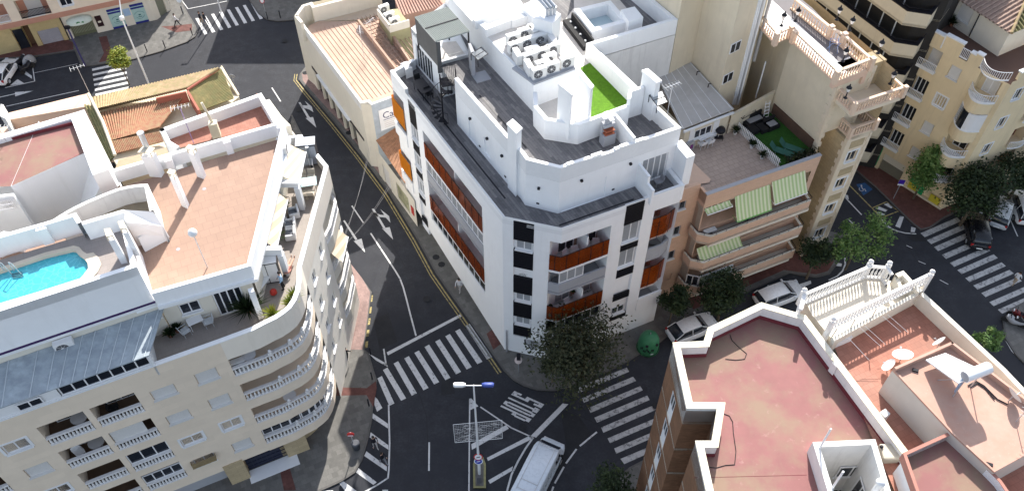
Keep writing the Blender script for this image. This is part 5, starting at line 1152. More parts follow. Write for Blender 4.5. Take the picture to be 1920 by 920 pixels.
# lanterns
def lantern(p,z,first=[None],k=[0],where=''):
    q=W(p,z); 
    if first[0] is None:
        o=root('lantern','x','lantern',(0,0,0),'black and white lanterns on the balustrade posts'); first[0]=o
        m=MB(); m.lathe((0,0,0),[(.16,0),(.1,.06),(.05,.15),(.035,.5),(.08,.56)],8); m.build('post',M_iron,o)
        m=MB(); m.lathe((0,0,0),[(.09,.58),(.19,.9)],6); m.build('glass_case',M_wplas,o); m=MB(); m.lathe((0,0,0),[(.22,.9),(.2,.96),(.07,1.08),(.05,1.2),(.01,1.26)],6); m.build('cap',M_iron,o)
    o=place(first[0],k[0]==0,(q[0],q[1],z),0,where); k[0]+=1
for p,z,wh in (((1440+100/4,195/4),ZW+1.1,'lantern nearest the bulky pipes at the corner of the balustrade'),((1440+205/4,160/4),ZW+1.1,'lantern on the post where the long balustrade begins'),((1440+515/4,150/4),ZW+1.1,'lantern on the rear balustrade beside the glass screens, left of a pair'),((1440+610/4,230/4),ZW+1.1,'lantern on the rear balustrade, right of a pair'),((1440+825/4,400/4),ZW+1.1,'lantern on the far right corner post of the top terrace'),((1440+560/4,460/4),ZW+1.1,'lantern on the front corner post of the top terrace'),((1440+915/4,630/4),18.45,'lantern on the outer corner of the projecting tower balcony'),((1440+580/4,735/4),18.45,'lantern on the inner left corner of the projecting tower balcony')):
    lantern(p,z,where=wh)
# back mass with two small windows, pipes
BM=root('apartment_building','bulky windowed beige block with grey pipes rising behind the terrace room','building',(16,58,0))
p0=W(c4(295,360),15.2); p1=W(c4(540,612),15.0); 
ZM=26
Fm=Fac(R2,p0); Fm1=Fac(tuple(Vector(R2)),p0); mx=W(c4(455,520),15.0)
m=MB(); Fq=Fac((R2[0]+.05,R2[1]+.02),p0); facade(m,Fq,0,Fq.L,0,ZM,[]); Fq2=Fac((R3[0]+.05,R3[1]),(R2[0]+.05,R2[1]+.02)); facade(m,Fq2,0,Fq2.L,0,ZM,[]); Fn=Fac(p0,mx); facade(m,Fn,0,Fn.L,0,ZM,[]); 
Fw=Fac(mx,(mx[0]+2.6,mx[1]+1.9)); facade(m,Fw,0,Fw.L,0,24.0,[]); Fw2=Fac(Fw.b,(Fw.b.x+.2,Fw.b.y+8)); facade(m,Fw2,0,8,0,24,[]); m.poly([Fw.a,Fw.b,Fw2.b,p0,(R2[0]+.05,R2[1]+.02),(R3[0]+.05,R3[1])],24.0); m.build('wall',M_sand,BM)
ua,za=Fw.loc(c4(515,285)); 
for zz in (za-.9 if False else None,): pass
for (A_,B_) in ((c4(515,250),c4(578,290)),(c4(475,428),c4(532,465))):
    (ua,zA),(ub,zB)=Fw.loc(A_),Fw.loc(B_); z_=(zA+zB)/2; u_=(ua+ub)/2; f_=MB(); Fw.box(f_,u_-.55,u_+.55,z_-.45,z_+.45,.002,.05); w_=f_.build('window',M_frame,BM); g_=MB(); 
    Fw.box(g_,u_-.47,u_-.05,z_-.38,z_+.38,.05,.055); Fw.box(g_,u_+.05,u_+.47,z_-.38,z_+.38,.05,.055); g_.build('pane',M_glass,w_)
for i,(tx,bx) in enumerate(((650,520),(668,532),(684,543),(700,553),(712,562))):
    b_=W3(c4(bx,600),12.5); m=MB(); m.tube(b_,(b_.x,b_.y,26),.09,8); m.build('drain_pipe',M_cap if i!=3 else M_metal,BM)
m=MB(); b_=W3(c4(655,350),16.5); m.tube(b_,(b_.x,b_.y,22.5),.14,8); m.build('flue_pipe',M_metal,BM)
m=MB(); b_=W3(c4(665,562),12.9); m.tube(b_,(b_.x,b_.y,16.5),.06,6); m.build('drain_pipe',M_cap,BM)
m=MB(); Fk=Fac(p1,W((1448,176),14.0)); facade(m,Fk,0,Fk.L+.4,12.2,14.0,[]); Fk.box(m,0,Fk.L+.4,13.98,14.06,-.2,.03); m.build('terrace_back_wall',M_sand,GB)
# ================================================================ TERRACED BUILDING BEHIND AND YELLOW BUILDING
BT=root('apartment_building','beige building with long wraparound balconies behind the lanterned terrace','building',(31,64,0))
plan=[(20.5,79.5),(26,68.5),(28.3,64.3),(31.5,58.3),(33.3,57.8),(34.6,59.5)]
core=[tuple(Vector(p)+Vector((1.4,.9))) for p in plan]
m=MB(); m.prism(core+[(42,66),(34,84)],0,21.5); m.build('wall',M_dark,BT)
for k,z in enumerate((3,6,9,12,15,18,21)):
    m=MB(); m.strip(plan,z-1.25,z,.22); m.build('balcony_parapet',M_sand,BT); m=MB(); m.prism(plan+core[::-1],z-1.3,z-1.1); m.build('balcony_slab',M_sand,BT)
    m=MB(); m.strip([tuple(Vector(p)+Vector((-.02,-.02))) for p in plan],z+.0,z+.1,.3); m.path([(p[0],p[1],z+.4) for p in plan],.03); m.build('balcony_rail',M_iron,BT)
m=MB()
for k,z in enumerate((12,15,18)):
    for i in range(8):
        a=Vector(core[1])+(Vector(core[3])-Vector(core[1]))*(i/8); 
        m.box(tuple(a+Vector((-.15,-.1))),.08,.08,z-1.1,z+1.7)
m.build('door_frame',M_frame,BT)
YB=root('apartment_building','yellow apartment building with small white balconies and a tiled penthouse','building',(38,57,0))
Y0=(33.86,59.91);Y1=(39.4,53.35); FY=Fac(Y0,Y1); UY=FY.L
dY=Vector((.908,.418)); Y2=tuple(Vector(FY.b)+dY*14); FZ=Fac(FY.b,Y2)
m=MB(); ops=[]; 
for k,z in enumerate((12.4,9.35,6.35,3.3)):
    ops.append((1.25,2.75,z,z+1.9,.6)); ops.append((3.75,4.75,z+.15,z+1.35,.12)); ops.append((6.1,8.0,z+.0,z+2.0,.9))
ops+= [(1.75,4.1,.1,2.2,.3),(5.2,8.3,.3,2.3,.2)]
facade(m,FY,-.1,UY,0,14.6,ops)
opz=[]
for z in (12.3,9.3,6.3,3.3): opz+= [(1.2,2.1,z+.2,z+1.4,.12),(4.2,6.2,z,z+2.0,.9),(8.2,9.2,z+.2,z+1.4,.12)]
facade(m,FZ,0,14,0,14.9,opz); m.build('wall',M_yel,YB)
m=MB(); zz_=[(0,15.7),(2.35,15.7),(2.35,15.45),(4.3,15.45)]
for u0,u1,zt in ((-.1,2.4,15.75),(2.4,4.0,15.95),(4.75,5.2,15.6),(5.2,5.75,15.8)): FY.box(m,u0,u1,14.6,zt-.12,-.2,0)
m.strip([FY.xy(5.75),FY.xy(UY),FZ.xy(14)],14.9,15.2,.2) if False else None
FZ.box(m,.5,14,14.9,15.6,-.2,0); m.build('parapet',M_yel,YB)
m=MB()
for u0,u1,zt in ((-.1,2.4,15.75),(2.4,4.0,15.95),(4.75,5.2,15.6),(5.2,5.75,15.8)): FY.box(m,u0-.03,u1+.03,zt-.12,zt,-.35,.08)
FY.box(m,2.33,2.42,14.6,15.9,-.3,.07); FZ.box(m,.5,14,15.6,15.7,-.3,.06); m.build('parapet_coping',M_cap,YB)
def railpanel(F,u0,u1,z0,z1,o,par,bow=0,name='railing',mt=None):
    m=MB(); n=max(2,int((u1-u0)/.13)); 
    def pt(i,z): 
        k=i/n; return F.pt(u0+(u1-u0)*k,z,o+bow*4*k*(1-k))
    for i in range(n+1): m.tube(pt(i,z0),pt(i,z1),.028,4)
    for i in range(n):
        for z in (z0,z1,z0+.06): m.tube(pt(i,z),pt(i+1,z),.04,4)
    m.build(name,mt or M_frame,par)
railpanel(FY,4.05,4.7,14.75,15.6,.05,YB); railpanel(FY,5.85,8.3,14.9,15.7,.1,YB,.9)
for k,z in enumerate((12.4,9.35,6.35,3.3)):
    m=MB(); FY.box(m,1.15,2.85,z-.15,z,.0,.35); m.build('balcony_slab',M_cap,YB); railpanel(FY,1.18,2.82,z+.05,z+.75,.32,YB)
    if k==0: fshut(FY,1.6,2.7,z+.02,z+1.85,YB,.55)
    else: door2(FY,1.5,2.7,z+.02,z+1.85,-.55,YB,M_glass,2)
    if k in (1,): fwin(FY,3.77,4.73,z+.17,z+1.33,YB,surround=True,mull=3)
    else: fshut(FY,3.77,4.73,z+.17,z+1.33,YB)
    # bowed bay balcony
    m=MB(); pts=[FY.xy(5.9+2.3*i/8,.02+.95*4*(i/8)*(1-i/8)) for i in range(9)]; m.prism(pts,z-1.2 if k<3 else z-.2,z); m.build('bay_balcony',M_yel,YB); m=MB(); m.prism([FY.xy(5.85+2.4*i/8,.02+1.0*4*(i/8)*(1-i/8)) for i in range(9)],z+.004,z+.1); m.build('bay_sill',M_cap,YB)
    if k==1: 
        m=MB(); m.strip(pts[:5],z+.1,z+1.9,.05); m.build('glazed_enclosure',M_glass,YB); m=MB(); m.strip(pts[4:],z+.1,z+1.95,.06); m.build('enclosure_panel',M_frame,YB); railpanel(FY,5.95,7.0,z+.1,z+1.95,.1,YB,.5,'enclosure_frame')
    else: railpanel(FY,5.9,8.2,z+.12,z+.85,.02,YB,.95)
    door2(FY,6.5,7.7,z+.02,z+1.9,-.85,YB,M_glass if k else M_shut,1)
    fwin(FZ,1.22,2.08,z+.12,z+1.28,YB,surround=True) if k else fwin(FZ,1.22,2.08,z+.12,z+1.28,YB,surround=True)
    m=MB(); FZ.box(m,4.3,6.1,z-.1+.02,z+1.9,-.88,-.84); m.build('loggia_door',mat('dark red blind',(.16,.03,.02),.7),YB); railpanel(FZ,4.1,6.3,z+.0,z+.75,.3,YB,.3)
m=MB(); 
for (u0,z0) in ((1.75,.1),): FY.box(m,1.77,4.08,.12,1.3,-.28,-.24)
m.build('garage_door',mat('olive garage door',(.20,.19,.15),.7),YB); m=MB(); FY.box(m,1.77,4.08,1.3,2.18,-.28,-.2); m.build('garage_header',M_creamr,YB)
m=MB(); FY.box(m,.72,1.5,.45,2.65,.01,.08); sb_=m.build('shop_sign',mat('bright green sign',(.02,.35,.12),.5),YB)
m=MB(); lettering(m,'S',lambda a,b:FY.pt(.8+a*.6,.9+b*1.3,.085)); m.build('lettering',M_wplas,sb_); m=MB(); 
for i in range(3): FY.box(m,.85+i*.2,.95+i*.2,.55,.68,.08,.085)
m.build('sign_marks',M_iron,sb_)
m=MB(); FY.box(m,5.0,6.5,.3,2.0,.01,.06); sb_=m.build('shop_sign',MT['bright green sign'],YB,'green and yellow shop panel under the curved balconies'); m=MB(); m.add([FY.pt(5.0,.3,.065),FY.pt(6.1,.3,.065),FY.pt(5.7,1.0,.065),FY.pt(5.0,1.0,.065)],[(0,1,2,3)]); FY.box(m,7.2,8.2,.3,1.1,.01,.05); m.build('yellow_patch',mat('sign yellow',(.6,.5,.05),.6),sb_)
m=MB(); FY.box(m,4.6,8.6,0,.3,.0,.12); m.build('stone_base',M_sand,YB)
# penthouse and tiled roof
m=MB(); m.poly([FY.xy(-.1,-.1),FY.xy(UY,-.1),FZ.xy(14,-.1),(46,72),(36,68)],14.5); m.build('penthouse_terrace',mat('dark brown terrace',(.12,.07,.055),.7,.05,2),YB)
ya=W(t4(1360,200),14.5); yb_=W(t4(1700,430),14.5); yc=W(t4(1960,360),14.5)
ya=(36.9,62.2); yb_=(39.75,57.1); yc=(45.5,60.3)
m=MB(); F_1=Fac(ya,yb_); F_2=Fac(yb_,yc); facade(m,F_1,-3,F_1.L,14.5,17.0,[(1.0,2.3,15.4,16.8,.08)]); facade(m,F_2,0,F_2.L,14.5,17.0,[]); m.build('penthouse_wall',M_creamr,YB); fshut(F_1,1.02,2.28,15.42,16.78,YB,.06)
m=MB(); m.tube(F_1.pt(2.9,14.6,.08),F_1.pt(2.9,17,.08),.05,6); m.build('drain_pipe',M_iron,YB)
ap=Vector((44.5,64.5,18.6)); e1=Vector(F_1.pt(-4,17.0,.35)); e2=Vector((*(Vector(F_1.xy(F_1.L+.3,.35))),17.0)); e3=Vector(F_2.pt(F_2.L+2,17.0,.35))
for (a,b,c_,n) in ((e1,e2,ap,26),(e2,e3,ap,22)):
    m=MB(); ap2=ap if True else None; d_=(b-a)
    cA=ap+(a-b)*.9 if a is e1 else ap; cB=ap if a is e1 else ap+(b-a)*.9
    if a is e1: q=[a,b,ap,ap+(a-b)*.8]
    else: q=[a,b,ap+(b-a)*.8,ap]
    m.add(q,[(0,1,2,3)])
    up=(q[3]-q[0]) if a is e1 else (q[2]-q[1])
    dirn=Vector((-(b-a).y,(b-a).x,0)).normalized()
    for i in range(n):
        s_=q[0]+(q[1]-q[0])*(i+.5)/n
        # run straight up the slope until the hip
        hipA,hipB=(b,ap)
        slope=(ap.z-17.0)/max(.1,(Vector((ap.x,ap.y))-Vector((a.x,a.y))).dot(Vector((dirn.x,dirn.y))))
        Lh=(Vector((ap.x,ap.y))-Vector((a.x,a.y))).dot(Vector((dirn.x,dirn.y)))
        corner=e2; ed=(q[1]-q[0]).normalized()
        dist=abs((corner-s_).dot(ed)); hx=abs((Vector((ap.x,ap.y,17))-corner).dot(ed)); l=min(1,dist/max(hx,.1))*Lh
        e_=s_+dirn*l+Vector((0,0,slope*l)); k=max(1,int(l/.6))
        for j in range(k): m.tube(s_+(e_-s_)*j/k+Vector((0,0,.03)),s_+(e_-s_)*(j+1)/k+Vector((0,0,.08)),.1,6,.08,cap=False)
    m.build('tile_roof_slope',mat('dusky roof tiles',(.42,.31,.25),.9,.15,4,kind='patch',ps=3,col3=(.32,.22,.18),col4=(.55,.44,.36)) if a is e1 else M_tilem,YB)
m=MB(); 
for i in range(20):
    a=e2+(ap-e2)*i/20; b=e2+(ap-e2)*(i+1)/20; m.tube(a+Vector((0,0,.1)),b+Vector((0,0,.17)),.14,6,.11)
m.build('hip_tiles',M_tilet,YB)
# ================================================================ TOP-LEFT SHOP BUILDING
TL0=(-55.85,76.09);TL1=(-40.68,82.43); FTL=Fac(TL0,TL1)
TLB=root('apartment_building','cream and terracotta building with shops at street level at the top left','building',(-48,80,0))
m=MB(); ops=[(2.2,3.35,0,2.8,.3),(3.3,4.0,0,2.9,.8),(4.5,6.75,0.05,1.9,.15),(7.8,10.3,0,2.2,.3),(12.0,13.5,0,2.65,.1),(14.45,15.9,0,2.65,.1)]
facade(m,FTL,-6,7.3,0,3.3,[o for o in ops if o[1]<7.3]); m.build('yellow_ground_wall',mat('yellow stone',(.52,.42,.22),.85,.08,2,kind='brick',wall=1,bw=.8,bh=.4,b2=.95,mo=.85,ms=.01),TLB)
m=MB(); facade(m,FTL,7.3,FTL.L+.3,0,3.3,[o for o in ops if o[0]>7.3]); FCt=Fac(FTL.xy(FTL.L+.3),W((322,20),0)); facade(m,FCt,0,FCt.L,0,3.3,[(.6,FCt.L-.6,0,2.6,.2)]); m.build('ground_wall',M_creamr,TLB)
m=MB(); m.prism([FTL.xy(-6,.6),FTL.xy(FTL.L-1.5,.6),FCt.xy(FCt.L*.6,.3),tuple(Vector(FCt.b)+Vector((0,12))),FTL.xy(-6,-12)],3.3,3.9); m.build('terracotta_slab',mat('terracotta band',(.50,.26,.19),.8,.05,2),TLB)
FU=Fac(FTL.xy(-6,.55),FTL.xy(FTL.L-1.5,.55)); m=MB(); facade(m,FU,0,FU.L,3.9,9,[(9.9,12.9,4.0,6.2,1.2),(5.5,8.9,4.0,6.2,1.2),(14.0,15.3,4.4,5.6,.15)]); m.build('upper_wall',M_cream,TLB); 
m=MB()
for u0,u1 in ((9.9,12.9),(5.5,8.9)): FU.box(m,u0,u1,4.0,6.1,-1.19,-1.1); FU.box(m,u1-.06,u1-.01,4.0,6.1,-1.1,-.02)
m.build('balcony_lining',MT['terracotta band'],TLB); railpanel(FU,9.95,12.85,4.1,4.9,.0,TLB,0,'balcony_rail',M_iron); railpanel(FU,5.55,8.85,4.1,4.9,.0,TLB,0,'balcony_rail',M_frame); fshut(FU,10.6,12.2,4.1,6.0,TLB,1.08); fwin(FU,14.05,15.25,4.45,5.55,TLB,surround=True)
fshut(FTL,4.52,6.73,.06,1.88,TLB,.14,'garage_door',mat('grey garage door',(.34,.34,.38),.6)); m=MB(); FTL.box(m,7.82,10.28,.02,2.2,-.29,-.25); sg_=m.build('shop_front',mat('olive shop front',(.13,.14,.09),.6),TLB)
m=MB(); 
for i in range(16): FTL.box(m,7.85+i*.155,7.9+i*.155,.5,2.1,-.24,-.2)
m.build('grille',mat('sage grille',(.30,.32,.24),.6),sg_)
aw=MB(); 
for i in range(8):
    a0=math.pi*i/8;a1=math.pi*(i+1)/8; cu=9.05
    for j in range(4):
        b0=.5*math.pi*j/4;b1=.5*math.pi*(j+1)/4
        f3=lambda a,b:FTL.pt(cu-1.35*math.cos(a),2.1+.75*math.cos(b)*math.sin(a)**.6*.9,.05+.9*math.sin(b)*math.sin(a)**.7)
        aw.add([f3(a0,b0),f3(a0,b1),f3(a1,b1),f3(a1,b0)],[(0,1,2,3)])
awo=aw.build('awning',mat('pale green awning',(.62,.68,.60),.8),TLB); m=MB()
for cu_,r_ in ((8.95,.22),(9.4,.14)):
    vs=[]; 
    m.add([FTL.pt(cu_+r_*math.cos(t*.785),2.35+.8*r_*math.sin(t*.785),.97-.1) for t in range(8)],[tuple(range(8))])
m.build('emblem',mat('leaf emblem green',(.05,.22,.07),.7),awo)
m=MB(); FTL.box(m,10.6,11.25,.85,2.2,.01,.06); s_=m.build('dark_menu_sign',mat('dark maroon sign',(.03,.01,.015),.5),TLB); m=MB(); m.add([FTL.pt(10.93+.2*math.cos(t*.785),1.45+.14*math.sin(t*.785),.065) for t in range(8)],[tuple(range(8))]); m.build('sign_oval',M_creamr,s_)
pt__=mat('pale aqua poster',(.40,.58,.56),.4); nv=mat('navy poster band',(.02,.03,.22),.5)
for u0,u1 in ((12.0,13.5),(14.45,15.9)):
    m=MB(); FTL.box(m,u0,u1,.05,2.6,-.09,-.05); p_=m.build('shop_poster_window',pt__,TLB); m=MB(); FTL.box(m,u0,u1,.05,.35,-.05,-.04); FTL.box(m,u0,u1,2.0,2.22,-.05,-.04); FTL.box(m,u0,u1,2.32,2.6,-.05,-.04)
    m.build('poster_band',nv,p_); m=MB(); cu=(u0+u1)/2
    for i in range(14):
        a=R(20+i*10); m.add([FTL.pt(cu+.52*math.cos(a),1.15+.42*math.sin(a),-.04),FTL.pt(cu+.58*math.cos(a),1.15+.47*math.sin(a),-.04),FTL.pt(cu+.58*math.cos(a+.12),1.15+.47*math.sin(a+.12),-.04),FTL.pt(cu+.52*math.cos(a+.12),1.15+.42*math.sin(a+.12),-.04)],[(0,1,2,3)])
        a=-a; m.add([FTL.pt(cu+.45*math.cos(a),1.15+.42*math.sin(a),-.04),FTL.pt(cu+.5*math.cos(a),1.15+.47*math.sin(a),-.04),FTL.pt(cu+.5*math.cos(a+.12),1.15+.47*math.sin(a+.12),-.04),FTL.pt(cu+.45*math.cos(a+.12),1.15+.42*math.sin(a+.12),-.04)],[(0,3,2,1)])
    FTL.box(m,cu-.12,cu+.12,1.1,1.25,-.045,-.038); FTL.box(m,cu-.2,cu+.2,.9,.97,-.045,-.038); m.build('poster_print',mat('teal print',(.03,.14,.16),.6),p_)
m=MB(); FTL.box(m,13.6,14.35,1.4,2.3,.005,.02); m.build('notice_poster',mat('pale blue notice',(.35,.5,.7),.6),TLB)
m=MB(); FTL.box(m,2.25,3.3,.05,2.5,-.28,-.22); m.build('entrance_door',M_glass,TLB); m=MB(); FTL.box(m,3.32,3.98,0,2.8,-.78,-.7); m.build('dark_passage',M_brown,TLB); m=MB(); FCt.box(m,.65,FCt.L-.65,.05,2.5,-.18,-.12); m.build('corner_shutter',mat('olive shop front2',(.20,.21,.16),.7),TLB)
m=MB(); FTL.box(m,7.25,7.35,0,3.2,.02,.12); m.build('drain_pipe',M_iron,TLB)
# ================================================================ RED-ROOFED BUILDING, BOTTOM RIGHT
RB=root('apartment_building','brown brick apartment building with a stained red flat roof, bottom right','building',(14,23,0))
Z9=19.0; ZR=18.0
ro=[(1262,645),(1322,641),(1340,621),(1330,614),(1430,577),(1512,592),(1700,843)]
ro=[W(t11(1210,733),Z9),W(t11(1440,722),Z9),W(t11(1470,622),Z9),W(t11(1870,432),Z9),W((1510,592),Z9),W((1712,860),Z9)]
fr=[W((1262,643),Z9),W(t15(1320,295),Z9),W(t15(1540,300),Z9),W(t15(1510,545)if False else t15(1600,548),Z9),W(t15(1380,548),Z9)]
lt=[W(t15(1380,548),Z9),(0,0)]
# outline (outer edge of the parapet)
o1=W((1262,643),Z9);o2=W(t15(1312,300),Z9);o3=W(t15(1540,302),Z9);o4=W(t15(1500,548),Z9);o5=W(t15(1378,548),Z9);o6=W(t15(1345,655),Z9)
o6=tuple(Vector(o5)+(Vector(o2)-Vector(o1)).normalized()*6.5)
outl=[o6,o5,o4,o3,o2,o1]
full=outl+ro[1:]+[(19.5,12),(10,12)]
m=MB(); 
def sk(a,b,m_,z0=0,z1=Z9): m_.add([(a[0],a[1],z0),(b[0],b[1],z0),(b[0],b[1],z1),(a[0],a[1],z1)],[(0,1,2,3)])
FBR=Fac(o1,o2); FBs=Fac(o5,o6)
opn=[(1.55,2.05,z,z+1.1,.12) for z in (15.4,12.4,9.4,6.4,3.4)]
facade(m,FBR,0,FBR.L,0,Z9-.25,[(FBR.L*.42,FBR.L*.62,z-1.4,z+1.3,.08) for z in (15.6,12.6,9.6,6.6,3.6)]); 
for a,b in ((o2,o3),(o3,o4),(o4,o5)): sk(a,b,m,0,Z9-.25)
facade(m,FBs,0,FBs.L,0,Z9-.25,[])
for a,b in zip(ro[:-1],ro[1:]): sk(a,b,m,0,Z9-.25)
sk(o1,ro[1],m,0,Z9-.25)
m.build('wall',M_brick,RB)
for z in (15.6,12.6,9.6,6.6,3.6):
    m=MB(); FBR.box(m,FBR.L*.42,FBR.L*.62,z-1.4,z,-.07,-.02); m.build('pale_window_panel',M_cap,RB); fwin(FBR,FBR.L*.42,FBR.L*.62,z,z+1.3,RB,.06,sill=False)
    m=MB(); m.strip([o6,o5,o4,o3,o2,o1,ro[1]],z+1.75,z+1.95,-.06); m.build('floor_band',M_creamr,RB)
m=MB(); cph=[W(p,19.1) for p in [t16(345,562),t16(795,540),t16(980,1140),t16(530,1140)]]; holed(m,[o6,o5,o4,o3,o2,o1,ro[1],ro[2],ro[3],ro[4],ro[5],(20,12),(10,12)],cph,ZR); m.build('roof',M_red,RB)
m=MB(); 
m.strip([o6,o5,o4,o3,o2,o1,ro[1],ro[2],ro[3],ro[4],ro[5],(21.3,14.5)],ZR-.4,Z9,-.3); m.build('parapet',M_whiteold,RB)
m=MB(); 
def inset(pts,d): 
    P=[Vector(p) for p in pts]; o=[]
    for i in range(len(P)):
        ns=[]
        if i>0: e=(P[i]-P[i-1]).normalized(); ns.append(Vector((e.y,-e.x)))
        if i<len(P)-1: e=(P[i+1]-P[i]).normalized(); ns.append(Vector((e.y,-e.x)))
        if len(ns)==2: k=(ns[0]+ns[1]).normalized(); o.append(tuple(P[i]+k*d/max(.35,k.dot(ns[0]))))
        else: o.append(tuple(P[i]+ns[0]*d))
    return o
pin=inset([o6,o5,o4,o3,o2,o1,ro[1],ro[2],ro[3],ro[4],ro[5],(21.3,14.5)],.302)
m.strip(pin,ZR,ZR+.28,-.04); m.build('red_skirting',M_darkred,RB)
m=MB(); m.strip(inset([o6,o5,o4,o3,o2,o1,ro[1],ro[2],ro[3],ro[4],ro[5],(21.3,14.5)],-.03),Z9+.002,Z9+.05,-.38); m.build('parapet_coping',mat('lichened coping',(.74,.70,.60),.85,.1,3,kind='patch',ps=1.2,col3=(.62,.57,.38),col4=(.8,.77,.7)),RB)
for p in ((1532,708-22),(1572,640+0)): pass
for pt_q in (t12(545,850),t16(905,300)):
    q=W(pt_q,Z9+.1); m=MB(); m.box((q[0]-.22,q[1]-.22),.35,.4,ZR+.2,Z9+.03,ANG_A); m.build('parapet_block',M_whiteold,RB)
m=MB(); m.poly([W(p,ZR) for p in [t16(-560,818),t16(290,797),t16(290,800),t16(-560,821)]],ZR+.006); m.build('membrane_seam',M_darkred,RB)
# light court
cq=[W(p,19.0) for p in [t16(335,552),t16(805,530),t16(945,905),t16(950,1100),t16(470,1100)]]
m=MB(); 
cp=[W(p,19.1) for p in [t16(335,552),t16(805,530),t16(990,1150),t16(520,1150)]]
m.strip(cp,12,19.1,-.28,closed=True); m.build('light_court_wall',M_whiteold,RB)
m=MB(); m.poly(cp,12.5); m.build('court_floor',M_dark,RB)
Fc_=Fac(cp[3],cp[2]);Fw_=Fac(tuple(Vector(cp[0])),tuple(Vector(cp[1]))); 
inn=[tuple(Vector(p)) for p in cp]
# windows in the court's inner back and right walls, facing inwards
Fi=Fac(cp[1],cp[0]) # looking from inside the court the far wall
Fi=Fac((cp[0][0],cp[0][1]-.3),(cp[1][0],cp[1][1]-.3)); fwin(Fi,2.0,3.5,15.6,16.8,RB,-.02,sill=True,mull=1); fwin(Fi,2.0,3.5,12.9,14.1,RB,-.02)
Fj=Fac((cp[1][0]-.3,cp[1][1]-.4),(cp[2][0]-.3,cp[2][1])); fwin(Fj,.6,1.7,15.2,17.0,RB,-.02); fwin(Fj,1.9,3.0,15.2,17.0,RB,-.02); fwin(Fj,.6,1.7,12.6,14.2,RB,-.02)
m=MB(); a=W3(t16(480,452),21.0); m.tube((a.x,a.y,ZR),(a.x,a.y,20.9),.05,8); m.build('vent_pipe',M_cap,RB) if False else None
for bp,tpx,r_ in ((t16(385,600),t16(480,455),.05),(t16(480,900),t16(570,775),.055)):
    b_=W3(bp,19.0); k=None
    lo=19.0; 
    for i in range(60):
        q=(b_.x,b_.y,19+i*.05); dep=b_.y*CP+(CH-q[2])*SP; yy=460+FPX*((CH-q[2])*CP-b_.y*SP)/dep
        if yy<=tpx[1]: break
    m=MB(); m.tube((b_.x,b_.y,15),(b_.x,b_.y,q[2]),r_,8); m.build('vent_pipe',M_cap,RB)
m=MB(); b_=W3(t16(790,930),18.6); m.tube((b_.x,b_.y,15),(b_.x,b_.y,19.6),.14,10); m.lathe((b_.x,b_.y,19.6),[(.2,0),(.24,.1),(.2,.22),(.08,.28)],10); m.build('flue',M_cap,RB)
tk=root('water_tank','rounded beige water tank on the red roof beside the light court','tank',W3(t16(930,640),ZR)); m=MB(); q=[W(p,ZR+.7) for p in [t16(835,562),t16(975,560),t16(1008,600),t16(1005,675),t16(870,680)]]; m.prism(q,ZR+.02,ZR+.7); m.build('tank_body',mat('beige fibreglass',(.50,.46,.38),.6,.06,2),tk,bevel=.08); m=MB(); b_=W3(t16(850,590),ZR+.7); m.lathe(b_,[(.09,0),(.09,.08),(.05,.1)],8); m.build('filler_cap',M_iron,tk)
# loose cable on the roof
cb=MB(); pts=[t11(1635,670),t11(1650,710),t11(1700,760),t11(1760,810),t11(1745,850),t11(1680,858),t11(1600,850)]; cb.path([W3(p,ZR+.02) for p in pts],.02,4); thing('cable',cb,M_iron,'thin black cable curling over the shaded corner of the red roof','cable',W3(pts[0],ZR))
cb=MB(); pts=[t15(1590,340),t15(1630,355),t15(1655,400),t15(1660,480),t15(1680,620),t15(1670,720),t15(1600,725),t15(1530,745),t15(1480,740)]; cb.path([W3(p,ZR+.02) for p in pts],.02,4); thing('cable',cb,M_iron,'long black cable looping along the left edge of the red roof past the recess','cable',W3(pts[0],ZR))
# ================================================================ HOUSE WITH WHITE BALUSTRADES
HB=root('house','cream house with red tiled terraces, white balustrades and a solar water heater','house',(22,24,0))
HZ=18.2
hl0=W((1512,592),19.05); hr0=W(t12(1165,345),19.1); hfar=W((1960,738),19.1)
m=MB(); hp=[W(p,HZ) for p in [t12(490,720),t12(1120,410),t12(1700,920),t16(1950,450),t16(1950,1000),t16(1000,900),t16(660,60)]]
m.poly([W((1560,640),HZ),W((1722,562),HZ),W((1960,775),HZ),(33,12),(19.5,12)],HZ); m.build('tiled_terrace',M_terra2,HB)
m=MB(); FHr=Fac(W(t12(1150,352),19.1),W((1990,760),19.1)); 
m.strip([W(t12(1160,345),19.2),W(t12(1780,920),19.2),W((1990,800),19.2)],HZ-.3,19.2,-.28); m.strip([W(t12(1160,345),19.2),W(t12(1780,920),19.2),W((1990,800),19.2)],0,HZ-.2,-.2)
m.strip([W(t12(500,715),19.2),W(t12(1165,350),19.2)],HZ-.3,19.2,.22); m.build('terrace_wall',M_creamr,HB)
m=MB(); b=MB(); e0=W(t12(450,640),19.25); e1_=W(t12(1178,290),19.25); balustrade(b,[e0,e1_],19.2,.9,.22,.16,6,1,.85)
for e in (e0,e1_): b.box(e,.24,.24,18.2,20.2,ANG_B); b.lathe((e[0],e[1],20.25),[(.06,0),(.15,.1),(.15,.2),(.04,.3)],8)
b.build('balustrade',M_bal,HB)
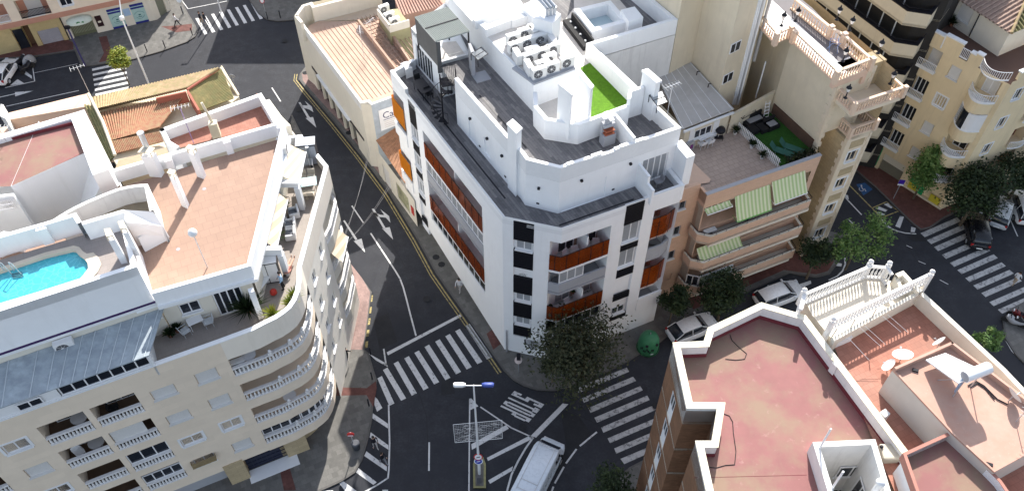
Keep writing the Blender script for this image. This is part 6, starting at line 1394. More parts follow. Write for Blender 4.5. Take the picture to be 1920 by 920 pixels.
# cream front terrace with curved balustrade
HF=18.6
ft=[t12(270,400),t12(770,220),t12(920,265),t12(1000,330),t12(1110,300),t12(1150,360),t12(480,700),t12(330,520)]
m=MB(); m.prism([W(p,HF) for p in ft],0,HF); m.build('front_terrace',mat('pale cream floor',(.66,.60,.50),.75,.04,1),HB)
zt_=19.75; bp=[t12(268,352),t12(765,140),t12(905,150),t12(945,210)]
pb__=[W(p,zt_+.0) for p in bp]; b=MB(); balustrade(b,pb__,HF,1.1,.22,.16,6,-1,.85)
for q in pb__[:3]: b.box(q,.24,.24,HF,zt_+.08,ANG_B); b.lathe((q[0],q[1],zt_+.08),[(.06,0),(.15,.1),(.15,.2),(.04,.3)],8)
b.build('balustrade',M_bal,HB)
b=MB(); balustrade(b,[W(t12(262,352),zt_),W(t12(232,470),zt_)],HF,1.15,.23,.22,6,1); b.build('balustrade',M_bal,HB)
m=MB(); m.strip([W(p,19.5) for p in [t12(955,212),t12(1015,188),t12(1160,345)]],17,19.5,-.25); m.strip([W(p,19.5) for p in [t12(960,215),t12(990,290)]],HF,19.3,.2); m.prism([W(p,19.2) for p in [t12(960,225),t12(1015,215),t12(1050,250),t12(985,275)]],HF,19.2); m.build('chimney_stack',M_creamr,HB)
# roof block with the solar heater
ZK=20.35
kb=[t16(930,18),t16(1370,490),t16(1668,780),t16(1920,650),t16(2050,560),t12(1365,738),t12(1060,905)]
kb=[W(p,ZK) for p in [t16(930,18),t16(1372,492),t16(1690,785),t16(2100,560),t16(1980,300),t12(1362,745)]]
m=MB(); m.prism(kb,HZ-.2,ZK); m.build('roof_block',mat('beige grey render',(.56,.52,.47),.85,.04,2,kind='streak',st=.3,dirt=(.4,.37,.33)),HB)
m=MB(); m.poly([tuple(Vector(kb[0])*.5+Vector(p)*.5) if False else p for p in kb],ZK+.012); m.build('block_roof',M_salm,HB)
m=MB(); m.strip([kb[0],kb[1],kb[2],kb[3]],ZK,ZK+.12,.1); m.strip([kb[0],kb[5]],ZK,ZK+.35,-.14); m.strip([kb[5],kb[4]],ZK,ZK+.35,-.14); m.build('block_kerb',M_salm,HB)
# sloped grey side already part of block; lower small red roof
SR=root('house','small outbuilding with a sunken red roof framed by raised edges, bottom right corner','house',(19,17,0))
ZS=20.2; sr=[W(p,ZS) for p in [t16(1040,650),t16(1380,495),t16(1730,850),t16(1900,1100),t16(1250,1250)]]
m=MB(); ops_skin(m,sr+[sr[0]],14,ZS); m.build('wall',M_white,SR); m=MB(); m.poly(sr,ZS-.5); m.build('roof',M_red,SR); m=MB(); m.strip(sr,ZS-.52,ZS+.03,.16,closed=True); m.build('roof_edge',mat('red edge',(.40,.19,.15),.8),SR)

# blocks beyond the top of the frame that shade the street
for nm,q,h in (('building',[(-30,93),(-4,93),(-4,108),(-30,108)],13.5),('building',[(-2,88),(3,88),(3,100),(-2,100)],10)):
    o=root('apartment_building','plain cream block across the street beyond the corrugated-roof shops' if h>12 else 'low cream block beyond the white roof terraces','building',(q[0][0],q[0][1],0)); m=MB(); m.prism(q,0,h); m.build('wall',M_creamr,o)
m=MB(); m.prism([tuple(Vector(FTL.xy(-6,.2))),FTL.xy(FTL.L-2,.2),FTL.xy(FTL.L-2,-14),FTL.xy(-6,-14)],9,17); m.build('upper_storeys',M_cream,TLB)
# ================================================================ OBJECTS
def proj(v):
    d=v[1]*CP+(CH-v[2])*SP; return (960+FPX*v[0]/d,460+FPX*((CH-v[2])*CP-v[1]*SP)/d)
def heading(p,q,z=0): a=W(p,z);b=W(q,z); return math.atan2(b[1]-a[1],b[0]-a[0])
# ---- vehicles (local: x forward, z up)
def loft(mb,rings,smooth=True,caps=True):
    n=len(rings[0]); vs=[v for r in rings for v in r]; fs=[]
    for k in range(len(rings)-1):
        for i in range(n): fs.append((k*n+i,k*n+(i+1)%n,(k+1)*n+(i+1)%n,(k+1)*n+i))
    if caps: fs+= [tuple(range(n-1,-1,-1)),tuple(range((len(rings)-1)*n,len(rings)*n))]
    mb.add(vs,fs,smooth)
def vehicle(name,label,loc,rot,col,L=4.2,Wd=1.78,Hh=1.5,kind='hatch',group='cars parked along the streets'):
    o=root(name,label,'van' if kind=='van' else 'car',(0,0,0),group); local(o)
    pm=mat('car paint '+col[0],col[1],.28,.03,2,spec=.6); h=L/2; w_=Wd/2
    van=kind=='van'
    if van: st=[(-h,.45,1.0,.88),(-h+.08,.35,1.15,.97),(-h*.4,.3,1.2,1),(h*.45,.3,1.2,1),(h*.72,.3,1.18,.98),(h*.9,.32,1.08,.93),(h,.45,.85,.8)]
    else: st=[(-h,.42,.78,.80),(-h+.12,.3,.92,.93),(-h*.6,.24,.95,1),(-h*.1,.22,.93,1),(h*.42,.22,.92,1),(h*.72,.24,.82,.97),(h*.93,.3,.70,.86),(h,.42,.58,.72)]
    rings=[]
    for x,zb,zt,k in st:
        ww=w_*k; rings.append([(x,-ww*.85,zb),(x,-ww,zb+.12),(x,-ww,zt-.14),(x,-ww*.93,zt-.02),(x,-ww*.5,zt+.03),(x,ww*.5,zt+.03),(x,ww*.93,zt-.02),(x,ww,zt-.14),(x,ww,zb+.12),(x,ww*.85,zb)])
    b=MB(); loft(b,rings); body=b.build('body',pm,o,bevel=.02)
    if van: gh=[(-h+.03,1.1,2.35,.97,.90),(-h+.1,1.1,2.48,.98,.91),(0,1.15,2.52,.985,.92),(h*.42,1.15,2.48,.985,.91),(h*.56,1.15,2.3,.98,.85),(h*.80,1.12,1.35,.93,.80)]
    elif kind=='suv': gh=[(-h+.05,.85,1.1,.9,.84),(-h+.25,.88,Hh-.08,.9,.74),(-h*.4,.88,Hh,.93,.76),(h*.1,.88,Hh-.02,.93,.76),(h*.22,.88,Hh-.1,.92,.74),(h*.52,.86,.98,.88,.8)]
    else: gh=[(-h+.12,.85,1.0,.88,.80),(-h*.62,.88,Hh-.1,.9,.72),(-h*.25,.88,Hh,.92,.74),(h*.1,.88,Hh-.05,.92,.74),(h*.2,.87,Hh-.14,.9,.72),(h*.50,.86,.95,.86,.78)]
    rings=[[(x,-w_*kb,z0),(x,-w_*kt,z1-.04),(x,-w_*kt*.9,z1),(x,w_*kt*.9,z1),(x,w_*kt,z1-.04),(x,w_*kb,z0)] for x,z0,z1,kb,kt in gh]
    g_=MB()
    if van:
        loft(g_,rings); g_.build('cargo_body',pm,o,bevel=.03)
        ws=MB(); a,b_=gh[4],gh[5]; f=lambda t,y,e: (a[0]+(b_[0]-a[0])*t+.02,y,a[2]+(b_[2]-a[2])*t+e)
        ws.add([f(.12,-w_*.78,.03),f(.12,w_*.78,.03),f(.93,w_*.76,.04),f(.93,-w_*.76,.04)],[(0,1,2,3)])
        ws.build('windscreen',M_glass,o)
        for sx in (-1,1):
            m=MB(); m.add([(h*.30,sx*w_*.985,1.25),(h*.62,sx*w_*.98,1.25),(h*.55,sx*w_*.93,1.95),(h*.30,sx*w_*.945,1.98)],[(0,1,2,3)]); m.build('side_window',M_glass,o)
        rr=MB()
        for y in (-.62,.62): rr.box((-.35,y),3.9,.03,2.515,2.535)
        for x in (-2.2,-1.5,1.5): rr.box((x,0),.03,1.24,2.515,2.535)
        rr.build('roof_rib',mat('van roof shade line',(.5,.5,.5),.6),o)  # grey ribs painted as shade lines on the van roof
    else:
        loft(g_,rings); g_.build('windows',M_glass,o)
        r_=MB(); rp=[g for g in gh if g[2]>Hh-.16]
        loft(r_,[[(x,-w_*kt*.98,z1-.05),(x,-w_*kt*.9,z1+.012),(x,w_*kt*.9,z1+.012),(x,w_*kt*.98,z1-.05)] for x,z0,z1,kb,kt in rp]); r_.build('roof_panel',pm,o)
        p_=MB()
        for sy in (-1,1):
            for i in range(len(gh)-1):
                if i in (0,len(gh)-2):
                    a,b_=gh[i],gh[i+1]; p_.tube((a[0],sy*w_*(a[4]*.97),a[2]),(b_[0],sy*w_*b_[4]*.97,b_[2]),.04,5)
            for g in (gh[2],): p_.tube((g[0],sy*w_*g[3],g[1]),(g[0],sy*w_*g[4],g[2]),.035,5)
        p_.build('pillars',pm,o)
    wx=h*.62
    for sx in (-1,1):
        for sy in (-1,1):
            m=MB(); m.tube((sx*wx,sy*(w_-.2),.33),(sx*wx,sy*(w_+.02),.33),.33,16); wh=m.build('wheel',M_rubber,o)
            m=MB(); m.tube((sx*wx,sy*(w_+.02),.33),(sx*wx,sy*(w_+.035),.33),.2,10); m.build('rim',M_metal,wh)
    for sy in (-1,1):
        m=MB(); m.box((h-.16,sy*w_*.66),.26,.3,.62 if not van else .75,.76 if not van else .95); m.build('headlight',mat('headlight glass',(.6,.62,.65),.2),o,bevel=.03)
        m=MB(); m.box((-h+.09,sy*w_*.78),.16,.2,.68,.95 if not van else 1.3); m.build('taillight',mat('red lamp',(.4,.02,.02),.3),o,bevel=.02)
        m=MB(); m.box((h*.36 if not van else h*.6,sy*(w_+.09)),.14,.2,.92 if not van else 1.3,1.06 if not van else 1.55); m.build('mirror',pm if not van else M_rubber,o,bevel=.03)
    for sx in (1,-1):
        m=MB(); m.box((sx*(h-.005),0),.03,.5,.42,.54); m.build('number_plate',M_cap,o)
    o.location=loc; o.rotation_euler=(0,0,rot); return o
def at(p,z=0): q=W(p,z); return (q[0],q[1],z)
WHT=('white',(.8,.8,.8));
vehicle('van','white panel van driving past the traffic island at the junction',at((1008,898)),heading((985,940),(1030,850)),('pale van',(.60,.66,.72)),5.9,2.0,2.5,'van',None)
vehicle('parked_car','white hatchback parked beside the green bottle bank',at((1296,622)),heading((1262,628),(1330,600)),WHT,4.3,1.8,1.5)
vehicle('parked_car','white estate car with black windscreen parked beyond the hatchback, under the trees',at((1458,560)),heading((1415,572),(1500,540)),WHT,4.4,1.8,1.5,'suv')
vehicle('parked_car','white sporty hatchback cut off by the left edge of the photo',at((14,142)),heading((0,158),(26,118)),WHT,4.2,1.8,1.45)
vehicle('parked_car','black car standing over the zebra crossing beneath the big dark tree',at((1826,438)),heading((1826,455),(1818,410)),('black',(.01,.01,.013)),4.4,1.85,1.6,'suv')
vehicle('parked_car','silver car parked nose-in between the black and the white car',at((1872,404)),heading((1866,425),(1880,380)),('silver',(.5,.52,.54)),4.2,1.8,1.6,'suv')
vehicle('parked_car','white car with large dark windows at the right edge under the trees',at((1910,395)),heading((1918,418),(1902,368)),WHT,4.3,1.8,1.6,'suv')
def motorbike(label,loc,rot,col=(.02,.02,.025),s=1):
    o=root('motorcycle',label,'motorcycle',(0,0,0),'parked motorcycles'); local(o); pm=mat('bike paint %s'%(col,),col,.3)
    for x in (-.65,.68):
        m=MB(); m.tube((x,-.06,.3),(x,.06,.3),.3,14); m.build('wheel',M_rubber,o)
    m=MB(); loft(m,[[(x,-w,z0),(x,-w*1.2,(z0+z1)/2),(x,-w*.7,z1),(x,w*.7,z1),(x,w*1.2,(z0+z1)/2),(x,w,z0)] for x,w,z0,z1 in ((-.8,.06,.55,.75),(-.5,.14,.4,.8),(0,.16,.25,.72),(.3,.18,.35,.95),(.55,.12,.5,1.0),(.7,.06,.6,.85))]); m.build('body',pm,o)
    m=MB(); loft(m,[[(x,-w,z),(x,-w,z+.1),(x,w,z+.1),(x,w,z)] for x,w,z in ((-.85,.09,.8),(-.4,.15,.76),(.1,.12,.76))]); m.build('seat',M_iron,o)
    m=MB(); m.tube((.68,0,.3),(.45,0,1.02),.05,6); m.tube((.42,-.35,1.05),(.42,.35,1.05),.025,6); m.build('handlebar',M_iron,o)
    m=MB(); m.box((.62,0),.12,.2,.78,.95); m.build('headlight',M_cap,o,bevel=.02)
    o.location=loc; o.rotation_euler=(0,0,rot); return o
motorbike('dark motorcycle parked in the hatched corner beside the white car, farther one',at((44,122)),R(75)); motorbike('dark motorcycle with a pale top box parked over the hatched triangle',at((54,133)),R(60))
o=root('motorcycle_cover','x','motorcycle',at((58,128))) if False else None
motorbike('silver-grey scooter parked at the right edge of the zebra crossing kerb',at((1897,608)),R(150),(.4,.4,.42)); motorbike('dark red scooter parked behind the silver-grey one',at((1908,598)),R(150),(.2,.03,.03)); motorbike('black scooter parked last in the row at the right edge',at((1914,612)),R(150),(.02,.02,.02))
cvq=root('covered_scooter','scooter under a pale grey cover beside the dark motorcycles','scooter',at((57,122))); m=MB(); c_=at((57,122)); 
vs=[];
for k,(r1,r2,z) in enumerate(((.35,.95,0),(.36,.9,.4),(.3,.7,.85),(.18,.4,1.1),(.02,.05,1.16))):
    vs.append([(c_[0]+r2*math.cos(t*.785)*math.cos(1.2)-r1*math.sin(t*.785)*math.sin(1.2),c_[1]+r2*math.cos(t*.785)*math.sin(1.2)+r1*math.sin(t*.785)*math.cos(1.2),z) for t in range(8)])
loft(m,vs); m.build('cover',mat('grey tarpaulin',(.35,.35,.36),.7,.1,4),cvq)
# bottle bank
ig=root('bottle_bank','dark green domed bottle bank with black graffiti on the street corner','container',at((1214,652))); c_=at((1214,652)); m=MB()
m.lathe(c_,[(.76,0),(.83,.12),(.85,.8),(.79,1.35),(.62,1.72),(.36,1.9),(.1,1.96)],20); b_=m.build('shell',M_gren,ig)
m=MB(); m.lathe(c_,[(.9,.06),(.94,.1),(.9,.15)],20); m.build('base_ring',mat('dark green',(.02,.09,.04),.5),b_)
m=MB(); 
for i in range(9):
    a=R(215+i*9); zz=.62+.16*math.sin(i*1.9); r=.857
    m.add([(c_[0]+r*math.cos(a),c_[1]+r*math.sin(a),zz),(c_[0]+r*math.cos(a+.13),c_[1]+r*math.sin(a+.13),zz+.05),(c_[0]+r*.985*math.cos(a+.1),c_[1]+r*.985*math.sin(a+.1),zz+.34),(c_[0]+r*.985*math.cos(a-.03),c_[1]+r*.985*math.sin(a-.03),zz+.26)],[(0,1,2,3)])
m.build('graffiti',M_iron,b_)
for a in (R(250),R(310),R(70)):
    m=MB(); x,y=c_[0]+.78*math.cos(a),c_[1]+.78*math.sin(a); m.tube((x,y,1.35),(x+.06*math.cos(a),y+.06*math.sin(a),1.38),.12,10); m.build('opening',M_iron,ig)
m=MB(); m.tube((c_[0],c_[1],1.94),(c_[0],c_[1],2.15),.04,6); m.build('lifting_hook',M_metal,ig)
m=MB(); a=R(285); m.box((c_[0]+.86*math.cos(a),c_[1]+.86*math.sin(a)),.22,.02,.3,.4,a+R(90)); m.build('sticker',M_cap,ig)
# wall graffiti near the corner
m=MB(); 
for pl in ([(392,330),(422,322),(430,400),(470,425),(455,432),(410,405),(395,385)],[(455,425),(475,425),(520,500),(510,512),(475,470)]): 
    pts=[FC.pt(*FC.loc((940+x/9.2,600+y/9.2)),.004) for x,y in pl]; m.add(pts,[tuple(range(len(pts)))])
gw_=m.build('wall_graffiti',M_iron,CB); m=MB()
pts=[FC.pt(*FC.loc((940+x/9.2,600+y/9.2)),.003) for x,y in [(430,325),(640,365),(625,440),(600,500),(540,515),(480,440),(430,400)]]; m.add(pts,[tuple(range(len(pts)))]); m.build('graffiti_fill',mat('grey graffiti',(.42,.43,.46),.7,.2,8),gw_)
# ---- street furniture
first=[]
def bollard(p,label):
    if not first:
        o=root('bollard','x','bollard',(0,0,0),'black bollards along the kerbs'); local(o); m=MB(); m.tube((0,0,0),(0,0,.85),.055,8); m.build('post',M_iron,o); m=MB(); m.lathe((0,0,.85),[(.055,0),(.07,.03),(.06,.09),(.02,.12)],8); m.build('cap',M_iron,o); first.append(o); place(o,True,at(p,.11),0,label)
    else: place(first[0],False,at(p,.11),0,label)
for p,l in (((698,710),'bollard at the left end of the zebra crossing, nearest the red paving'),((695,664),'bollard nearest the stop line on the left pavement'),((692,760),'bollard below the red paving strip on the left pavement'),((237,106),'bollard nearest the lime tree on the upper-left pavement'),((276,97),'second bollard along the curving upper-left kerb'),((310,90),'third bollard along the curving upper-left kerb'),((361,66),'bollard at the tip of the upper-left pavement'),((343,26),'bollard beside the round signs at the top left'),((502,36),'bollard at the kerb by the red sign, left one'),((526,34),'bollard at the kerb by the red sign, right one'),((157,117),'bollard by the purple-blue post, top left')):
    bollard(p,l)
def disc(mb,c,r,n,t=.03,m=16):
    n=Vector(n).normalized(); mb.tube(Vector(c)-n*t/2,Vector(c)+n*t/2,r,m,smooth=False)
def sign(p,label,h,faces,z0=.11,lean=0):
    c=Vector(at(p,z0)); o=root('traffic_sign',label,'sign',tuple(c)); m=MB(); m.tube(c,c+Vector((0,0,h)),.035,8); m.build('pole',M_metal,o)
    for zz,r,n,mt,bar,bm in faces:
        n=Vector(n).normalized(); q=c+Vector((0,0,zz))+n*.06; m=MB(); disc(m,q,r,n); f=m.build('sign_plate',mt,o); 
        if bar: m=MB(); disc(m,q+n*.018,r*.75,n,.012); fi=m.build('sign_field',bm,f)
    return c
Mred=mat('sign red',(.5,.03,.03),.4); Mblu=mat('sign blue',(.02,.05,.4),.4)
c_=sign((665,838),'no-entry sign above a dark bin on the lower-left pavement',2.3,[(2.1,.27,(.1,-1,.05),Mred,False,None)]); m=MB(); m.box((c_.x-.01,c_.y-.1),.38,.04,2.07,2.15); m.build('white_bar',M_cap,bpy.data.objects['traffic_sign'])
bn=root('litter_bin','dark litter bin at the foot of the no-entry sign','bin',at((669,840),.11)); q=at((669,840),.11); m=MB(); m.lathe(q,[(.2,0),(.27,.1),(.3,.8)],10); m.build('body',mat('dark bin',(.04,.045,.055),.6),bn); m=MB(); m.lathe((q[0],q[1],.9),[(.32,0),(.32,.06),(.22,.12)],10); m.build('lid',mat('bin lid',(.08,.085,.1),.5),bn)
sign((972,697),'round sign with a pink-white face seen edge-on by the white corner building',1.9,[(1.7,.3,(-.2,-.35,.9),mat('pale pink plate',(.6,.5,.47),.6),False,None)])
m=MB(); q=at((972,697),.11); m.box((q[0],q[1]),.3,.25,2.0,2.6); m.build('signal_head',M_iron,bpy.data.objects['traffic_sign.001'])
sign((1675,372),'blue square parking sign with a white panel beside the disabled bay',2.5,[]); q=at((1675,372),.11); m=MB(); m.box((q[0],q[1]-.05),.5,.04,2.1,2.6,R(-10)); m.build('sign_plate',mat('sign violet blue',(.06,.02,.35),.4),bpy.data.objects['traffic_sign.002']); m=MB(); m.box((q[0],q[1]-.05),.5,.042,1.9,2.08,R(-10)); m.build('white_panel',M_cap,bpy.data.objects['traffic_sign.002'])
sign((345,27),'pair of grey-backed round signs on one pole at the top left corner',2.8,[(2.6,.3,(0,-.9,.4),M_metal,False,None),(1.9,.3,(0,-.9,.4),M_metal,False,None)])
sign((500,33),'red round sign at the very top of the photo',2.4,[(2.2,.3,(-.3,-.8,.4),Mred,True,M_cap)])
sign((446,178),'round grey-backed sign with a square plate on the sunlit kerb',2.6,[(2.4,.3,(.2,.9,.3),M_metal,False,None)])
# central lamp
sl_=at((899,887),.12); o=root('street_lamp','tall double-headed white street lamp on the traffic island','street lamp',sl_); b_=Vector(sl_)
m=MB(); m.tube(b_,b_+Vector((0,0,3.5)),.11,10,.09); m.tube(b_+Vector((0,0,3.5)),b_+Vector((0,0,12.3)),.085,10,.05); m.build('pole',M_wmetal,o)
top_=b_+Vector((0,0,12.3))
m=MB(); m.tube(top_+Vector((-.55,0,-.05)),top_+Vector((.55,0,-.05)),.04,6); m.build('arm',M_wmetal,o)
for sx,mt in ((-1,M_wplas),(1,mat('blue lamp housing',(.05,.08,.30),.4))):
    m=MB(); loft(m,[[(top_.x+sx*x,top_.y-w,top_.z-.02),(top_.x+sx*x,top_.y-w*.8,top_.z+.12),(top_.x+sx*x,top_.y+w*.8,top_.z+.12),(top_.x+sx*x,top_.y+w,top_.z-.02)] for x,w in ((.5,.1),(.7,.17),(1.15,.17),(1.25,.1))]); m.build('lamp_head',mt,o)
for zz,mt,m2 in ((2.9,Mred,M_cap),(2.25,M_cap,Mblu)):
    m=MB(); n=Vector((0,-.8,.25)).normalized(); q=b_+Vector((0,-.13,zz)); disc(m,q,.32,n); f=m.build('sign_plate',mt,o); m=MB(); disc(m,q+n*.02,.25,n,.01); f2=m.build('sign_field',m2,f)
    m=MB(); q2=q+n*.035; m.tube(q2+Vector((-.13,0,-.05)),q2+Vector((.12,0,.06)),.03,5); m.build('arrow',M_iron if mt is Mred else M_cap,f)
m=MB(); m.box((b_.x,b_.y-.65),.3,.22,.13,1.0); m.build('control_box',mat('grey cabinet',(.10,.10,.11),.6),o)
# seasonal light net on the lamp
oc=root('light_decoration','rectangular white wire light decoration hung on the central lamp post','decoration',tuple(b_+Vector((0,0,5.2)))); m=MB()
fx0,fx1=-1.5,1.7; z0_,z1_=5.2,7.7; yy=b_.y-.15
sk_=.6
def net(u,v): return Vector((b_.x+fx0+(fx1-fx0)*u,yy,z0_+(z1_-z0_)*v+sk_*u))
for i in range(29): m.tube(net(i/28,0),net(i/28,1),.005,3)
for i in range(12): m.tube(net(0,i/11),net(1,i/11),.005,3)
m.path([net(0,0),net(1,0),net(1,1),net(0,1),net(0,0)],.02,4); m.build('wire_frame',M_wmetal,oc)
m=MB(); random.seed(3)
for i in range(70):
    u,v=random.random()*.9,random.random()*.85; m.path([net(u,v),net(u+.05,v+.1*random.random()),net(u+.1,v+.02)],.009,3)
m.build('wire_motif',M_wmetal,oc)
# upper-left lamp
b_=Vector(at((279,158),.0)); tz=8.2
o=root('street_lamp','slim white street lamp with a single arm rising beside the tan tiled roof','street lamp',tuple(b_)); m=MB(); m.tube(b_,b_+Vector((0,0,tz)),.1,8,.07)
m.tube(b_+Vector((.02,0,tz)),b_+Vector((-.25,1.5,tz+1.3)),.06,6,.05); m.build('pole',M_wmetal,o); m=MB(); q=b_+Vector((-.25,1.5,tz+1.3)); m.tube(q,q+Vector((-.12,.7,.15)),.1,6,.05); m.build('lamp_head',M_wmetal,o); m=MB(); q=b_+Vector((0,0,tz-.2)); m.lathe(q,[(.1,0),(.24,.05),(.24,.35),(.1,.42)],10); m.build('camera_housing',M_wplas,o)
b_=Vector(at((415,23),0)); o=root('street_lamp','slim pole crossing the top of the upper zebra crossing','street lamp',tuple(b_)); m=MB(); m.tube(b_,b_+Vector((0,0,7)),.08,8,.05); m.build('pole',M_wmetal,o); m=MB(); m.tube(b_+Vector((0,0,7)),b_+Vector((-.6,0,7.1)),.07,6,.1); m.build('lamp_head',M_wmetal,o)
b_=Vector(at((160,124),.11)); o=root('utility_pole','dark blue pole at the edge of the upper-left pavement','pole',tuple(b_)); m=MB(); m.tube(b_,b_+Vector((0,0,5)),.09,8); m.build('pole',mat('blue violet pole',(.05,.045,.14),.5),o); m=MB(); m.box((b_.x,b_.y),.5,.3,4.9,5.2); m.build('bracket',M_iron,o)
m=MB(); q=at((953,655),.11); thing('corner_pipe',MB().tube((q[0]-.12,q[1]-.15,.11),(q[0]-.12,q[1]-.15,3.0),.07,8),M_metal,'grey drain pipe standing at the street corner of the white building','pipe',q)
# overhead cables
for i,(a,za,b,zb__) in enumerate((((692,277),4.2,(648,440),9.5),((696,274),4.2,(644,445),9.5),((735,335),4.0,(650,455),9.0),((738,338),4.0,(646,460),9.0))):
    A_=W3(a,za);B_=W3(b,zb__); pts=[A_+(B_-A_)*k/8-Vector((0,0,.5*math.sin(math.pi*k/8))) for k in range(9)]
    mb=MB(); mb.path(pts,.009,4); thing('overhead_cable',mb,mat('grey cable',(.2,.2,.21),.6),('overhead cable, upper left of the pair by the yellow-lined kerb','overhead cable, lower right of the pair by the yellow-lined kerb','overhead cable crossing the turn arrows, upper of two','overhead cable crossing the turn arrows, lower of two')[i],'cable',tuple(A_),'cables over the left street')
# ---- people (skin modifier)
def person(label,p,z,rot,walk=.25,top_=M_iron,legs=M_iron,skirt=False,arm=.1,sit=False,lie=False,hair=M_hair,h=1.7):
    o=root('person',label,'person',(0,0,0)); local(o); s=h/1.7
    import bmesh as bmx
    me=bpy.data.meshes.new('body'); V=[];E=[];Rr=[]
    def v(x,y,z_,r,par=None):
        V.append((x*s,y*s,z_*s)); Rr.append(r*s); 
        if par is not None: E.append((par,len(V)-1))
        return len(V)-1
    hip=v(0,0,.93,.14); wa=v(0,0,1.1,.125,hip); ch=v(0.02,0,1.3,.155,wa); nk=v(0.02,0,1.46,.06,ch); hd0=v(.03,0,1.54,.075,nk); hd=v(.03,0,1.62,.095,hd0); hd2=v(.02,0,1.68,.06,hd)
    for sy in (-1,1):
        st=walk*sy
        if sit: k=v(.42,sy*.1,.92,.08,v(.05,sy*.09,.9,.1,hip)); a=v(.42,sy*.1,.5,.045,k); v(.55,sy*.1,.47,.035,a)
        else:
            t=v(.02,sy*.09,.86,.1,hip); k=v(st*.5+.04,sy*.1,.49,.065,t); a=v(st*1.0-.02,sy*.1,.1,.045,k); v(st+.14,sy*.11,.045,.035,a)
        sh=v(.02,sy*.18,1.38,.065,ch); el=v(-st*.5-.02+arm*.5,sy*.25,1.12,.045,sh); wr=v(-st*.6+.08+arm,sy*.24,.9,.035,el); hn=v(-st*.6+.12+arm,sy*.23,.83,.032,wr)
        for f_ in range(3): v(-st*.6+.13+arm+.01*f_,sy*(.21+.02*f_),.77,.012,hn)
    me.from_pydata(V,E,[]); ob=bpy.data.objects.new('body',me); SC.collection.objects.link(ob)
    md=ob.modifiers.new('skin','SKIN'); ob.modifiers.new('sub','SUBSURF').levels=1
    for i,sv in enumerate(me.skin_vertices[0].data): sv.radius=(Rr[i],Rr[i]); sv.use_root=(i==0)
    dg=bpy.context.evaluated_depsgraph_get(); m2=bpy.data.meshes.new_from_object(ob.evaluated_get(dg)); bpy.data.objects.remove(ob)
    for mt in (top_,legs,M_skin): m2.materials.append(mt)
    for pl in m2.polygons:
        c=pl.center/s; pl.use_smooth=True
        pl.material_index= 2 if c.z>1.45 or (abs(c.y)>.19 and c.z<.9) else (1 if c.z<.93 else 0)
        if sit: pl.material_index= 2 if c.z>1.45 else (1 if c.z<.98 else 0)
    bo=bpy.data.objects.new('body',m2); SC.collection.objects.link(bo); bo.parent=o; ORG[bo.name]=Vector((0,0,0))
    m=MB(); m.lathe((.01*s,0,1.6*s),[(.1*s,0),(.108*s,.05*s),(.085*s,.11*s),(.03*s,.14*s)],10); m.build('hair',hair,o)
    q=W(p,z); o.location=(q[0],q[1],z-(.45 if sit else 0)); o.rotation_euler=(0,0,rot)
    if lie: o.rotation_euler=(R(0),R(-90),rot); o.location=(q[0],q[1],z+.35)
    return o
Mdk=mat('black clothing',(.012,.012,.018),.8); Mlg=mat('pale trousers',(.45,.43,.42),.8); Mwh=mat('white shirt',(.7,.7,.72),.8); Mbl=mat('light blue shirt',(.35,.5,.68),.8); Mbe=mat('beige trousers',(.40,.31,.22),.8)
person('person in dark clothes walking on the sunlit pavement beside the cream building',(652,674),.11,R(70),.28,Mdk,Mdk)
person('person in a black jacket and pale trousers on the hatched road edge, upper of two',(704,838),.0,R(-60),.2,Mdk,Mlg,arm=.15)
person('person in a black coat stepping over the white edge line, lower of two',(719,868),.0,R(-40),.3,Mdk,mat('grey leggings',(.2,.2,.22),.8),arm=.3)
person('person in a dark top and beige trousers at the start of the top-left crossing',(379,46),.0,R(0),.2,Mdk,Mbe)
person('person in a dark jacket and jeans beside the one in beige trousers',(387,47),.0,R(-10),.25,Mdk,mat('dark jeans',(.05,.07,.13),.8))
person('person in a white shirt and black trousers walking on the shop pavement',(333,50),.11,R(20),.35,Mwh,Mdk)
person('person in white walking by the white building wall halfway along the street',(862,545),.11,R(250),.2,Mwh,Mlg)
person('person in a white top and beige trousers at the right end of the crossing',(1898,533),.0,R(30),.2,Mwh,Mbe)
person('person in a light blue shirt standing on the corner roof terrace',(533,541),15.3,R(200),.05,Mbl,Mdk)
